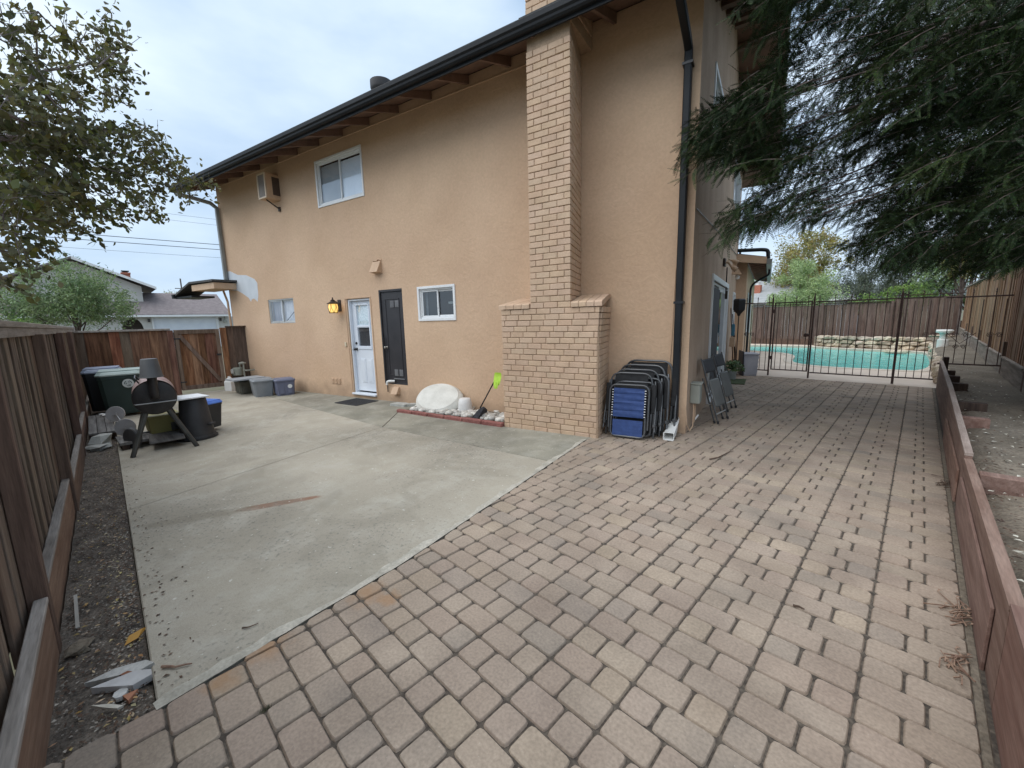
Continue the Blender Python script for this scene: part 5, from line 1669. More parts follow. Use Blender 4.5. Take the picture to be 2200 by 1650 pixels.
# ================================================================== TOTES AND GAS METER
def tote(name, label, x, y, lx, ly, h, c1, c2, rot, lidx=0.0, taper=.88, ribs=True, sticker=False, lid=True):
    m = mat(name + '_plastic' + str(len(bpy.data.materials)), c1, c2, rough=.55, ns=5)
    t = thing(name, label, 'storage tote', (x, y, gz(x, y)), rot, 'plastic totes along the house wall')
    mb = MB()
    def ring(kx, ky, z, c=.03): return [(a * kx * lx / 2 + (-c if a > 0 else c) * ca, b * ky * ly / 2 + (-c if b > 0 else c) * cb, z) for a, b, ca, cb in ((-1, -1, 1, 0), (1, -1, 1, 0), (1, -1, 0, 1), (1, 1, 0, 1), (1, 1, 1, 0), (-1, 1, 1, 0), (-1, 1, 0, 1), (-1, -1, 0, 1))]
    mb.loft([ring(taper, taper, 0), ring(1 - .1 * (1 - taper), 1 - .1 * (1 - taper), h * .82), ring(1.02, 1.02, h * .83), ring(1.02, 1.02, h * .9)])
    if ribs:
        for k in (-1, 0, 1):
            xx = k * lx * .27
            mb.box(xx - .05, xx + .05, -ly / 2 * .97, -ly / 2 * .9, h * .1, h * .8, .006)
        for k in (-1, 1):
            mb.box(lx / 2 * .9, lx / 2 * .97, k * ly * .2 - .05, k * ly * .2 + .05, h * .1, h * .8, .006)
    mb.build('tub', m, t)
    if lid:
        mb = MB(); mb.loft([ring(1.06, 1.06, h * .88), ring(1.07, 1.07, h * .93), ring(1.02, 1.02, h * .97), ring(.9, .9, h * .975), ring(.88, .88, h)]); mb.build('lid', m, t)
    if sticker:
        mb = MB(); mb.lathe([(0, 0), (.05, 0)], (0, 0, 0), 14, cap=False); mb.v = [(lx / 2 * .985 + .003 + p[1] * 0, p[0] + .09, p[1] + h * .55) for p in mb.v]; mb.build('sticker', WHITE_VINYL, t)
    return t
tote('storage_tote', 'blue grey lidded plastic tote with a white sticker nearest the door', -10.98, 3.02, .5, .42, .40, (.12, .135, .2), (.15, .165, .24), HOUSE_ANGLE - .35, sticker=True)
tote('storage_tote', 'pale grey lidded plastic tote in the middle of the three', -11.3, 2.62, .62, .44, .42, (.2, .22, .24), (.25, .27, .29), HOUSE_ANGLE - .3, taper=.82, ribs=False)
tote('storage_tote', 'dull olive grey tub under a wide flat grey lid beside the gas meter', -12.15, 2.46, .56, .40, .36, (.085, .085, .07), (.12, .12, .1), HOUSE_ANGLE - .2, lid=False)
mb = MB(); mb.loft([[(x, y, z) for x, y in ((-.5, -.34), (.45, -.36), (.5, .3), (-.42, .34))] for z in (0, .012)]); mb.loft([[(x, y, z) for x, y in ((-.51, -.35), (.46, -.37), (.51, .31), (-.43, .35))] for z in (-.02, -.001)])
o = mb.build('flat_panel', mat('grey_panel', (.27, .29, .31), (.33, .35, .37), rough=.5), loc=(-11.95, 2.44, gz(-12, 2.45) + .40), rot=(.03, -.05, HOUSE_ANGLE - .2)); tag(o, 'wide flat grey plastic panel lying across the olive tub', 'panel')
gm = hthing('gas_meter', 'grey green gas meter with pipes at the foot of the far wall', 'gas meter', -12.52, 5.5, gz(*hp(-12.5, 5.5)))
GM = mat('gas_meter_paint', (.22, .23, .19), (.3, .3, .26), rough=.6)
mb = MB(); mb.loft([[(r_ * math.cos(a_) * 1.25, r_ * math.sin(a_), z_) for a_ in [2 * PI * i / 14 for i in range(14)]] for r_, z_ in ((.08, .34), (.13, .37), (.14, .48), (.13, .55), (.08, .58))]); mb.build('meter_body', GM, gm, smooth=True)
mb = MB(); mb.box(-.09, .09, -.17, -.13, .42, .54, .01); mb.build('dial', mat('meter_dial', (.45, .45, .42), rough=.3), gm)
mb = MB()
mb.tube(rounded_loop([(-.17, .05, 0), (-.17, .05, .72), (-.05, .05, .72), (-.05, .05, .58)], .05), .022, 8)
mb.tube(rounded_loop([(.06, .05, .58), (.06, .05, .70), (.26, .05, .70), (.26, .05, .1)], .05), .022, 8)
mb.tube(rounded_loop([(.26, .05, .5), (.40, .05, .5), (.40, .26, .5)], .05), .022, 8)
mb.lathe([(.02, 0), (.09, .02), (.095, .05), (.02, .08)], (.2, .05, .66), 12); mb.lathe([(.02, 0), (.06, .02), (.06, .08), (.02, .12)], (-.17, .05, .3), 12)
mb.build('pipework', GM, gm, smooth=True)
o = thing('plastic_jug', 'small white plastic jug standing on the ground by the gate post', 'jug', (-13.02, 2.28, gz(-13, 2.3)), .5)
mb = MB(); mb.loft([[(x * k, y * k, z) for x, y in ((-.12, -.07), (.12, -.07), (.12, .07), (-.12, .07))] for k, z in ((.95, 0), (1, .03), (1, .24), (.5, .33), (.25, .36))]); mb.build('jug_body', WHITE_PVC, o)
mb = MB(); mb.cyl((0, 0, .36), (0, 0, .39), .03); mb.tube([(.03, 0, .33), (.11, 0, .32), (.11, 0, .22)], .012, 6); mb.build('jug_handle', WHITE_PVC, o)

# ================================================================== BARBECUE CORNER
BX, BY = -7.15, .40
gb = gz(BX, BY)
BBQ_BLACK = mat('grill_black', (.014, .012, .012), (.03, .026, .025), rough=.5, ns=8, fine=.2)
BBQ_LID = mat('grill_lid_dusty', (.2, .11, .1), (.34, .25, .23), rough=.55, ns=5, fine=.1)
LEGM = mat('grill_leg', (.035, .034, .03), (.06, .058, .05), rough=.55, ns=6)
bq = thing('barbecue_smoker', 'black barrel smoker grill on splayed legs with a stovepipe capped by a bucket', 'barbecue', (BX, BY, gb), math.radians(-3))
CZ = .735
def bar_ring(x, r, a0=0, a1=2 * PI, n=28, sq=1.0): return [(x, -r * math.cos(a0 + (a1 - a0) * i / n) * 1.02, CZ + r * math.sin(a0 + (a1 - a0) * i / n)) for i in range(n)]
mb = MB()
mb.loft([bar_ring(-.80, .20), bar_ring(-.78, .222), bar_ring(-.02, .228), bar_ring(0, .222), bar_ring(.012, .19), bar_ring(.014, .05)]); mb.build('barrel', BBQ_BLACK, bq, smooth=True)
mb = MB(); n = 16
for x_ in (-.79, -.012):
    for i in range(n + 1):
        a_ = math.radians(8 + 164 * i / n); mb.v.append((x_, -.236 * math.cos(a_), CZ + .004 + .236 * math.sin(a_)))
mb.f = [(i, i + 1, n + 2 + i, n + 1 + i) for i in range(n)]
mb.build('lid', BBQ_LID, bq, smooth=True)
mb = MB(); mb.tube(rounded_loop([(-.62, -.13, CZ + .19), (-.62, -.17, CZ + .27), (-.12, -.17, CZ + .27), (-.12, -.13, CZ + .19)], .05), .009, 6)
mb.tube([(-.35, -.05, CZ + .23), (-.35, -.02, CZ + .285), (-.2, -.0, CZ + .285), (-.2, 0, CZ + .23)], .008, 6); mb.build('lid_handle', BLACK_IRON, bq)
mb = MB(); mb.tube([(.02, -.21, CZ - .06), (.055, -.20, CZ - .06), (.055, .21, CZ - .055), (.02, .21, CZ - .055)], .009, 6); mb.build('end_handle', mat('steel_rod', (.3, .29, .28), rough=.4, metal=.7), bq)
mb = MB(); mb.tube(rounded_loop([(.01, -.0, CZ + .02), (.075, -.0, CZ + .03), (.075, -.0, CZ + .34)], .05), .052, 14); mb.build('stovepipe', BBQ_BLACK, bq, smooth=True)
mb = MB(); mb.lathe([(.125, 0), (.13, .005), (.118, .02), (.088, .235), (.082, .243), (0, .243)], (.075, 0, CZ + .285), 22); mb.lathe([(.0, .02), (.115, .018)], (.075, 0, CZ + .285), 22, cap=False)
mb.build('bucket_cap', mat('bucket_grey', (.055, .057, .06), (.075, .077, .08), rough=.55), bq, smooth=True)
for p0, p1 in (((-.03, -.12, CZ - .2), (.08, -.31, 0)), ((-.03, .12, CZ - .19), (.08, .36, 0)), ((-.74, -.12, CZ - .2), (-.80, -.27, .0)), ((-.74, .12, CZ - .19), (-.80, .31, 0))):
    mb = MB(); d_ = Vector(p1) - Vector(p0); mb.cyl(p0, p1, .032, .028, 10); mb.build('leg', LEGM, bq)
mb = MB(); mb.tube([(-.85, -.36, .13), (-.85, .36, .13)], .012, 6); mb.build('axle', BLACK_IRON, bq)
for sy, px_ in ((-.345, -.52),):
    w_ = MB(); w_.lathe([(.05, -.03), (.135, -.03), (.145, -.02), (.145, .02), (.135, .03), (.05, .03)], (0, 0, 0), 22, Matrix.Rotation(PI / 2, 4, 'X')); o = w_.build('wheel', mat('grey_tyre', (.05, .05, .052), (.08, .08, .082), rough=.7), bq, smooth=True, loc=(px_, -.30, .14), rot=(0, 0, .6))
    w_ = MB(); w_.lathe([(0, -.02), (.05, -.02), (.05, .02), (0, .02)], (0, 0, 0), 12, Matrix.Rotation(PI / 2, 4, 'X')); w_.build('hub', LEGM, o)
mb = MB(); mb.box(-.72, -.08, -.13, .25, .10, .12, .004); mb.build('lower_shelf', WOOD_GREY, bq)
# yellow crate on the ground under the smoker
cr_ = thing('plastic_crate', 'olive yellow plastic box sitting under the barrel smoker', 'crate', (-8.02, .49, gz(-8, .5)), .1)
YEL = mat('mustard_plastic', (.22, .19, .06), (.28, .25, .09), rough=.6)
mb = MB(); mb.loft([[(x * k, y * k, z) for x, y in ((-.2, -.19), (.2, -.19), (.2, .19), (-.2, .19))] for k, z in ((.88, .13), (1, .36), (1.04, .365), (1.04, .39))]); mb.build('box_body', YEL, cr_)
mb = MB(); mb.box(.181, .196, .06, .16, .14, .26, .004); mb.build('vent_opening', LEGM, cr_)
pl_ = thing('plank_platform', 'low grey plank platform on the concrete under the smoker', 'platform', (-7.93, .33, gz(-7.9, .3)), .06)
for k in range(4):
    mb = MB(); mb.box(-.28 + k * .14, -.15 + k * .14, -.36, .42, .07, .11, .004); mb.build('plank', WOOD_GREY, pl_)
for y_ in (-.3, .36):
    mb = MB(); mb.box(-.28, .27, y_ - .04, y_ + .04, 0, .068, .004); mb.build('bearer', WOOD_BACK, pl_)
# dumbbell discs
db = thing('wheel_axle', 'pair of pale grey discs joined by a rod leaning beside the smoker', 'wheels', (-8.55, .03, gz(-8.5, 0) + .2), .0)
DISC = mat('dusty_disc', (.27, .26, .26), (.36, .345, .34), rough=.8, ns=6)
for cx, cy, cz in ((.18, .05, .0), (-.9, -.03, .06)):
    w_ = MB(); w_.lathe([(0, -.012), (.125, -.015), (.13, 0), (.125, .015), (.03, .018), (.03, .03), (0, .03)], (cx, cy, cz), 24, Matrix.Rotation(math.radians(78), 4, 'Y') @ Matrix.Rotation(.35, 4, 'X')); w_.build('disc', DISC, db, smooth=True)
mb = MB(); mb.tube([(.27, .055, -.01), (-.92, -.03, .06)], .012, 6); mb.build('rod', mat('axle_steel', (.3, .29, .28), rough=.45, metal=.6), db)
mb = MB(); mb.box(-.5, -.44, -.05, .03, -.2, .0); mb.build('prop_block', WOOD_GREY, db)
# planks on the dirt and rubble
sk = thing('plank_stack', 'old grey planks stacked on the dirt against the left fence', 'planks', (-9.6, -.19, gz(-9.6, -.2)), math.radians(1))
for k in range(3):
    mb = MB(); mb.box(-.95 - .03 * k, .9 + .02 * k, -.15 + .1 * k, -.055 + .1 * k, .10, .135, .004); mb.build('plank', WOOD_GREY, sk)
for x_ in (-.8, 0, .75):
    mb = MB(); mb.box(x_ - .05, x_ + .05, -.15, .15, -.02, .098, .004); mb.build('bearer', WOOD_BACK, sk)
def rubble(x, y, s, lab, m=None, sc=(1, .8, .5), z=0, seed=1, rz=0.0):
    o = link('rubble', stone_mesh(seed, 'rubble', 1, .6, m or SLABS, 6, 4, .35), None, loc=(x, y, gz(x, y) + z), rot=(0, 0, rz)); o.scale = (s * sc[0], s * sc[1], s * sc[2]); tag(o, lab, 'rubble'); return o
rubble(-8.35, -.2, .17, 'pointed pale concrete lump on the dirt before the planks', sc=(1, .9, 1.1), z=.05, seed=5)
rubble(-8.2, -.22, .2, 'flat broken concrete piece below the pointed lump', sc=(1, .8, .35), z=.0, seed=8)
rubble(-10.25, -.17, .07, 'small white rag like lump on the stacked planks', m=WHITE_PVC, z=.18, seed=9)
rubble(-2.92, -.29, .06, 'rounded dusty stone beside the left fence post', m=SOIL, z=-.01, seed=14, sc=(1.1, .9, .6))
# broken slabs in the front dirt
def shard(name, pts, z0, z1, x, y, rot, lab, m, tilt=(0, 0)):
    mb = MB(); mb.prism(pts, z0, z1); o = mb.build(name, m, loc=(x, y, -.03), rot=(tilt[0], tilt[1], rot)); tag(o, lab, 'rubble'); return o
PALE = mat('pale_concrete', (.42, .41, .38), (.56, .55, .52), rough=.9, ns=10, fine=.15, fs=50, bump=.4)
shard('concrete_shard', [(-.15, -.03), (-.06, .03), (.06, .055), (.11, .035), (.07, .0)], 0, .03, -2.515, -.125, math.radians(50), 'pointed pale grey concrete shard nearest the left fence', PALE, (.15, -.05))
shard('concrete_shard', [(-.13, -.01), (.01, .05), (.08, .045), (.10, .015), (.05, -.03)], 0, .035, -2.44, -.125, math.radians(55), 'whiter broken concrete shard touching the slab edge', mat('white_concrete', (.45, .44, .43), (.58, .57, .56), rough=.9, ns=10), (.1, 0))
shard('pebble', [(.03 * math.cos(a_), .026 * math.sin(a_)) for a_ in (0, .8, 1.6, 2.4, 3.2, 4.0, 4.8, 5.6)], 0, .02, -2.39, -.145, 0, 'round grey pebble below the white shard', PALE)
shard('brick_chip', [(-.025, -.015), (.03, -.02), (.0, .03)], 0, .02, -2.345, -.115, .4, 'orange brick chip beside the grey pebble', mat('orange_brick', (.36, .16, .09), (.42, .2, .12), rough=.9))
shard('brick_chip', [(-.03, -.012), (.02, -.012), (.03, .008), (-.015, .012)], -.0, .035, -2.485, -.115, .7, 'rusty brown chip wedged between the two shards', mat('rust_chip', (.18, .075, .04), (.24, .1, .055), rough=.9))
shard('bark_strip', [(-.07, -.008), (0, .012), (.07, .016), (.06, .0), (0, -.006)], .02, .03, -2.33, -.19, .6, 'pale curved strip of bark in the front dirt', PALE_LITTER)
mb = MB(); mb.box(-.21, .21, -.008, .008, 0, .006); o = mb.build('stake', mat('bleached_wood', (.3, .28, .25), (.4, .38, .34), rough=.9), loc=(-3.36, -.31, -.03), rot=(0, 0, .05)); tag(o, 'bleached wooden stake lying in the dirt along the fence', 'stick')
# one curled orange leaf
mb = MB(); mb.add([(-.05, 0, .0), (0, -.025, .01), (.05, 0, .02), (0, .025, .012), (.085, .004, .0)], [(0, 1, 2), (0, 2, 3), (2, 1, 4)])
o = mb.build('fallen_leaf', mat('orange_leaf', (.4, .2, .03), (.5, .28, .06), rough=.7), loc=(-2.80, -.085, -.02), rot=(.2, 0, 2.3)); tag(o, 'curled orange leaf at the slab edge', 'leaf')
twig([(-2.41, .0), (-2.375, .035), (-2.36, .045), (-2.34, .085), (-2.325, .105)], .007, TWIG_L, 'reddish curled bark twig on the near corner of the slab', .008)
twig([(-2.42, .33), (-2.40, .36), (-2.395, .40)], .0045, TWIG, 'short dark twig on the concrete near the paver edge')
twig([(-.52, 3.05), (-.50, 3.3), (-.53, 3.55), (-.40, 3.72)][:0] or [(-1.52, 4.60), (-1.47, 4.72), (-1.45, 4.92), (-1.42, 5.07)], .008, TWIG, 'dark crooked twig lying across the middle of the pavers', .01)
def twig_clump(x, y, n, rx, ry, label, m):
    mb = MB()
    for k in range(n):
        a_ = random.gauss(1.2, .7); l_ = random.uniform(.04, .15)
        c = Vector((x + random.gauss(0, rx), y + random.gauss(0, ry), random.uniform(.004, .02)))
        d_ = Vector((math.cos(a_), math.sin(a_), random.uniform(-.05, .1))) * l_ / 2
        mb.tube([c - d_, c + Vector((random.gauss(0, .008), random.gauss(0, .008), .006)), c + d_], [.0035, .003, .002], 4)
        if k % 2: mb.add([c + d_ + Vector(p) for p in ((0, 0, 0), (.012, .006, .006), (.02, .02, .002), (.004, .014, .008))], [(0, 1, 2, 3)])
    o = mb.build('twig_clump', m); tag(o, label, 'twigs'); return o
twig_clump(.255, 2.54, 16, .02, .06, 'small heap of dry curled twigs on the pavers nearest the camera by the retaining board', TWIG_L)
twig_clump(.30, 3.0, 22, .035, .05, 'wider heap of dry reddish twigs against the foot of the retaining board', TWIG_L)
twig_clump(.29, 5.3, 12, .02, .08, 'thin scatter of twigs farther along the foot of the retaining board', TWIG)
twig([(-.35, 2.498), (-.325, 2.51), (-.30, 2.505)], .007, TWIG, 'small dark leaf stalk on a paver in the middle')
mb = MB()
for k in range(40):
    a_ = random.uniform(0, 6.28); r_ = random.uniform(0, .018); h_ = random.uniform(.01, .03)
    x_, y_ = r_ * math.cos(a_), 1.6 * r_ * math.sin(a_)
    mb.add([(x_ - .003, y_, 0), (x_ + .003, y_, 0), (x_ + random.uniform(-.008, .008), y_ + random.uniform(-.008, .008), h_)], [(0, 1, 2)])
o = mb.build('moss_tuft', mat('moss', (.05, .075, .02), (.08, .11, .03), rough=.9), loc=(-1.813, .287, -.01)); tag(o, 'small green moss tuft growing in a paver joint', 'moss')

# trash carts and cans
def cart(name, label, x, y, rot, w, d, h, body, lidm, logo=False, wheels=True, lidlift=0.0):
    t = thing(name, label, 'trash bin', (x, y, gz(x, y)), rot, 'wheeled bins at the fence end')
    mb = MB()
    def rg(k, z, dx=0): return [((a * w / 2 * k) + dx, (b * d / 2 * k), z) for a, b in ((-1, -.8), (-.85, -1), (.85, -1), (1, -.8), (1, .8), (.85, 1), (-.85, 1), (-1, .8))]
    mb.loft([rg(.8, .06), rg(.82, .1), rg(.97, h * .9), rg(1.0, h * .905), rg(1.0, h * .97)]); mb.build('bin_body', body, t)
    mb = MB(); mb.loft([rg(1.04, h * .972), rg(1.05, h * 1.0), rg(.95, h * 1.05), rg(.7, h * 1.075)])
    for k in range(-3, 4): mb.box(k * w * .13 - .016, k * w * .13 + .016, -d * .46, d * .46, h * 1.06, h * 1.085, .005)
    mb.build('lid', lidm, t)
    if wheels:
        for sy in (-1, 1):
            mb = MB(); mb.lathe([(0, -.03), (.12, -.03), (.13, 0), (.12, .03), (0, .03)], (-w * .36, sy * d * .36, .13), 18, Matrix.Rotation(PI / 2, 4, 'X')); mb.build('wheel', BLACK_IRON, t)
    if logo:
        mb = MB(); mb.lathe([(.0, 0), (.085, 0)], (0, 0, 0), 24, cap=False); mb.v = [(w / 2 * .97 + .012, p[0] + .10, p[1] + h * .78) for p in mb.v]; e_ = mb.build('emblem', mat('emblem_white', (.55, .57, .55), rough=.6), t)
        mb = MB()
        for k in range(3):
            a_ = 2 * PI * k / 3
            pts = [(w / 2 * .97 + .015, (.10 + .05 * math.cos(a_ + q * .25)), h * .78 + .05 * math.sin(a_ + q * .25)) for q in range(6)]
            mb.tube(pts, .007, 4)
            mb.tube([(w / 2 * .97 + .015, .10 + .02 * math.cos(a_ + .5), h * .78 + .02 * math.sin(a_ + .5)), (w / 2 * .97 + .015, .10 + .04 * math.cos(a_ + 1.5), h * .78 + .04 * math.sin(a_ + 1.5))], .005, 4)
        mb.build('emblem_arrows', body, e_)
    return t
GREENBIN = mat('dark_green_plastic', (.016, .032, .028), (.025, .045, .04), rough=.45)
BLACKBIN = mat('black_plastic', (.014, .014, .016), (.024, .024, .026), rough=.5)
BLUELID = mat('dusty_blue_lid', (.2, .23, .33), (.3, .34, .42), rough=.5)
GREENLID = mat('dusty_green_lid', (.25, .32, .31), (.36, .43, .4), rough=.45)
cart('trash_cart', 'dark green wheeled trash cart with a round white emblem behind the smoker', -11.15, .17, math.radians(-3), .72, .66, .84, GREENBIN, GREENLID, logo=True)
cart('trash_cart', 'black wheeled cart with dusty blue lid tight against the left fence', -11.95, -.08, math.radians(-4), .64, .56, .86, BLACKBIN, BLUELID)
cart('trash_bin', 'small black bin with bright blue lid behind the dark garbage can', -8.05, 1.02, math.radians(30), .4, .34, .46, BLACKBIN, mat('blue_lid', (.06, .15, .5), (.09, .2, .58), rough=.4), wheels=False)
cn = thing('garbage_can', 'dark upturned garbage can beside the smoker', 'garbage can', (-7.62, .84, gz(-7.6, .84)), .2)
CANM = mat('charcoal_plastic', (.022, .021, .022), (.038, .036, .036), rough=.6, ns=5)
mb = MB(); mb.lathe([(.24, 0), (.245, .02), (.232, .055), (.218, .06), (.165, .59), (.15, .61), (0, .61)], (0, 0, 0), 26); mb.build('can_body', CANM, cn, smooth=True)
mb = MB(); mb.lathe([(.235, .0), (.255, .004), (.255, .03), (.235, .034)], (0, 0, 0), 26); mb.build('rim', BLACKBIN, cn, smooth=True)
for a_ in (.6, 3.7):
    mb = MB(); mb.box(.20, .27, -.05, .05, .2, .23, .005, Matrix.Rotation(a_, 4, 'Z')); mb.build('handle', CANM, cn)
mb = MB(); mb.box(-.32, .24, -.21, .2, 0, .022, .004); o = mb.build('table_board', mat('white_laminate', (.6, .61, .62), (.68, .69, .7), rough=.45), loc=(-7.66, .80, gz(-7.6, .8) + .615), rot=(.0, -.04, .12)); tag(o, 'white laminate board resting on the upturned garbage can', 'board')

# ================================================================== CHAIRS AT THE CORNER
TUBEM = mat('dark_tube_frame', (.085, .088, .092), (.13, .133, .138), rough=.4, metal=.5)
BLUEF = mat('blue_sling_fabric', (.022, .05, .16), (.03, .065, .2), rough=.75, ns=20, fine=.08, fs=120)
BLACKF = mat('black_mesh_fabric', (.012, .012, .013), (.02, .02, .021), rough=.8, ns=20)
LACEM = mat('lacing_bead', (.75, .75, .75), rough=.5)
def recliner(lean, x, y, rot, fabric, label, s=1.0, detail=True):
    t = hthing('reclining_chair', label, 'chair', x, y, 0.0, rot, 'folded zero gravity recliners leaning on the wall')
    Mx = Matrix.Rotation(-lean, 4, 'X') @ Matrix.Diagonal((s, s, s, 1))
    def tr(mb): mb.v = [tuple(Mx @ Vector(p)) for p in mb.v]; return mb
    W_, H_ = .60, .86
    mb = MB(); lp = rounded_loop([(-.27, 0, .05), (-.29, 0, .5), (-.26, 0, H_), (.26, 0, H_), (.29, 0, .5), (.27, 0, .05)], .12, 5); mb.tube(lp, .0125, 8); tr(mb).build('back_frame', TUBEM, t, smooth=True)
    mb = MB(); lp = rounded_loop([(-.22, -.10, .30), (-.225, -.10, .015), (.225, -.10, .015), (.22, -.10, .30)], .08, 5); mb.tube(lp, .0125, 8); tr(mb).build('foot_frame', TUBEM, t, smooth=True)
    mb = MB(); lp = rounded_loop([(-.255, -.09, .12), (-.255, -.09, .70), (.255, -.09, .70), (.255, -.09, .12)], .10, 5); mb.tube(lp, .0125, 8); tr(mb).build('seat_frame', TUBEM, t, smooth=True)
    for sx in (-1, 1):
        mb = MB(); mb.tube([(sx * .315, .02, .02), (sx * .315, .02, .62), (sx * .30, .06, .76)], .011, 7); mb.tube([(sx * .335, -.05, .10), (sx * .325, .02, .55)], .011, 7); mb.box(sx * .325 - .018, sx * .325 + .018, -.06, .07, .16, .2, .006); tr(mb).build('leg', TUBEM, t)
        mb = MB(); mb.box(sx * .30 - .03, sx * .30 + .03, -.02, .02, .34, .72, .01); tr(mb).build('armrest', BLACKF, t)
    # sling: two panels, rippled
    def sling(z0, z1, w, y, name, ripple):
        mb = MB(); n = 14
        for i in range(n + 1):
            z = z0 + (z1 - z0) * i / n
            for k in range(5):
                u = -w + 2 * w * k / 4
                mb.v.append((u, y + ripple * math.sin(i * 2.4 + .4 * k) * .5 + .012 * (1 - abs(u) / w), z))
        mb.f = [(i * 5 + k, i * 5 + k + 1, (i + 1) * 5 + k + 1, (i + 1) * 5 + k) for i in range(n) for k in range(4)]
        return tr(mb).build(name, fabric, t, smooth=True)
    sling(.27, .655, .20, -.100, 'seat_sling', .016)
    sling(.022, .235, .195, -.112, 'leg_sling', .003)
    sling(.30, .84, .215, .0, 'back_sling', .01).data.materials[0] = BLACKF
    if detail:
        for sx in (-1, 1):
            for k in range(11):
                mb = MB(); c_ = Vector((sx * .212, -.108, .29 + k * .034)); mb.lathe([(0, -.007), (.011, -.004), (.011, .004), (0, .008)], c_, 6); tr(mb).build('lacing', LACEM, t)
    return t
recliner(math.radians(9), -1.50, 5.30, .06, BLUEF, 'front folded recliner with royal blue sling seat')
recliner(math.radians(9), -1.46, 5.41, .04, BLACKF, 'second folded recliner just behind the blue one', 1.04, False)
recliner(math.radians(8), -1.42, 5.52, .02, BLACKF, 'third folded recliner in the leaning stack', 1.10, False)
recliner(math.radians(6), -1.36, 5.64, -.02, BLACKF, 'rearmost tallest folded recliner against the stucco', 1.16, False)
# white downspout elbow
o = hthing('drain_elbow', 'white plastic drain elbow at the foot of the black downspout', 'drain elbow', -1.0, 5.72, 0)
mb = MB(); rings = []
for (y_, z_, w_, h_) in ((.03, .2, .1, .1), (.02, .17, .115, .12), (-.08, .115, .12, .105), (-.2, .075, .12, .095), (-.32, .055, .13, .1), (-.35, .053, .135, .105)):
    a_ = -.5 if z_ > .12 else -.12
    rings.append([Vector((sx * w_ / 2, y_ + sz * h_ / 2 * (.75 if z_ > .15 else .1), z_ + sz * h_ / 2 * (.55 if z_ > .15 else 1))) for sx, sz in ((-.8, -1), (.8, -1), (1, -.8), (1, .8), (.8, 1), (-.8, 1), (-1, .8), (-1, -.8))])
mb.loft(rings, cap=False)
inner = [[Vector((p.x * .9, p.y, .053 + (p.z - .053) * .86)) for p in rings[-1]], [Vector((p.x * .88, p.y + .2, .065 + (p.z - .053) * .8)) for p in rings[-1]]]
mb.loft([rings[-1], inner[0], inner[1]], cap=False)
mb.build('elbow', WHITE_PVC, o, smooth=True)
# folding chairs on the side wall
FGREY = mat('grey_vinyl', (.12, .12, .112), (.16, .16, .15), rough=.6)
FDARK = mat('dark_cushion', (.03, .03, .034), (.05, .05, .054), rough=.7)
STEEL = mat('steel_tube', (.09, .09, .09), (.15, .15, .15), rough=.4, metal=.5)
def folding_chair(x, y, label, rz):
    t = hthing('folding_chair', label, 'chair', x, y, 0, rz, 'grey folding chairs leaning on the side wall')
    Mx = Matrix.Rotation(math.radians(-17), 4, 'Y')
    def tr(mb): mb.v = [tuple(Mx @ Vector(p)) for p in mb.v]; return mb
    for sy in (-.2, .2):
        mb = MB(); mb.tube([(0.03, sy, .02), (0.03, sy, .99)], .012, 7); tr(mb).build('leg', STEEL, t)
        mb = MB(); mb.tube([(-.03, sy * .85, .03), (-.035, sy * .85, .70)], .011, 7); tr(mb).build('leg', STEEL, t)
        for px, z0 in ((.03, .0), (-.03, .01)):
            mb = MB(); mb.cyl((px, sy * (1 if px > 0 else .85), z0), (px, sy * (1 if px > 0 else .85), z0 + .04), .017, n=8); tr(mb).build('foot_cap', BLACK_IRON, t)
    for z_, px in ((.14, .03), (.30, -.03), (.80, .03)):
        mb = MB(); mb.tube([(px, -.2, z_), (px, .2, z_)], .009, 6); tr(mb).build('crossbar', ALU, t)
    mb = MB(); mb.box(.035, .065, -.185, .185, .24, .66, .02); tr(mb).build('seat', FGREY, t)
    mb = MB(); mb.box(.02, .05, -.19, .19, .76, .97, .018); tr(mb).build('backrest', FDARK, t)
    return t
folding_chair(WX + .36, 6.72, 'front grey folding chair leaning on the side wall', math.radians(-14))
folding_chair(WX + .42, 7.62, 'second grey folding chair leaning behind the first', math.radians(-14))

# side-yard bits by the sliding door
g = h2y(-.62, 10.95)
mb = MB(); mb.box(-.26, .26, -.42, .42, 0, .018, .006); o = mb.build('grass_mat', mat('green_mat', (.035, .05, .018), (.07, .085, .035), rough=1, ns=30, fine=.4), loc=(g.x, g.y, .002), rot=(0, 0, HOUSE_ANGLE)); tag(o, 'green artificial grass mat on the pavers by the sliding door', 'mat')
LEAFY = mat('pot_plant_leaf', (.035, .07, .02), (.09, .14, .045), rough=.6, rnd=.4, hue=.02, island=True, ns=6)
pp_ = hthing('potted_plant', 'leafy green plant in a small grey pot on the grass mat', 'plant', -.66, 11.25, .02)
mb = MB(); mb.lathe([(.07, 0), (.1, .2), (.105, .21), (.095, .215), (.085, .18), (0, .18)], (0, 0, 0), 14); mb.build('pot', SLABS, pp_, smooth=True)
V, F = [], []
for k in range(420):
    a_ = random.uniform(0, 6.28); el = random.uniform(-.3, 1.4); r_ = .27 * random.random() ** .5
    c = Vector((r_ * math.cos(a_) * math.cos(el), r_ * math.sin(a_) * math.cos(el), .25 + r_ * .8 * math.sin(el)))
    d_ = Vector((random.gauss(0, 1), random.gauss(0, 1), random.gauss(.2, .6))).normalized(); e_ = d_.orthogonal().normalized(); s = random.uniform(.025, .05); o_ = len(V)
    V += [c - d_ * s, c - e_ * s * .5, c + d_ * s, c + e_ * s * .5]; F += [(o_, o_ + 1, o_ + 2), (o_, o_ + 2, o_ + 3)]
link('leaves', fast_mesh('leaves', [tuple(v) for v in V], F, LEAFY), pp_)
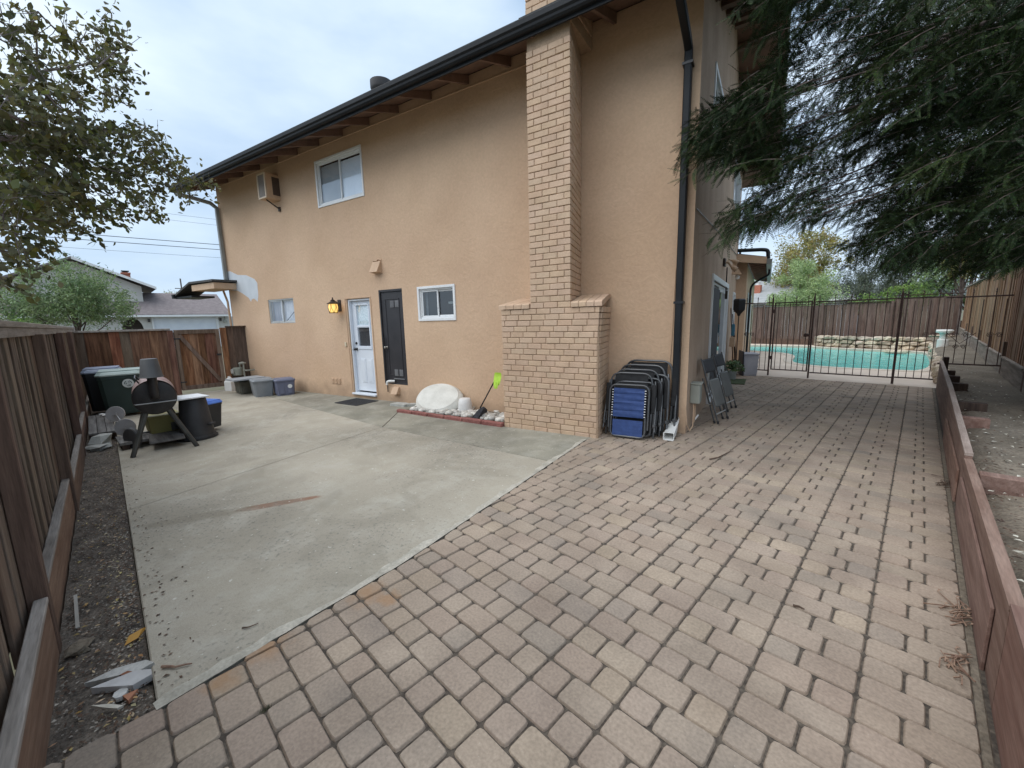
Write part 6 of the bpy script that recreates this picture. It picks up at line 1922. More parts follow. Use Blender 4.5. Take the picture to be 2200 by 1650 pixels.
tb = hthing('storage_tub', 'translucent grey ribbed plastic tub standing on end near the pool gate', 'tub', -.36, 12.35, 0, .25)
TUBP = mat('cloudy_plastic', (.4, .4, .45), (.54, .54, .58), rough=.45, ns=4)
mb = MB(); mb.loft([[(x * k, y * k, z) for x, y in ((-.2, -.3), (.2, -.3), (.2, .3), (-.2, .3))] for k, z in ((.7, .0), (.74, .05), (.82, .54), (.87, .55), (.87, .58))]); mb.build('tub_body', TUBP, tb)
for k in range(4):
    mb = MB(); mb.box(.14 + .006 * k, .168 + .006 * k, -.2, .2, .1 + .115 * k, .16 + .115 * k, .01); mb.build('rib', TUBP, tb)
mb = MB(); mb.box(-.2, -.175, -.27, .27, .0, .64, .01); mb.build('tub_lid', mat('dark_lid', (.05, .055, .07), rough=.5), tb)
bp = hthing('pole_box', 'black faceted box on a thin pole beside the house wing', 'box', -.62, 11.6, 0)
mb = MB(); mb.tube([(0, 0, 0), (0, 0, 1.6)], .012, 6); mb.build('pole', BLACK_IRON, bp)
mb = MB(); mb.loft([[(r_ * math.cos(a_), r_ * math.sin(a_), z_) for a_ in [2 * PI * (i + .5) / 6 for i in range(6)]] for r_, z_ in ((.03, 1.55), (.05, 1.60), (.145, 1.70), (.15, 1.93), (.12, 1.965), (.0, 1.97))]); mb.build('box_body', BLACKBIN, bp)
mb = MB(); mb.tube([(-.12, 0, 1.66), (.0, 0, 1.66)], .012, 6); mb.build('arm', BLACK_IRON, bp)
tl = hthing('garden_tools', 'long handled garden tools leaning on the wall beside the sliding door', 'tools', WX + .12, 11.75, 0)
for k, (dx, dy, h_) in enumerate(((0, 0, 1.75), (.04, .12, 1.6), (.07, .22, 1.35))):
    mb = MB(); mb.tube([(dx + .08, dy, .02), (dx - .07, dy + .04, h_)], .013, 6); mb.build('tool_handle', WOOD_POST if k != 1 else BRONZE, tl)
mb = MB(); mb.box(-.03, .05, -.03, .06, 1.05, 1.35, .02); mb.build('blue_cloth', mat('blue_cloth', (.06, .2, .3), (.09, .26, .36), rough=.9), tl)
mb = MB(); mb.box(-.05, .07, -.08, .08, .78, 1.02, .01); mb.build('brush_block', TAN_PAINT, tl)
# ---- measured branch points of the two near trees (metres)
LEFT_BRANCHES = [[[[-3.81,-0.36,2.6],[-4.1,-0.28,2.78],[-4.71,-0.08,3.0],[-5.45,0.28,3.23],[-5.99,0.66,3.31],[-6.54,1.21,3.34]],0.022,1.0],[[[-3.91,-0.35,2.76],[-4.21,-0.26,2.98],[-4.67,-0.08,3.45],[-5.03,0.08,3.67],[-5.36,0.27,3.93],[-5.55,0.4,4.16]],0.016,0.5],[[[-4.72,-0.08,3.47],[-4.72,-0.05,3.71],[-4.63,-0.06,3.84]],0.007,0.35],[[[-5.54,0.28,4.01],[-5.72,0.43,4.37],[-5.59,0.35,4.38]],0.006,1.0],[[[-5.36,0.27,3.93],[-5.68,0.47,4.02],[-5.82,0.56,4.0]],0.006,1.1],[[[-5.19,0.08,3.73],[-5.43,0.2,3.76],[-5.71,0.36,3.79],[-5.9,0.48,3.84]],0.006,0.9],[[[-4.77,0.26,3.65],[-5.0,0.41,3.93],[-5.09,0.47,4.0]],0.006,1.2],[[[-4.42,-0.02,3.73],[-4.59,0.03,3.75],[-4.76,0.1,3.79],[-4.97,0.2,3.86]],0.006,1.0],[[[-4.39,-0.2,3.58],[-4.61,-0.14,3.64],[-4.73,-0.11,3.59],[-4.88,-0.06,3.59]],0.006,0.7],[[[-4.03,-0.23,3.33],[-4.27,-0.16,3.4],[-4.49,-0.1,3.43]],0.006,1.0],[[[-4.72,-0.13,3.4],[-4.96,-0.04,3.47],[-5.15,0.05,3.53],[-5.39,0.17,3.66]],0.007,1.3],[[[-4.2,-0.05,3.13],[-4.44,0.03,3.14],[-4.66,0.11,3.16]],0.007,1.3],[[[-3.72,-0.29,2.87],[-3.97,-0.24,2.99],[-4.23,-0.17,3.03],[-4.57,-0.06,3.13]],0.01,1.3],[[[-3.76,-0.24,2.83],[-4.06,-0.17,2.88],[-4.39,-0.06,2.97],[-4.73,0.08,3.08]],0.009,1.3],[[[-5.05,0.12,3.26],[-5.28,0.25,3.37],[-5.56,0.42,3.42],[-5.83,0.6,3.43]],0.006,1.1],[[[-5.54,0.4,3.53],[-5.77,0.56,3.6],[-5.99,0.73,3.6],[-6.08,0.8,3.55]],0.005,1.1],[[[-5.22,0.46,3.21],[-5.49,0.66,3.31],[-5.75,0.87,3.29]],0.005,1.0],[[[-5.63,0.62,3.21],[-5.85,0.8,3.16],[-5.98,0.91,3.07]],0.005,1.1],[[[-4.52,-0.04,2.91],[-4.81,0.08,2.94],[-5.09,0.22,2.96],[-5.42,0.41,3.02],[-5.69,0.6,3.01]],0.008,1.4],[[[-5.71,0.27,3.13],[-5.9,0.37,3.01],[-6.13,0.53,2.93],[-6.26,0.63,2.89]],0.006,1.2],[[[-4.03,-0.36,2.56],[-4.37,-0.27,2.7],[-4.72,-0.16,2.82]],0.008,1.1],[[[-3.44,-0.34,2.28],[-3.83,-0.26,2.42],[-4.17,-0.17,2.49],[-4.48,-0.05,2.61]],0.01,1.3],[[[-4.74,-0.19,2.61],[-5.06,-0.07,2.64],[-5.35,0.07,2.66],[-5.61,0.2,2.63]],0.008,1.3],[[[-4.47,-0.04,2.69],[-4.75,0.09,2.74],[-5.01,0.21,2.72],[-5.2,0.3,2.64]],0.006,1.2],[[[-3.89,-0.39,2.26],[-4.29,-0.29,2.36],[-4.63,-0.19,2.41],[-4.94,-0.06,2.47],[-5.18,0.04,2.43]],0.008,1.3],[[[-3.8,-0.28,2.22],[-4.04,-0.23,2.22],[-4.21,-0.19,2.17]],0.006,1.2],[[[-3.34,-0.34,2.12],[-3.59,-0.3,2.16],[-3.78,-0.26,2.16]],0.006,1.0],[[[-4.09,-0.44,2.13],[-4.37,-0.38,2.12],[-4.54,-0.34,2.11],[-4.68,-0.31,2.07]],0.006,1.4],[[[-3.57,-0.38,1.92],[-3.75,-0.36,1.91],[-3.84,-0.34,1.88]],0.005,1.3],[[[-4.37,-0.12,2.52],[-4.7,0.02,2.67],[-4.99,0.14,2.57]],0.006,1.2],[[[-4.42,-0.34,2.61],[-4.67,-0.26,2.72],[-4.86,-0.2,2.71],[-5.06,-0.14,2.66]],0.007,1.2],[[[-4.47,-0.24,3.0],[-4.62,-0.21,2.92],[-4.96,-0.09,2.97],[-5.13,-0.03,2.96]],0.007,1.1]]
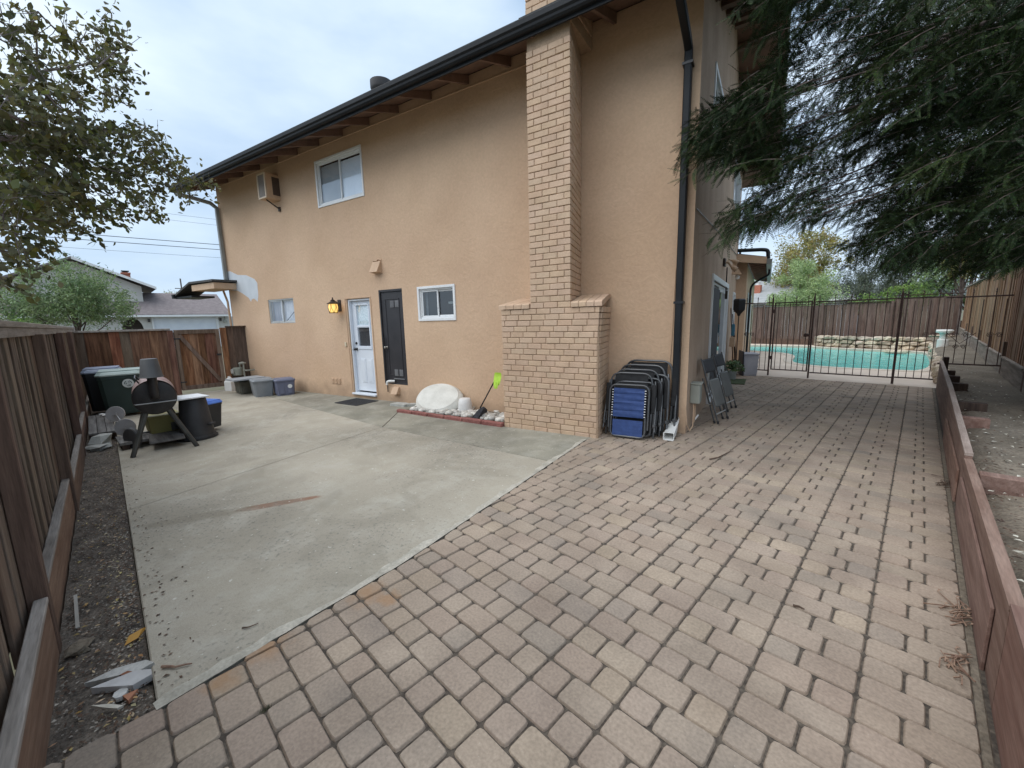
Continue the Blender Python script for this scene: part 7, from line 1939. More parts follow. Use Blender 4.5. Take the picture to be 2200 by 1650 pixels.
REDWOOD_CLUSTERS = [[-0.65,9.21,3.72],[0.35,5.74,3.64],[-1.61,7.89,4.0],[-0.94,8.12,5.02],[0.2,6.64,4.8],[-0.47,5.8,4.76],[0.72,9.16,5.16],[0.59,7.34,4.02],[0.07,8.59,5.53],[0.2,5.41,4.15],[-0.48,5.78,3.97],[0.63,6.04,3.09],[-0.26,6.89,2.63],[0.31,9.27,5.65],[-0.16,6.95,2.75],[-0.66,5.62,4.04],[0.65,6.49,2.96],[0.39,8.53,2.59],[0.29,8.41,3.26],[-1.15,7.09,3.29],[0.3,9.25,3.44],[-0.18,7.46,3.57],[-1.38,5.91,3.22],[-0.11,7.9,2.86],[0.23,8.79,2.81],[0.65,9.28,3.37],[-0.76,8.73,4.29],[0.7,8.21,3.86],[-0.06,7.61,4.94],[-0.2,8.48,4.46],[-0.13,5.72,2.73],[-0.98,8.03,3.67],[-0.33,6.01,4.71],[-1.06,5.05,4.27],[-0.33,4.99,3.78],[-1.85,5.33,3.63],[0.93,8.61,2.69],[-0.28,7.68,4.4],[0.91,8.97,3.54],[-0.47,7.82,3.62],[0.38,6.01,3.55],[0.77,9.38,3.73],[-0.97,9.38,5.06],[-0.61,5.51,3.99],[-0.36,8.51,4.44],[0.15,6.23,4.64],[0.61,6.17,2.49],[-0.14,5.53,3.0],[0.07,6.51,4.05],[-1.36,6.48,3.84],[0.11,6.13,3.12],[0.6,8.48,3.74],[-0.24,6.73,3.71],[0.22,8.12,5.38],[0.45,7.46,4.72],[-0.81,7.59,4.72],[0.18,8.69,5.66],[0.33,8.25,3.33],[-0.15,5.98,4.59],[-0.15,9.13,5.79],[-1.42,4.68,3.14],[-0.4,6.69,5.07],[-0.28,5.6,2.68],[-0.6,7.77,2.48],[-1.33,5.8,3.57],[-0.69,6.63,4.93],[-0.03,7.95,5.05],[-0.46,7.15,4.71],[-1.48,8.13,3.16],[0.55,5.5,2.63],[0.59,5.6,2.68],[-0.29,6.49,4.04],[-0.28,5.61,3.73],[0.38,6.94,3.08],[0.42,7.57,3.63],[0.03,5.15,3.34],[-0.68,7.08,2.98],[0.53,7.08,3.15],[-1.81,5.91,4.35],[-1.15,4.89,4.29],[-0.83,6.61,5.29],[0.67,7.09,2.91],[0.45,6.29,4.26],[-0.03,5.9,2.72],[0.65,7.08,3.85],[-1.01,4.79,2.72],[-0.16,5.03,3.29],[-1.52,9.33,6.94],[-0.5,5.3,3.7],[0.38,5.23,3.03],[-1.19,4.56,4.42],[-1.09,4.56,3.53],[-1.53,5.34,3.64],[-1.81,5.38,3.64],[0.33,7.42,4.55],[-0.79,7.77,3.87],[0.17,7.02,2.29],[0.21,6.4,4.15],[0.18,5.37,3.54],[-1.41,5.46,4.88],[-1.16,5.23,3.87],[-1.69,8.87,3.54],[-0.09,6.99,2.84],[0.4,8.27,3.34],[-0.1,6.72,4.3],[-0.21,8.43,4.96],[-0.5,5.56,4.61],[0.66,6.9,3.1],[-1.34,7.51,4.9],[0.41,7.37,2.91],[0.15,9.12,5.7],[-1.01,8.39,4.67],[0.67,7.65,3.53],[-1.48,4.46,2.53],[0.56,7.15,4.82],[0.38,6.24,3.59],[-1.55,5.75,3.59],[-1.55,6.18,4.42],[0.46,6.79,2.42],[-1.35,4.47,2.46],[0.18,8.58,2.5],[-0.13,5.04,2.41],[-0.59,6.72,3.48],[-1.42,6.57,5.6],[-0.95,9.37,3.71],[0.49,8.0,2.3],[-0.51,7.65,2.89],[-0.07,5.35,3.14],[-0.3,6.37,2.78],[0.39,5.31,3.52],[0.22,9.03,3.5],[0.04,7.75,2.66],[-1.3,4.86,3.41],[0.5,4.99,2.81],[0.62,6.71,2.2],[-0.56,8.97,3.48],[-1.07,4.78,3.03],[-0.12,5.28,2.53],[-0.42,8.27,2.84],[-1.3,8.98,5.0],[0.45,5.5,3.75],[-0.37,5.84,3.15],[-0.38,8.27,3.58],[-2.22,5.92,4.12],[-0.08,8.14,2.38],[0.29,5.86,3.29],[-1.73,5.71,3.45],[0.2,8.21,2.78],[-0.04,7.45,5.14],[-1.18,6.58,5.19],[-0.12,9.25,4.38],[-0.04,7.16,4.36],[0.04,6.33,2.61],[-0.65,6.04,4.86],[-0.21,5.43,4.29],[-0.44,5.39,3.62],[-1.36,8.34,3.1],[-1.33,6.94,5.77],[-0.94,5.91,3.59],[0.52,5.36,3.13],[-0.07,6.77,3.59],[0.22,9.06,4.45],[-0.12,5.11,2.82],[0.17,8.71,4.43],[0.61,8.38,4.28],[0.37,6.89,4.49],[-1.39,5.26,3.83],[-1.01,4.8,2.9],[-1.23,8.95,6.48],[0.47,8.71,5.09],[0.6,6.04,2.94],[0.58,5.8,2.04],[-1.12,7.25,3.04],[0.59,5.47,2.56],[-0.25,7.15,4.19],[-1.32,5.42,3.42],[-0.07,8.18,5.32],[0.07,5.17,4.06],[-1.03,6.26,4.27],[0.86,9.15,4.73],[0.1,9.16,4.14],[-0.69,7.01,3.66],[0.01,7.82,4.7],[-0.93,6.12,3.29],[0.36,5.79,3.33],[0.07,5.19,2.96],[0.23,5.17,3.06],[-0.55,7.73,5.41],[-0.31,5.49,4.01],[-0.14,8.8,5.87],[-1.4,5.8,4.39],[-0.41,5.68,2.26],[0.5,6.57,4.14],[-0.18,5.62,2.92],[-0.71,7.55,3.35],[0.44,7.21,4.61],[-0.49,7.97,2.52],[-1.47,6.44,5.3],[0.46,7.87,4.52],[0.49,6.5,4.34],[0.52,9.36,3.85],[-1.1,4.64,3.56],[0.27,5.46,2.16],[-1.14,7.46,5.18],[-1.41,6.12,5.12],[0.74,8.43,3.95],[-2.01,6.05,3.9],[-0.59,7.46,4.21],[0.69,7.28,3.73],[0.67,9.11,4.5],[-0.91,9.18,6.16],[-0.51,8.33,4.22],[-1.31,5.54,3.75],[0.03,9.49,3.39],[-2.05,5.79,4.16],[-1.68,4.97,3.37],[-0.54,6.25,2.43],[-1.95,6.05,4.3],[0.27,9.24,3.29],[-0.21,8.04,4.32],[-1.42,8.08,3.43],[-0.21,7.22,2.78],[0.29,7.4,2.57],[-1.16,9.31,6.42],[0.34,7.92,4.68],[-0.94,6.16,3.25],[-0.33,6.95,2.94],[-1.47,7.54,3.33],[0.08,5.28,3.25],[-1.95,5.72,4.06],[-0.93,8.53,4.32],[0.22,7.76,3.39],[0.09,5.09,2.25],[-1.32,4.59,4.47],[-0.91,4.93,4.37],[0.54,6.79,2.88],[-0.89,6.99,4.26],[0.25,8.07,3.2],[0.32,8.56,2.59],[0.45,5.84,2.64],[0.08,8.78,5.31],[-0.92,4.95,4.25],[-1.37,4.4,3.53],[0.22,5.35,3.49],[-1.91,5.11,3.4],[0.27,7.73,3.95],[-0.65,6.95,4.93],[0.28,8.67,5.04],[-1.99,5.44,3.73],[-0.47,6.82,5.02],[0.1,5.55,3.65],[-0.96,9.07,6.37],[-0.38,7.1,5.27],[-0.98,6.95,5.16],[-1.26,4.99,4.05],[0.49,6.54,3.91],[0.41,5.93,4.18],[-0.13,8.88,4.41],[0.27,6.28,4.49],[-0.9,8.76,5.12],[-0.51,7.75,4.22],[-1.04,6.9,4.23],[0.43,7.7,4.34],[-0.56,8.28,5.46],[0.2,5.36,2.13],[-0.24,5.15,3.7],[-1.08,8.05,5.65],[-0.6,7.76,2.71],[0.25,6.43,4.27],[-0.37,6.66,4.85],[0.34,6.75,2.14],[0.02,5.78,3.4],[-0.78,6.24,3.33],[-0.26,7.61,4.8],[-0.5,6.36,2.35],[-1.64,9.06,4.26],[-2.0,5.17,3.78],[0.82,7.0,2.57],[-1.14,5.38,4.26],[1.02,8.7,2.98],[0.11,6.21,4.04],[0.02,6.37,3.49],[0.59,8.27,2.59],[0.6,7.56,3.45],[-1.25,5.28,4.84],[-0.68,7.64,2.77],[-0.11,6.33,2.44],[-0.43,6.34,4.41],[-0.14,8.29,3.76],[-1.84,5.62,3.55],[-0.71,8.08,2.69],[-0.94,8.28,4.15],[-1.57,8.63,4.76],[-0.23,7.11,4.37],[-0.3,7.0,3.28],[-0.74,9.15,5.84],[-1.28,5.58,5.03],[-0.01,6.03,3.03],[-0.98,7.12,4.87],[0.02,8.47,4.17],[0.71,7.24,3.16],[-0.19,6.65,4.13],[-0.34,9.16,3.91],[0.05,6.04,2.79],[-0.32,8.39,3.69],[-1.46,5.72,3.78],[0.14,6.99,3.71],[-0.22,8.87,4.11],[-1.74,5.59,3.86],[0.57,5.26,2.3],[0.85,8.42,2.91],[-0.66,8.87,3.7],[-0.76,7.49,4.07],[-1.13,5.75,3.66],[0.63,8.63,4.71],[0.43,6.15,3.33],[-1.06,5.57,4.99],[-0.27,7.35,3.92],[-1.81,5.28,3.93],[0.28,5.19,3.42],[0.42,6.15,3.47],[0.98,8.59,3.05],[0.45,7.48,4.71],[-1.59,7.17,5.79],[-1.2,4.88,3.64],[0.89,7.98,3.26],[-0.09,5.66,3.24],[-0.81,7.13,4.96],[0.6,8.19,3.54],[0.64,6.89,2.95],[0.32,6.05,3.03],[-1.88,5.06,3.64],[0.77,8.49,2.4],[0.38,6.33,3.38],[0.81,8.73,4.52],[0.6,6.23,2.65],[-0.03,5.18,2.14],[-1.1,5.91,4.17],[-0.65,6.82,4.24],[0.86,9.16,3.65],[0.16,7.14,2.84],[0.0,5.99,3.55],[0.25,8.98,4.19],[0.37,5.98,4.32],[-0.24,6.36,3.96],[-0.37,8.05,4.08],[-0.29,8.2,3.76],[-1.25,4.47,3.53],[-0.09,5.12,3.53],[0.8,9.42,3.32],[-1.39,4.93,3.27],[0.41,5.61,2.85],[0.32,8.31,4.68],[0.8,7.49,3.06],[-0.19,5.49,3.86],[-0.42,7.78,3.66],[-0.68,6.64,4.03],[0.21,9.3,3.96],[-0.56,7.63,3.09],[-0.64,8.26,5.71],[0.15,5.59,2.53],[0.05,8.13,4.97],[-1.43,5.85,5.32],[-1.34,5.48,2.93],[-0.2,7.25,2.37],[-0.13,6.2,3.1],[-0.1,5.76,3.62],[-0.58,6.55,2.67],[0.22,9.0,3.46],[-2.3,5.74,3.91],[-1.62,6.07,2.82],[0.54,5.54,3.4],[-0.18,5.65,4.39],[-0.53,6.07,2.79],[0.62,8.26,3.2],[0.61,7.72,3.37],[0.57,5.88,2.93],[-0.37,6.67,5.04],[-1.29,5.46,3.64],[-0.18,7.37,4.43],[0.26,7.53,3.48],[0.23,8.89,5.63],[0.2,7.74,5.38],[0.36,5.5,2.63],[0.19,6.22,2.79],[0.7,8.25,4.85],[-1.08,4.88,3.13],[-0.44,5.63,3.59],[0.37,5.47,3.61],[0.75,6.9,2.83],[-0.54,5.61,3.99],[-1.76,5.25,3.91],[-1.35,5.99,2.88],[1.0,9.13,2.32],[-0.96,8.35,4.2],[-0.03,6.21,3.63],[-0.02,9.5,3.59],[0.27,9.22,4.38],[-0.54,7.97,3.74],[0.46,6.51,4.54],[0.26,5.45,2.98],[-1.46,5.76,4.92],[-0.45,7.91,5.4],[0.47,6.19,2.67],[-1.29,9.01,5.22],[-0.29,6.12,2.64],[-1.49,9.04,4.94],[-0.4,7.27,4.61],[-1.68,5.53,4.12],[0.53,6.71,2.25],[-0.49,7.42,3.74],[-0.97,8.71,5.74],[-0.3,7.83,4.61],[-0.55,6.81,4.43],[-0.15,7.42,2.5],[-0.37,6.1,3.02],[0.4,6.16,4.16],[-0.6,5.76,3.63],[0.6,8.3,5.36],[0.59,6.76,4.17],[0.88,7.94,3.34],[-1.5,4.64,3.61],[0.72,8.12,3.25],[0.81,6.93,2.58],[-0.08,5.33,2.11],[-0.1,6.05,3.6],[0.23,6.93,2.69],[-0.69,6.43,4.04],[0.17,8.69,5.43],[0.45,6.7,4.57],[-0.15,8.58,2.59],[-0.52,7.19,4.8],[-1.18,6.17,3.65],[-0.13,7.77,4.73],[0.14,6.34,3.72],[0.91,8.92,4.22],[0.31,7.23,4.39],[-1.27,7.62,5.7],[0.86,8.37,3.2],[0.04,5.68,2.6],[0.03,7.31,3.89],[-1.61,9.14,5.25],[-0.08,8.52,5.61],[-0.47,5.64,2.71],[0.25,8.36,5.02],[0.27,8.3,4.64],[-0.35,7.24,2.64],[0.67,8.83,5.29],[-0.35,8.47,3.06],[-0.2,5.98,2.71],[-0.98,9.42,6.76],[-0.3,7.83,4.03],[-0.39,8.98,4.42],[0.23,5.88,2.67],[-1.04,9.22,5.69],[-1.25,5.18,2.6],[-0.15,7.7,3.16],[0.31,7.57,2.78],[-1.51,9.19,6.74],[-0.09,8.91,3.99],[-0.35,9.36,4.78],[0.6,7.87,4.81],[-1.44,8.23,3.63],[-0.59,9.05,4.08],[0.86,8.21,2.85],[-1.71,5.17,3.54],[-1.13,4.9,4.51],[0.54,6.87,4.64],[-1.48,4.46,3.58],[-0.8,8.16,6.13],[0.35,9.26,5.44],[-1.86,8.7,6.49],[-0.34,6.46,4.5],[-0.07,7.28,3.74],[-1.16,9.25,6.77],[-0.8,8.1,4.76],[-0.62,6.21,3.92],[-0.11,6.57,3.79],[-0.33,7.21,4.82],[0.39,5.87,2.42],[0.1,5.62,3.96],[0.48,7.66,4.6],[-0.18,7.38,5.31],[-0.61,8.68,4.29],[0.36,7.11,4.07],[0.14,8.27,3.27],[-0.31,7.12,4.7],[-0.68,7.1,4.92],[0.21,7.63,2.6],[0.42,7.1,4.87],[-0.26,6.71,2.28],[-0.17,5.83,2.62],[-0.07,6.93,2.54],[-0.54,6.78,2.64],[-1.33,4.9,2.81],[0.81,8.94,3.64],[-1.55,4.96,3.3],[-1.18,4.92,4.06],[-1.73,9.27,5.12],[0.41,6.36,3.89],[0.5,5.4,2.03],[-1.17,5.2,3.8],[0.23,5.75,3.49],[-0.03,8.48,4.42],[-0.08,8.99,6.0],[-0.61,6.27,3.92],[-0.34,9.35,2.58],[-1.07,6.56,5.28],[0.51,5.35,2.11],[0.51,5.99,3.98],[-1.64,5.77,5.3],[-2.07,5.65,3.97],[0.52,5.61,2.19],[-0.11,6.35,4.69],[0.43,7.22,4.22],[-1.17,4.74,3.4],[-0.48,6.51,3.57],[-0.34,6.07,4.33],[0.08,5.31,3.83],[-1.13,5.43,3.44],[0.42,6.78,3.99],[0.47,7.44,2.85],[-1.49,7.93,4.41],[0.55,7.89,2.31],[0.16,5.73,3.74],[0.81,9.39,4.05],[-0.41,7.81,5.05],[-0.14,6.25,2.36],[-0.54,7.13,4.86],[-1.72,5.79,3.6],[0.37,6.48,3.2],[-1.05,4.57,2.97],[-0.36,6.87,2.75],[0.41,8.05,5.33],[0.32,8.71,4.25],[0.26,7.46,2.45],[-0.64,6.24,4.21],[0.22,9.33,4.62],[0.45,5.94,3.79],[-1.02,7.82,5.19],[-1.69,8.02,5.85],[-1.34,7.4,3.97],[0.58,6.76,3.19],[0.13,6.99,3.37],[-0.91,6.47,3.05],[-1.73,9.0,3.65],[-0.79,7.68,3.17],[0.2,6.72,4.11],[0.23,6.45,2.67],[0.61,8.89,4.78],[0.34,8.37,4.14],[0.32,9.15,5.37],[0.3,9.4,4.18],[1.07,8.95,2.77],[0.49,7.74,3.7],[-0.56,8.67,4.32],[0.52,6.43,3.81],[-0.52,6.4,2.71],[-0.12,5.56,2.11],[0.56,8.55,3.69],[-1.18,8.34,5.91],[-0.29,9.48,4.5],[0.35,6.71,2.15],[0.18,8.53,3.41],[-0.59,8.48,4.13],[-0.33,5.86,4.62],[-0.96,7.71,5.09],[-1.28,4.7,3.28],[-0.4,5.51,4.1],[-0.14,6.06,2.94],[0.62,6.45,3.54],[0.38,7.25,4.43],[-1.13,9.11,4.32],[-0.44,5.15,3.53],[0.67,7.01,2.46],[0.73,7.09,3.17],[0.54,7.05,2.46],[-0.61,5.36,4.55],[-0.35,6.57,3.32],[-1.49,6.55,5.68],[0.1,8.92,3.39],[-1.36,5.86,3.41],[-0.35,6.86,4.31],[-0.2,9.38,6.18],[0.83,9.39,4.69],[-0.17,7.28,3.88],[-0.92,8.28,5.52],[-1.76,6.04,3.52],[0.82,6.85,2.25],[-0.32,8.9,3.73],[0.1,7.33,3.3],[-0.12,8.81,4.56],[0.25,7.1,4.39],[-0.45,6.09,4.69],[0.33,7.72,2.8],[-0.82,6.5,3.66],[0.61,5.5,2.14],[0.44,7.7,3.9],[-0.26,8.87,2.56],[-1.34,5.36,4.82],[0.23,5.85,3.04],[-0.06,8.52,4.1],[0.07,5.03,3.96],[-0.04,5.4,2.9],[-1.36,5.91,3.37],[-1.29,4.49,3.03],[0.64,6.87,3.8],[-0.61,5.92,4.24],[0.58,5.41,2.38],[0.83,7.51,3.07],[-1.47,4.71,3.38],[0.51,6.31,2.62],[0.03,6.24,2.32],[0.32,6.07,3.06],[-0.95,6.38,4.98],[-1.22,9.24,4.16],[0.54,8.3,2.31],[0.37,6.48,3.84],[0.43,6.05,3.81],[-1.03,5.88,2.9],[-1.42,5.29,3.59],[-0.34,8.2,3.47],[-1.45,8.3,5.87],[0.55,9.19,4.07],[0.11,5.75,3.08],[0.45,6.98,3.8],[0.6,7.85,2.92],[-0.56,5.87,4.48],[-0.22,8.56,5.1],[0.69,7.86,2.37],[-1.18,6.31,3.37],[-0.59,6.7,3.84],[-1.51,7.87,5.96],[0.07,7.82,4.16],[-0.33,6.64,3.71],[-0.62,5.84,4.81],[-0.35,6.26,3.59],[0.36,5.09,2.47],[-0.11,7.33,5.28],[0.96,9.23,3.03],[-0.09,5.66,3.96],[-0.38,6.51,4.51],[0.73,8.67,2.73],[-1.07,4.9,3.16],[-0.53,6.03,4.22],[0.1,6.97,4.54],[0.53,7.26,3.15],[-1.04,5.66,3.11],[0.55,6.41,4.45],[-1.38,4.73,2.51],[-0.52,6.05,3.14],[0.44,5.52,2.13],[-0.12,6.08,4.69],[0.22,7.43,4.06],[0.6,8.0,4.44],[0.51,7.96,5.17],[0.99,9.43,3.43],[0.6,7.3,3.73],[-0.01,9.09,4.37],[-0.26,8.3,3.39],[0.4,5.74,4.11],[0.47,6.54,2.98],[-1.07,4.68,4.13],[-1.67,5.91,2.76],[0.9,8.99,4.16],[-1.53,4.58,3.41],[-1.34,6.01,3.3],[0.1,5.63,3.09],[0.48,8.65,3.84],[-1.95,4.97,3.5],[-1.98,5.38,3.55],[-0.16,9.43,3.16],[-0.05,6.07,3.6],[-1.83,4.59,3.35],[-0.39,8.55,4.36],[0.33,7.58,3.11],[-0.24,7.34,4.83],[-1.26,5.2,4.69],[0.52,7.29,2.33],[-0.54,8.75,6.2],[-1.61,9.08,4.26],[-1.21,8.84,4.78],[0.55,6.27,3.48],[0.01,5.08,2.82],[-1.65,9.19,6.62],[-1.23,4.64,3.43],[-0.5,8.44,6.0],[-0.38,5.98,4.19],[0.81,7.41,3.36],[-0.17,6.41,2.18],[0.04,5.26,3.79],[0.26,8.58,5.52],[0.46,5.35,3.84],[0.92,8.98,4.0],[-0.1,9.02,4.5],[0.01,6.21,4.39],[-1.01,7.03,5.18],[0.1,9.11,3.38],[0.02,8.3,4.94],[0.57,9.24,5.36],[-0.73,5.3,3.32],[0.35,5.85,2.9],[-1.38,6.51,5.09],[-0.54,6.18,3.71],[-1.4,5.23,3.83],[-1.36,4.4,3.47],[-0.12,8.27,4.56],[0.74,7.27,3.63],[-0.05,7.93,3.36],[-0.02,8.97,3.37],[-0.3,6.54,3.61],[-1.43,5.3,4.05],[0.03,5.49,4.06],[-0.74,5.68,3.6],[-0.48,6.78,2.29],[-0.58,5.59,4.18],[0.53,9.11,4.33],[0.36,7.84,4.4],[-1.97,5.46,3.59],[-1.08,4.78,3.16],[0.32,6.56,4.67],[0.38,5.7,3.15],[-1.04,7.76,4.84],[0.58,8.94,4.38],[-0.0,6.53,4.41],[0.28,5.68,2.47],[-0.18,9.09,6.28],[-0.08,5.95,3.77],[0.31,8.38,2.85],[0.03,8.42,3.03],[0.51,5.88,2.64],[0.48,8.22,5.22],[-0.09,8.06,5.0],[-0.22,6.43,3.31],[0.37,7.24,3.8],[-0.91,6.25,3.19],[-1.64,8.4,5.38],[-0.28,8.44,2.33],[0.8,9.44,5.7],[0.5,9.07,2.21],[-1.0,7.89,3.24],[-1.16,4.5,2.73],[-0.67,4.98,3.95],[-1.11,7.67,5.28],[0.06,6.29,3.48],[-0.19,5.56,2.66],[-0.11,7.5,4.61],[0.94,9.44,2.75],[0.85,7.2,2.6],[0.57,9.4,5.0],[0.52,8.04,2.17],[0.34,6.24,2.29],[-0.38,7.68,4.02],[-0.3,7.56,4.37],[-1.77,5.71,3.81],[-0.59,8.51,5.71],[0.49,5.82,2.87],[0.14,7.03,2.99],[-1.43,5.61,4.09],[-0.06,6.29,3.12],[-0.19,5.79,2.54],[-0.16,9.27,4.89],[-0.22,5.53,2.2],[-0.36,6.52,3.91],[-0.43,6.09,4.47],[-0.65,8.37,2.64],[0.17,8.68,5.85],[-0.64,6.1,3.85],[0.58,9.02,3.63],[-0.52,7.74,2.58],[-0.67,6.84,4.4],[-1.92,8.57,6.85],[0.69,5.88,2.42],[0.26,7.15,4.54],[-0.76,6.93,5.39],[-0.27,8.84,4.78],[0.12,5.2,3.64],[-0.78,6.7,5.37],[0.71,8.38,3.81],[-0.94,6.32,3.67],[-1.71,4.68,3.54],[0.43,8.27,4.54],[-0.88,8.69,5.25],[0.17,5.98,3.43],[-0.04,5.1,2.7],[0.4,6.99,4.75],[-0.85,5.15,4.26],[-1.19,9.26,3.64],[0.63,7.29,2.31],[-0.01,7.46,3.34],[-0.87,7.23,4.03],[-0.52,9.47,5.37],[0.05,8.53,4.9],[-0.99,4.98,3.95],[0.54,5.21,2.68],[-0.22,8.74,2.41],[-0.2,5.12,2.27],[-0.24,5.69,3.76],[-1.56,4.5,3.14],[-1.46,5.47,2.65],[-1.24,4.6,2.5],[-0.99,5.5,3.04],[-0.93,5.44,4.8],[0.57,8.69,4.34],[0.78,9.0,4.98],[-0.05,8.46,5.76],[-0.35,5.02,4.24],[-0.59,8.74,3.95],[-0.98,6.11,4.82],[0.07,5.62,4.18],[-0.07,5.69,2.83],[-0.59,8.73,6.1],[-1.8,6.07,4.18],[-1.12,5.07,3.57],[-1.22,7.02,3.08],[-0.94,6.07,5.08],[0.75,8.73,3.45],[-0.43,8.27,3.64],[0.15,6.05,2.63],[0.7,6.24,2.63],[0.73,6.26,2.7],[-0.73,7.51,5.76],[0.54,5.9,2.7],[0.4,7.95,4.73],[-1.73,5.07,3.63],[0.47,6.08,3.3],[-0.22,5.63,2.56],[0.07,7.94,4.38],[0.55,6.66,3.13],[-0.58,6.56,4.64],[0.49,6.57,2.23],[0.85,7.49,2.95],[-1.4,5.12,2.65],[-0.43,5.76,3.34],[-0.17,5.1,2.17],[0.41,8.47,4.07],[0.18,7.74,2.98],[-0.48,7.78,4.91],[-0.39,7.64,5.13],[-0.87,6.7,4.21],[0.38,8.06,2.16],[-0.07,8.25,4.96],[-0.31,6.18,3.39],[-1.14,5.82,3.68],[0.33,6.03,4.09],[-0.25,7.37,3.15],[-0.17,8.4,3.25],[0.02,8.27,4.22],[0.31,9.05,3.31],[-0.12,6.54,3.62],[-0.73,6.61,3.85],[-0.42,5.65,4.28],[-0.59,6.39,3.68],[0.22,9.34,5.32],[-0.52,6.03,2.7],[-0.76,7.83,4.25],[-1.22,4.99,3.64],[0.51,5.41,2.76],[-0.15,5.2,2.93],[-0.27,8.01,2.91]]
REDWOOD_TIPS = [[-2.02,4.82,3.64],[-1.92,4.89,3.74],[-1.9,4.75,3.36],[-1.9,5.39,2.77],[-1.75,5.42,2.69],[-1.45,5.25,2.57],[-1.52,5.19,4.01],[-1.45,4.94,4.56],[-1.77,5.7,5.13],[-1.1,4.72,2.5],[-1.17,6.53,2.81],[-0.63,6.08,2.34],[-0.48,7.09,2.23],[-0.14,7.43,2.19],[0.33,6.66,2.0],[0.42,6.93,2.11],[-1.17,5.8,2.64],[-1.95,5.66,3.5],[-1.54,5.11,3.21],[-1.47,5.66,3.42],[-1.69,4.53,3.61],[-1.66,4.93,3.81],[-1.63,5.4,2.85]]
# ================================================================== TREES
def leaf_mat(name, c1, c2, rnd=.4, hue=.02, rough=.55, trans=.25, spec=.3):
    m = mat(name, c1, c2, rough=rough, ns=1.6, rnd=rnd, hue=hue, island=True, spec=.35)
    t = m.node_tree
    b = t.nodes['Principled BSDF']; o = t.nodes['Material Output']
    src = b.inputs['Base Color'].links[0].from_socket
    b.inputs['Specular IOR Level'].default_value = spec
    tr = t.nodes.new('ShaderNodeBsdfTranslucent'); mx = t.nodes.new('ShaderNodeMixShader'); mx.inputs['Fac'].default_value = trans
    t.links.new(src, tr.inputs['Color'])
    t.links.new(b.outputs[0], mx.inputs[1]); t.links.new(tr.outputs[0], mx.inputs[2])
    t.links.new(mx.outputs[0], o.inputs['Surface'])
    return m
BARK = mat('bark', (.07, .05, .042), (.14, .105, .09), rough=.95, ns=5, fine=.25, fs=30, bump=.8, bs=20, bd=.02, stretch=(4, 4, .7))
BARK_PALE = mat('pale_bark', (.11, .09, .09), (.19, .16, .155), rough=.85, ns=6, fine=.15)
def unit(v): return v / np.maximum(np.linalg.norm(v, axis=-1, keepdims=True), 1e-9)
def leaves_mesh(name, C, D, U, L, W, m, fold=.12, simple=False):
    """one leaf per row: centre C, long axis D, width axis U"""
    n = len(C)
    Nn = unit(np.cross(D, U))
    L = np.asarray(L)[:, None]; W = np.asarray(W)[:, None]
    if simple:
        V = np.stack([C - D * L / 2, C - U * W / 2, C + D * L / 2, C + U * W / 2], 1).reshape(-1, 3)
        b = np.arange(n)[:, None] * 4
        F = np.concatenate([b + np.array([[0, 1, 2]]), b + np.array([[0, 2, 3]])], 0)
        return fast_mesh(name, V, F, m)
    V = np.stack([C - D * L / 2, C - D * L * .12 - U * W / 2 + Nn * W * fold, C + D * L * .2 - U * W * .42 + Nn * W * fold, C + D * L / 2 - Nn * L * .08, C + D * L * .2 + U * W * .42 + Nn * W * fold, C - D * L * .12 + U * W / 2 + Nn * W * fold], 1).reshape(-1, 3)
    b = np.arange(n)[:, None] * 6
    F = np.concatenate([b + np.array([t]) for t in ([0, 1, 5], [1, 2, 5], [2, 4, 5], [2, 3, 4])], 0)
    return fast_mesh(name, V, F, m)
def rand_dirs(n, bias=(0, 0, 0)):
    v = rng.normal(size=(n, 3)) + np.array(bias)
    return unit(v)

# ---- the leafy tree whose limbs reach in from the left
lt = thing('broadleaf_tree', 'dark leafy tree whose branches hang into view over the left fence', 'tree', (-4.6, -1.9, -.1), 0)
lt_loc = np.array([-4.6, -1.9, -.1])
LEAF_L = leaf_mat('dark_olive_leaf', (.075, .085, .036), (.15, .145, .06), rnd=.5, hue=.035, trans=.4)
wood_mb = MB()
Cs, Ds, Us, Ls, Ws = [], [], [], [], []
def polyline_pts(P, step):
    out = []
    for a, b in zip(P[:-1], P[1:]):
        a, b = np.array(a), np.array(b); n = max(1, int(np.linalg.norm(b - a) / step))
        for i in range(n): out.append((a + (b - a) * i / n, unit(b - a)))
    out.append((np.array(P[-1]), unit(np.array(P[-1]) - np.array(P[-2]))))
    return out
def add_leaf_spray(p, d, n, spread, ll):
    for _ in range(n):
        c = p + rng.normal(size=3) * spread + d * rng.uniform(-.04, .08)
        dd = unit(d * .7 + rng.normal(size=3) * .75 + np.array([0, 0, -.25]))
        u = unit(np.cross(dd, rng.normal(size=3)))
        Cs.append(c); Ds.append(dd); Us.append(u); l = ll * rng.uniform(.6, 1.3); Ls.append(l); Ws.append(l * rng.uniform(.42, .6))
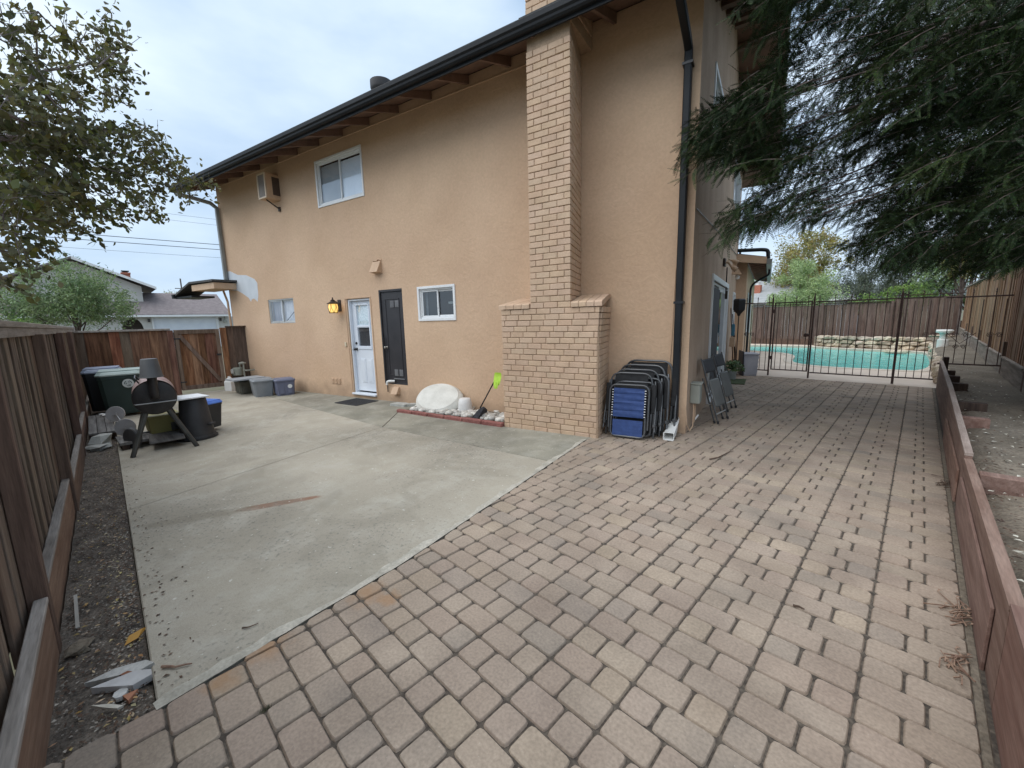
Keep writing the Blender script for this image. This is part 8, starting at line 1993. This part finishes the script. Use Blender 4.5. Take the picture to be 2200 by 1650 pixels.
for P, r, lf_ in LEFT_BRANCHES:
    pts = [Vector(np.array(p) - lt_loc) for p in P]
    sm_ = rounded_loop(pts, .25, 4) if len(pts) > 2 else pts
    n_ = len(sm_)
    wood_mb.tube(sm_, [max(.003, r * (1 - .82 * i / (n_ - 1))) for i in range(n_)], 6)
    walk = polyline_pts(P, .055)
    for i, (p, d) in enumerate(walk):
        f = i / max(1, len(walk) - 1)
        if rng.random() > .80 * (.45 + .55 * lf_): continue
        # side twig
        for _ in range(2):
            td = unit(d * .6 + rng.normal(size=3) * .6 + np.array([0, 0, .05]))
            tl = rng.uniform(.06, .24) * (1.1 - .3 * f)
            e = p + td * tl
            wood_mb.tube([Vector(p - lt_loc), Vector(p + td * tl * .5 + np.array([0, 0, -.008]) - lt_loc), Vector(e - lt_loc)], [.003, .0025, .0015], 3, cap=False)
            for s in np.linspace(.3, 1.0, 3):
                add_leaf_spray(p + td * tl * s, td, int(rng.integers(2, 5) * (.6 + .5 * lf_)), .028, .056)
    # bare upright seed twigs near the ends
    for _ in range(3):
        p, d = walk[int(rng.integers(max(0, len(walk) - 8), len(walk)))]
        e = p + np.array([rng.normal() * .03, rng.normal() * .03, rng.uniform(.08, .2)])
        wood_mb.tube([Vector(p - lt_loc), Vector((p + e) / 2 + rng.normal(size=3) * .01 - lt_loc), Vector(e - lt_loc)], .0018, 3, cap=False)
        for q in range(4):
            c = p + (e - p) * rng.uniform(.5, 1) ; Cs.append(c); Ds.append(rand_dirs(1, (0, 0, 1))[0]); Us.append(rand_dirs(1)[0]); Ls.append(.014); Ws.append(.008)
# trunk and hidden inner limbs outside the frame
wood_mb.tube([Vector((0, 0, 0)), Vector((.05, .05, 1.0)), Vector((.1, .1, 2.0)), Vector((.2, .2, 3.0)), Vector((.2, .3, 4.2))], [.13, .11, .095, .07, .03], 10)
for P, r, lf_ in LEFT_BRANCHES:
    if r >= .008:
        q = Vector(np.array(P[0]) - lt_loc)
        wood_mb.tube([Vector((.12, .12, min(3.6, max(1.6, q.z - .5)))), (q + Vector((.12, .12, min(3.6, max(1.6, q.z - .5))))) / 2 + Vector((0, 0, .08)), q], [r * 1.6, r * 1.3, r], 6)
wood_mb.build('trunk', BARK_PALE, lt, smooth=True)
for _ in range(2600):     # the rest of the crown, out of frame behind the fence
    c = lt_loc + np.array([rng.normal() * .9 + .2, -.2 - abs(rng.normal()) * .9, 3.3 + rng.normal() * .75])
    Cs.append(c); Ds.append(rand_dirs(1, (0, 0, -.3))[0]); Us.append(rand_dirs(1)[0]); Ls.append(.055); Ws.append(.028)
Cs, Ds, Us = np.array(Cs), unit(np.array(Ds)), np.array(Us)
Us = unit(Us - Ds * (Us * Ds).sum(1, keepdims=True))
link('crown', leaves_mesh('crown', Cs - lt_loc, Ds, Us, Ls, Ws, LEAF_L), lt)

# ---- redwood on the right
rt = thing('redwood_tree', 'tall dark redwood with drooping needle sprays hanging over the patio', 'tree', (3.4, 8.6, .2), 0)
rt_loc = np.array([3.4, 8.6, .2])
NEEDLE = leaf_mat('redwood_needle', (.014, .026, .012), (.046, .066, .026), rnd=.6, hue=.035, rough=.7, trans=.06, spec=.1)
def spray_template(n=12):
    """flat spray: twig along +X, needles in two ranks"""
    V, F = [], []
    for i in range(n):
        t = (i + .5) / n
        l = .024 * (1 - .6 * t ** 2) * (.55 + .45 * min(1, t * 5))
        z = -.10 * t * t
        for s in (-1, 1):
            o_ = len(V)
            x = t; dx, dy = .6 * l / .2, .82 * l
            w_ = .0062 / .2
            V += [(x, 0, z), (x + dx * .5 + w_, s * dy * .5, z + .002), (x + dx, s * dy, z - .004), (x + dx * .5 - w_, s * dy * .5, z + .002)]
            F += [(o_, o_ + 1, o_ + 2), (o_, o_ + 2, o_ + 3)]
    o_ = len(V)
    V += [(0, -.002, 0), (0, .002, 0), (.5, .0015, -.025), (.5, -.0015, -.025), (1, 0, -.1)]
    F += [(o_, o_ + 1, o_ + 2), (o_, o_ + 2, o_ + 3), (o_ + 3, o_ + 2, o_ + 4)]
    return np.array(V), np.array(F)
TV, TF = spray_template()
SP, SD, SL_ = [], [], []
rw_mb = MB()
def branchlet(p, d, ln, n, spread, r=.005):
    """a drooping branchlet carrying flat fronds to both sides"""
    pts = []
    q = p.copy(); dd = d.copy()
    for k in range(6):
        pts.append(q.copy()); q = q + dd * ln / 5; dd = unit(dd + np.array([0, 0, -.10]) + rng.normal(size=3) * .07)
    rw_mb.tube([Vector(a - rt_loc) for a in pts], [r * (1 - .14 * i) for i in range(6)], 3, cap=False)
    sv = unit(np.cross(d, np.array([0, 0, 1.0]) + rng.normal(size=3) * .45))
    for k in range(n):
        t = (k + rng.random()) / n * 5; i = min(4, int(t)); a = pts[i] + (pts[i + 1] - pts[i]) * (t - i)
        ax = unit(pts[i + 1] - pts[i])
        f = t / 5
        sd = unit(ax * rng.uniform(.35, .8) + sv * (1 if k % 2 else -1) * rng.uniform(.5, 1.0) * (1.1 - .5 * f) + rng.normal(size=3) * spread * .7 + np.array([0, 0, -.2]))
        SP.append(a + rng.normal(size=3) * .012); SD.append(sd); SL_.append(rng.uniform(.13, .30) * (1.1 - .45 * f))
trunk_xy = np.array([3.4, 8.6])
for p in REDWOOD_CLUSTERS:
    p = np.array(p)
    o_ = np.array([p[0] - trunk_xy[0], p[1] - trunk_xy[1], 0]); o_ = unit(o_ + rng.normal(size=3) * .35)
    d = unit(o_ + np.array([0, 0, rng.uniform(-.55, .05)]))
    branchlet(p - d * .3, d, rng.uniform(.4, .7), int(rng.integers(28, 38)), .5)
for p in REDWOOD_TIPS:
    p = np.array(p)
    o_ = unit(np.array([p[0] - trunk_xy[0], p[1] - trunk_xy[1], 0]) + rng.normal(size=3) * .12)
    for _ in range(3):
        d = unit(o_ + np.array([0, 0, -.18]) + rng.normal(size=3) * .14)
        branchlet(p - d * rng.uniform(.5, .6) + np.array([0, 0, .06]), d, rng.uniform(.5, .62), int(rng.integers(18, 26)), .4)
    # limb back to the trunk
    h = p[2] + rng.uniform(.5, 1.3)
    a = np.array([trunk_xy[0], trunk_xy[1], h]); b = p - o_ * .4
    m_ = a * .45 + b * .55 + np.array([0, 0, .32])
    rw_mb.tube([Vector(x - rt_loc) for x in (a, a * .72 + b * .28 + np.array([0, 0, .25]), m_, a * .2 + b * .8 + np.array([0, 0, .16]), b)], [.036, .026, .017, .009, .004], 6)
# hanging dark interior foliage nearer the trunk and above the frame
for k in range(150):
    a_ = rng.uniform(0, 2 * PI); r_ = rng.uniform(.3, 2.4); z_ = rng.uniform(2.4, 6.8)
    r_ *= max(.35, 1.15 - (z_ - 2.4) / 9)
    p = np.array([trunk_xy[0] + r_ * math.cos(a_), trunk_xy[1] + r_ * math.sin(a_), z_])
    if p[0] < -.2 : continue
    d = unit(np.array([math.cos(a_), math.sin(a_), rng.uniform(-.6, .1)]))
    branchlet(p, d, rng.uniform(.5, .9), int(rng.integers(14, 22)), .45)
for k in range(380):     # curtain between the near limbs and the trunk
    p = np.array([rng.uniform(.2, 2.6), rng.uniform(6.8, 10.5), rng.uniform(2.55, 6.2)])
    d = unit(np.array([rng.normal() * .4 - .5, rng.normal() * .4 - .3, -.5]))
    branchlet(p, d, rng.uniform(.5, .9), int(rng.integers(16, 24)), .45)
SP, SD, SL_ = np.array(SP), unit(np.array(SD)), np.array(SL_)
up_ = rng.normal(size=SP.shape) * .5 + np.array([0, 0, 1.0])
side_ = unit(np.cross(up_, SD)); nrm = np.cross(SD, side_)
wscale = SL_ / SL_.mean() * .17 / .17
V = SP[:, None, :] + SD[:, None, :] * (TV[None, :, 0:1] * SL_[:, None, None]) + side_[:, None, :] * (TV[None, :, 1:2]) * 1.0 + nrm[:, None, :] * (TV[None, :, 2:3] * SL_[:, None, None] * 1.0)
nV = TV.shape[0]
F = (TF[None, :, :] + (np.arange(len(SP)) * nV)[:, None, None]).reshape(-1, 3)
link('crown', fast_mesh('crown', (V - rt_loc).reshape(-1, 3), F, NEEDLE), rt)
rw_mb.tube([Vector((0, 0, -.3)), Vector((.02, 0, 2)), Vector((0, .03, 5)), Vector((.02, 0, 9)), Vector((0, 0, 13))], [.42, .33, .26, .16, .03], 14)
rw_mb.build('trunk', BARK, rt, smooth=True)

# ---- background trees: clumped crowns
def tree(name, label, x, y, z0, cz, rx, ry, rz, n, ls, m, bark=BARK, clumps=40, shape='round', seed=0, trunk_r=.12, group=None, droop=0.0, asp=.5):
    global rng
    keep = rng
    rng = np.random.default_rng(1000 + seed)
    t = thing(name, label, 'tree', (x, y, z0), 0, group)
    cc = rand_dirs(clumps) * (rng.random((clumps, 1)) ** .45)
    if shape == 'dome': cc[:, 2] = np.abs(cc[:, 2]) * 1.1 - .25
    cr = rng.uniform(.16, .36, clumps)
    idx = rng.integers(0, clumps, n)
    off_ = rand_dirs(n) * (rng.random((n, 1)) ** .5) * cr[idx][:, None]
    P = (cc[idx] + off_) * np.array([rx, ry, rz]) + np.array([0, 0, cz - z0])
    out = unit(P - np.array([0, 0, cz - z0]))
    D = unit(out * .5 + rng.normal(size=(n, 3)) * .7 + np.array([0, 0, -droop]))
    U = rng.normal(size=(n, 3)); U = unit(U - D * (U * D).sum(1, keepdims=True))
    s = ls * rng.uniform(.6, 1.3, n)
    link('crown', leaves_mesh('crown', P, D, U, s, s * asp, m, simple=True), t)
    mb = MB()
    h = cz - z0
    mb.tube([(0, 0, -.2), (.03, .02, h * .4), (0, .04, h * .8), (.02, 0, h + rz * .5)], [trunk_r, trunk_r * .8, trunk_r * .55, trunk_r * .15], 8)
    for k in range(min(14, clumps)):
        e = cc[k] * np.array([rx, ry, rz]) + np.array([0, 0, h])
        s0 = Vector((0, .03, h * rng.uniform(.45, .8)))
        mb.tube([s0, (s0 + Vector(e)) / 2 + Vector((0, 0, -.06 * rz)), Vector(e)], [trunk_r * .4, trunk_r * .25, trunk_r * .06], 5)
    mb.build('trunk', bark, t, smooth=True)
    rng = keep
    return t
G_MID = leaf_mat('mid_green_leaf', (.13, .2, .09), (.25, .325, .155), trans=.3)
G_YEL = leaf_mat('autumn_leaf', (.23, .25, .09), (.38, .31, .12), hue=.035, trans=.35)
G_LIGHT = leaf_mat('light_green_leaf', (.27, .37, .16), (.42, .52, .26), trans=.35)
G_OLIVE = leaf_mat('olive_leaf', (.055, .075, .05), (.12, .14, .095), trans=.15)
G_DARK = leaf_mat('dark_green_leaf', (.035, .06, .025), (.075, .1, .04), trans=.2)
G_BRIGHT = leaf_mat('bright_green_leaf', (.13, .22, .05), (.22, .32, .09), trans=.35)
# left, over the side fence
tree('young_tree', 'bushy mid green tree beyond the left fence in front of the neighbour house', -20.0, -.55, -.3, 2.35, 1.5, 1.62, 1.62, 16000, .115, G_MID, clumps=75, shape='dome', seed=1, trunk_r=.07, droop=.3, asp=.3)
tree('yellow_green_bush', 'bright yellow green bush just over the far left fence corner', -24.0, -2.3, -.4, 1.6, 1.8, 1.4, .8, 3500, .11, G_BRIGHT, clumps=30, seed=2, trunk_r=.06)
tree('bare_top_tree', 'thin pale tree top rising behind the neighbour garage roof', -62, 6.3, -.6, 4.3, 2.6, 2.4, 1.6, 2200, .16, G_YEL, clumps=26, seed=3, trunk_r=.12)
tree('small_far_tree', 'small dark tree top at the roof end of the neighbour garage', -66, 9.2, -.6, 4.5, 1.3, 1.3, 1.0, 900, .16, G_DARK, clumps=14, seed=4, trunk_r=.12)
# right, over the back fence
tree('autumn_tree', 'tall yellowing tree behind the grey roofed house', -6.6, 39.5, -.5, 4.9, 2.6, 2.2, 3.0, 18000, .17, G_YEL, clumps=95, seed=5, trunk_r=.16)
tree('light_green_tree', 'light green feathery bush over the back fence beside the grey roof', -4.9, 29.6, -.5, 2.85, 2.0, 1.4, 1.75, 17000, .13, G_LIGHT, clumps=60, seed=6, trunk_r=.07, asp=.35)
tree('olive_tree', 'dull grey green olive tree right of the light green bush', -2.45, 31.0, -.5, 2.9, 1.6, 1.3, 1.7, 15000, .11, G_OLIVE, clumps=60, seed=7, trunk_r=.1, droop=.5, asp=.25)
tree('olive_tree', 'second grey green tree behind the olive', -.4, 33.0, -.5, 3.2, 2.1, 1.5, 1.9, 14000, .13, G_OLIVE, clumps=60, seed=8, trunk_r=.1, asp=.3)
tree('low_shrub', 'low yellow green shrub line over the step in the back fence', -.9, 27.5, -.5, 2.0, 1.7, .7, .75, 4500, .09, G_BRIGHT, clumps=40, seed=9, trunk_r=.05)
tree('broadleaf_tree', 'green tree over the right end of the back fence', 1.6, 30.5, -.5, 3.6, 2.3, 1.6, 1.9, 10000, .14, G_MID, clumps=70, seed=10, trunk_r=.12)
tree('broadleaf_tree', 'yellow tinged tree under the redwood beyond the fence corner', 1.2, 27.6, -.5, 4.3, .9, .9, 1.5, 4000, .11, G_YEL, clumps=34, seed=11, trunk_r=.08)
tree('broadleaf_tree', 'leafy tree beyond the tall cedar fence', 5.0, 22.0, -.5, 4.2, 2.8, 2.6, 2.6, 12000, .14, G_DARK, clumps=80, seed=12, trunk_r=.15)
tree('broadleaf_tree', 'green tree showing between the house wing and the autumn tree', -10.6, 41.0, -.5, 3.6, 2.2, 1.6, 1.9, 7000, .16, G_BRIGHT, clumps=60, seed=13, trunk_r=.14)
tree('broadleaf_tree', 'dark tree far behind the pale house roof', -14.5, 52.0, -.5, 3.8, 4.0, 2, 2.0, 6000, .2, G_DARK, clumps=60, seed=14, trunk_r=.18)

# ================================================================== NEIGHBOURS
WHITEST = mat('cream_stucco', (.50, .485, .45), (.58, .565, .525), rough=.9, ns=1, fine=.05)
MAUVE = mat('mauve_shingle', (.155, .13, .13), (.2, .17, .168), rough=.95, ns=3, fine=.12, fs=8)
GREYSH = mat('pale_grey_shingle', (.27, .28, .285), (.34, .35, .35), rough=.95, ns=3, fine=.1, fs=8)
ORANGEB = mat('orange_chimney_brick', (.36, .12, .075), (.44, .17, .11), rough=.9, ns=10, fine=.2)
S_ = 1.6     # house stands 48 m away
def nb(y, z): return (y * S_, 1.6 + (z - 1.6) * S_)
n1_ = thing('neighbour_house', 'cream neighbour house with arched porch and mauve roof over the gate', 'house', (-48, 0, -.6), 0)
def ny(y): return y * S_
def nz(z): return 1.6 + (z - 1.6) * S_ + .6
def quadbox(mb, x0, x1, y0, y1, z0, z1): mb.box(x0, x1, y0, y1, z0, z1)
EZ = nz(2.30)
mb = MB()
aL, aR, aT = ny(.83), ny(1.70), nz(2.20)
ap = [(aL + (aR - aL) * (1 - math.cos(PI * i / 12)) / 2, (nz(1.5)) + (aT - nz(1.5)) * math.sin(PI * i / 12)) for i in range(13)]
dL, dR, dT = ny(2.14), ny(4.98), nz(2.17)
outer = [(ny(-3.2), 0), (ny(-3.2), EZ), (ny(5.62), EZ), (ny(5.62), 0)]
# facade as strips so that arch and garage opening stay open
mb.add([(0, ny(-3.2), 0), (0, aL, 0), (0, aL, EZ), (0, ny(-3.2), EZ)], [(0, 1, 2, 3)])
for (y0_, z0_), (y1_, z1_) in zip(ap[:-1], ap[1:]): mb.add([(0, y0_, z0_), (0, y1_, z1_), (0, y1_, EZ), (0, y0_, EZ)], [(0, 1, 2, 3)])
mb.add([(0, aR, 0), (0, dL, 0), (0, dL, EZ), (0, aR, EZ)], [(0, 1, 2, 3)])
mb.add([(0, dL, dT), (0, dR, dT), (0, dR, EZ), (0, dL, EZ)], [(0, 1, 2, 3)])
mb.add([(0, dR, 0), (0, ny(5.62), 0), (0, ny(5.62), EZ), (0, dR, EZ)], [(0, 1, 2, 3)])
mb.add([(0, ny(5.62), 0), (-9, ny(5.62), 0), (-9, ny(5.62), nz(3.3)), (0, ny(5.62), EZ)], [(0, 1, 2, 3)])
for (y0_, z0_), (y1_, z1_) in zip(ap[:-1], ap[1:]): mb.add([(0, y0_, z0_), (0, y1_, z1_), (-.4, y1_, z1_), (-.4, y0_, z0_)], [(0, 1, 2, 3)])
mb.build('wall', WHITEST, n1_)
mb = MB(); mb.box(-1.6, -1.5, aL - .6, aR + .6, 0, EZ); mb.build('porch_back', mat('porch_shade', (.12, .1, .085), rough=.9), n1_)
mb = MB(); mb.box(-.16, -.1, dL, dR, 0, dT)
for k in range(4): mb.box(-.105, -.085, dL + .1, dR - .1, .1 + k * .62, .62 + k * .62, .02)
mb.build('garage_door', WHITE_DOOR, n1_)
mb = MB()
for q in ((dL - .12, dL, 0, dT + .12), (dR, dR + .12, 0, dT + .12), (dL, dR, dT, dT + .12)): mb.box(-.02, .05, q[0], q[1], q[2], q[3])
mb.build('garage_trim', WHITE_VINYL, n1_)
mb = MB(); RZ = nz(3.40)
mb.add([(x, y, z + d) for d in (0, .12) for x, y, z in ((.5, ny(-3.2), EZ - .02), (.5, ny(5.72), EZ - .02), (-5.0, ny(5.72), RZ + .4), (-5.0, ny(-3.2), RZ + .4))], [(0, 1, 2, 3), (7, 6, 5, 4), (0, 4, 5, 1), (1, 5, 6, 2), (2, 6, 7, 3), (3, 7, 4, 0)])
mb.build('roof', MAUVE, n1_)
mb = MB(); mb.box(.48, .58, ny(-3.2), ny(5.72), EZ - .13, EZ + .04); mb.tube([(.5, ny(5.06), EZ - .05), (.08, ny(5.06), EZ - .35), (.08, ny(5.06), 0)], .05, 6); mb.build('gutter', WHITE_VINYL, n1_)
for y_ in (1.95, 5.2):
    mb = MB(); mb.box(.0, .15, ny(y_) - .08, ny(y_) + .08, nz(1.95), nz(2.12)); mb.build('porch_lamp', BLACK_IRON, n1_)
mb = MB(); mb.box(-.05, .3, ny(5.35), ny(5.5), nz(1.85), nz(1.98)); mb.tube([(.1, ny(5.42), nz(1.98)), (.1, ny(5.42), nz(2.5))], .05, 6); mb.build('utility_box', GREYBOX, n1_)
# upper storey with gable facing the yard
ux = -2.6
k2 = (48 + 2.6) / 48
def uy(y): return y * S_ * k2
def uz(z): return (1.6 + (z - 1.6) * S_ * k2) + .6
mb = MB()
gp = [(uy(-3.6), 2.0), (uy(1.86), 2.0), (uy(1.86), uz(3.85)), (uy(-.55), uz(5.0)), (uy(-3.6), uz(3.6))]
mb.add([(ux, y, z) for y, z in gp], [tuple(range(5))])
mb.add([(ux, uy(1.86), 2), (ux - 8, uy(1.86), 2), (ux - 8, uy(1.86), uz(3.85)), (ux, uy(1.86), uz(3.85))], [(0, 1, 2, 3)])
mb.build('upper_wall', WHITEST, n1_)
mb = MB(); mb.box(ux - .01, ux + .06, uy(-3.6), uy(1.87), uz(2.66), uz(2.76)); mb.build('belly_band', WHITE_VINYL, n1_)
mb = MB()
for (ya, za), (yb, zb) in (((uy(2.45), uz(3.72)), (uy(-.55), uz(5.08))), ((uy(-.55), uz(5.08)), (uy(-3.9), uz(3.5)))):
    mb.add([(x, y, z + d) for d in (0, .16) for x, y, z in ((ux + .7, ya, za), (ux + .7, yb, zb), (ux - 8, yb, zb), (ux - 8, ya, za))], [(0, 1, 2, 3), (7, 6, 5, 4), (0, 4, 5, 1), (1, 5, 6, 2), (2, 6, 7, 3), (3, 7, 4, 0)])
mb.build('upper_roof', MAUVE, n1_)
mb = MB(); mb.add([(ux + .71 + e, y, z + d) for e in (0, .06) for y, z, d in ((uy(2.45), uz(3.72), -.06), (uy(-.55), uz(5.08), -.06), (uy(-.55), uz(5.08), .17), (uy(2.45), uz(3.72), .17))], [(0, 1, 2, 3), (7, 6, 5, 4), (0, 4, 5, 1), (1, 5, 6, 2), (2, 6, 7, 3), (3, 7, 4, 0)])
mb.build('rake_board', WHITE_VINYL, n1_)
mb = MB(); mb.box(ux - 3.4, ux - 2.5, uy(1.22), uy(1.58), uz(3.9), uz(4.62)); mb.box(ux - 3.5, ux - 2.4, uy(1.2), uy(1.6), uz(4.62), uz(4.70)); c_ = mb.build('chimney', ORANGEB, n1_)
mb = MB(); mb.box(ux - 3.2, ux - 2.7, uy(1.28), uy(1.5), uz(4.70), uz(4.78)); mb.box(ux - 3.3, ux - 2.6, uy(1.23), uy(1.56), uz(4.78), uz(4.81)); mb.build('chimney_cap', DARK_METAL, c_)
# a further house at the far left
n2_ = thing('neighbour_house', 'white house with dark roof glimpsed past the young tree at far left', 'house', (-60, -7.5, -.6), 0)
mb = MB(); mb.box(-6, 0, -8, 5.2, 0, 4.6); mb.build('wall', WHITEST, n2_)
mb = MB(); mb.add([(x, y, z) for y in (-8.4, 5.6) for x, z in ((.6, 4.5), (-3.5, 6.0), (-7, 4.5), (-7, 4.35), (.6, 4.35))], [(0, 1, 2, 3, 4), (9, 8, 7, 6, 5), (0, 5, 6, 1), (1, 6, 7, 2), (3, 8, 9, 4), (4, 9, 5, 0)]); mb.build('roof', SHINGLE, n2_)
mb = MB(); mb.box(0, .05, -2.2, 3.0, 1.4, 3.6); f_ = mb.build('window', WHITE_VINYL, n2_)
mb = MB(); mb.box(.051, .07, -2.0, 2.8, 1.6, 3.4); mb.build('pane', DARK_ROOM, f_)
mb = MB(); mb.box(0.0, .4, -8, 5.2, 3.85, 4.0); mb.build('trim_band', WHITE_VINYL, n2_)
# grey roofed house over the back fence
n3_ = thing('neighbour_house', 'low white house with pale grey hip roof and red chimney over the back fence', 'house', (-8.8, 36.6, -.3), 0)
mb = MB(); mb.box(-6, 5.2, 0, 8, 0, 2.75); mb.build('wall', mat('pale_blue_siding', (.5, .53, .56), (.58, .6, .63), rough=.8), n3_)
mb = MB()
mb.add([(-6.5, -.5, 2.75), (5.7, -.5, 2.75), (5.7, 8.5, 2.75), (-6.5, 8.5, 2.75), (-2.2, 4, 4.75), (1.6, 4, 4.75)], [(0, 1, 5, 4), (1, 2, 5), (2, 3, 4, 5), (3, 0, 4), (3, 2, 1, 0)])
mb.build('roof', GREYSH, n3_)
mb = MB(); mb.box(-6.4, 5.6, -.52, -.44, 2.62, 2.76); mb.build('fascia', WHITE_VINYL, n3_)
mb = MB(); mb.box(-1.0, -.55, 1.2, 1.65, 3.1, 4.15); c_ = mb.build('chimney', ORANGEB, n3_)
mb = MB(); mb.lathe([(.14, 0), (.14, .2), (.2, .22), (.2, .34), (.0, .42)], (-.78, 1.42, 4.15), 12); mb.build('chimney_cap', WHITE_VINYL, c_, smooth=True)
# utility pole and power lines
up = thing('utility_pole', 'distant wooden utility pole behind the garage roof', 'utility pole', (-110, 13.1, -.6), 0)
mb = MB(); mb.cyl((0, 0, 0), (0, 0, 12.3), .17, .12, 8); mb.build('pole', mat('pole_wood', (.09, .075, .065), (.12, .1, .09), rough=.9), up)
mb = MB(); mb.box(-.06, .06, -1.1, 1.1, 10.2, 10.35); mb.box(-.06, .06, -.8, .8, 9.0, 9.12); mb.build('crossarm', bpy.data.materials['pole_wood'], up)
WIRE = mat('wire', (.045, .05, .06), rough=.6)
def wire(name, label, x, z0, z1, r, y0=-60, y1=70, sag=.5):
    mb = MB(); n = 24
    mb.tube([(x, y0 + (y1 - y0) * i / n, z0 + (z1 - z0) * i / n - sag * 4 * (i / n) * (1 - i / n) * 1.0) for i in range(n + 1)], r, 4, cap=False)
    o = mb.build(name, WIRE); tag(o, label, 'cable', 'overhead power lines'); return o
def wz(px_z, x): return px_z
wire('power_line', 'upper of the two dark overhead wires left of the house', -38, 7.6, 8.6, .024, -40, 40)
wire('power_line', 'lower of the two dark overhead wires left of the house', -38, 7.3, 8.2, .024, -40, 40)
wire('power_line', 'faint thinner wire hanging below the two dark ones', -38, 7.0, 7.4, .010, -40, 40)
wire('power_line', 'topmost thin wire high above the two dark ones', -42, 10.6, 11.0, .010, -40, 40)
wire('power_line', 'thin wire just under the topmost one', -42, 10.2, 10.5, .010, -40, 40)
# distant hills
HILL = mat('wooded_hill', (.07, .085, .085), (.1, .115, .11), rough=1, ns=.02, det=8)
def hill(label, pts, depth):
    mb = MB()
    for p in pts:
        x, y, h = p
        d_ = Vector((x, y, 0)).normalized() * depth
        mb.v += [(x, y, -2), (x + d_.x * .4, y + d_.y * .4, h * .75), (x + d_.x, y + d_.y, h)]
    n = len(pts)
    for i in range(n - 1):
        for k in range(2): mb.f.append((i * 3 + k, i * 3 + 3 + k, i * 3 + 4 + k, i * 3 + 1 + k))
    o = mb.build('hills', HILL, smooth=True, kind='structure'); return o
hill('', [(-500, -160, 52), (-505, -110, 56), (-510, -70, 50), (-515, -45, 44), (-520, -25, 33), (-520, 0, 20), (-510, 60, 13), (-480, 150, 16), (-430, 250, 20)], 120)
hill('', [(-260, 420, 12), (-200, 450, 20), (-140, 470, 30), (-100, 480, 38), (-60, 490, 34), (0, 500, 26), (80, 500, 22), (200, 480, 24)], 120)
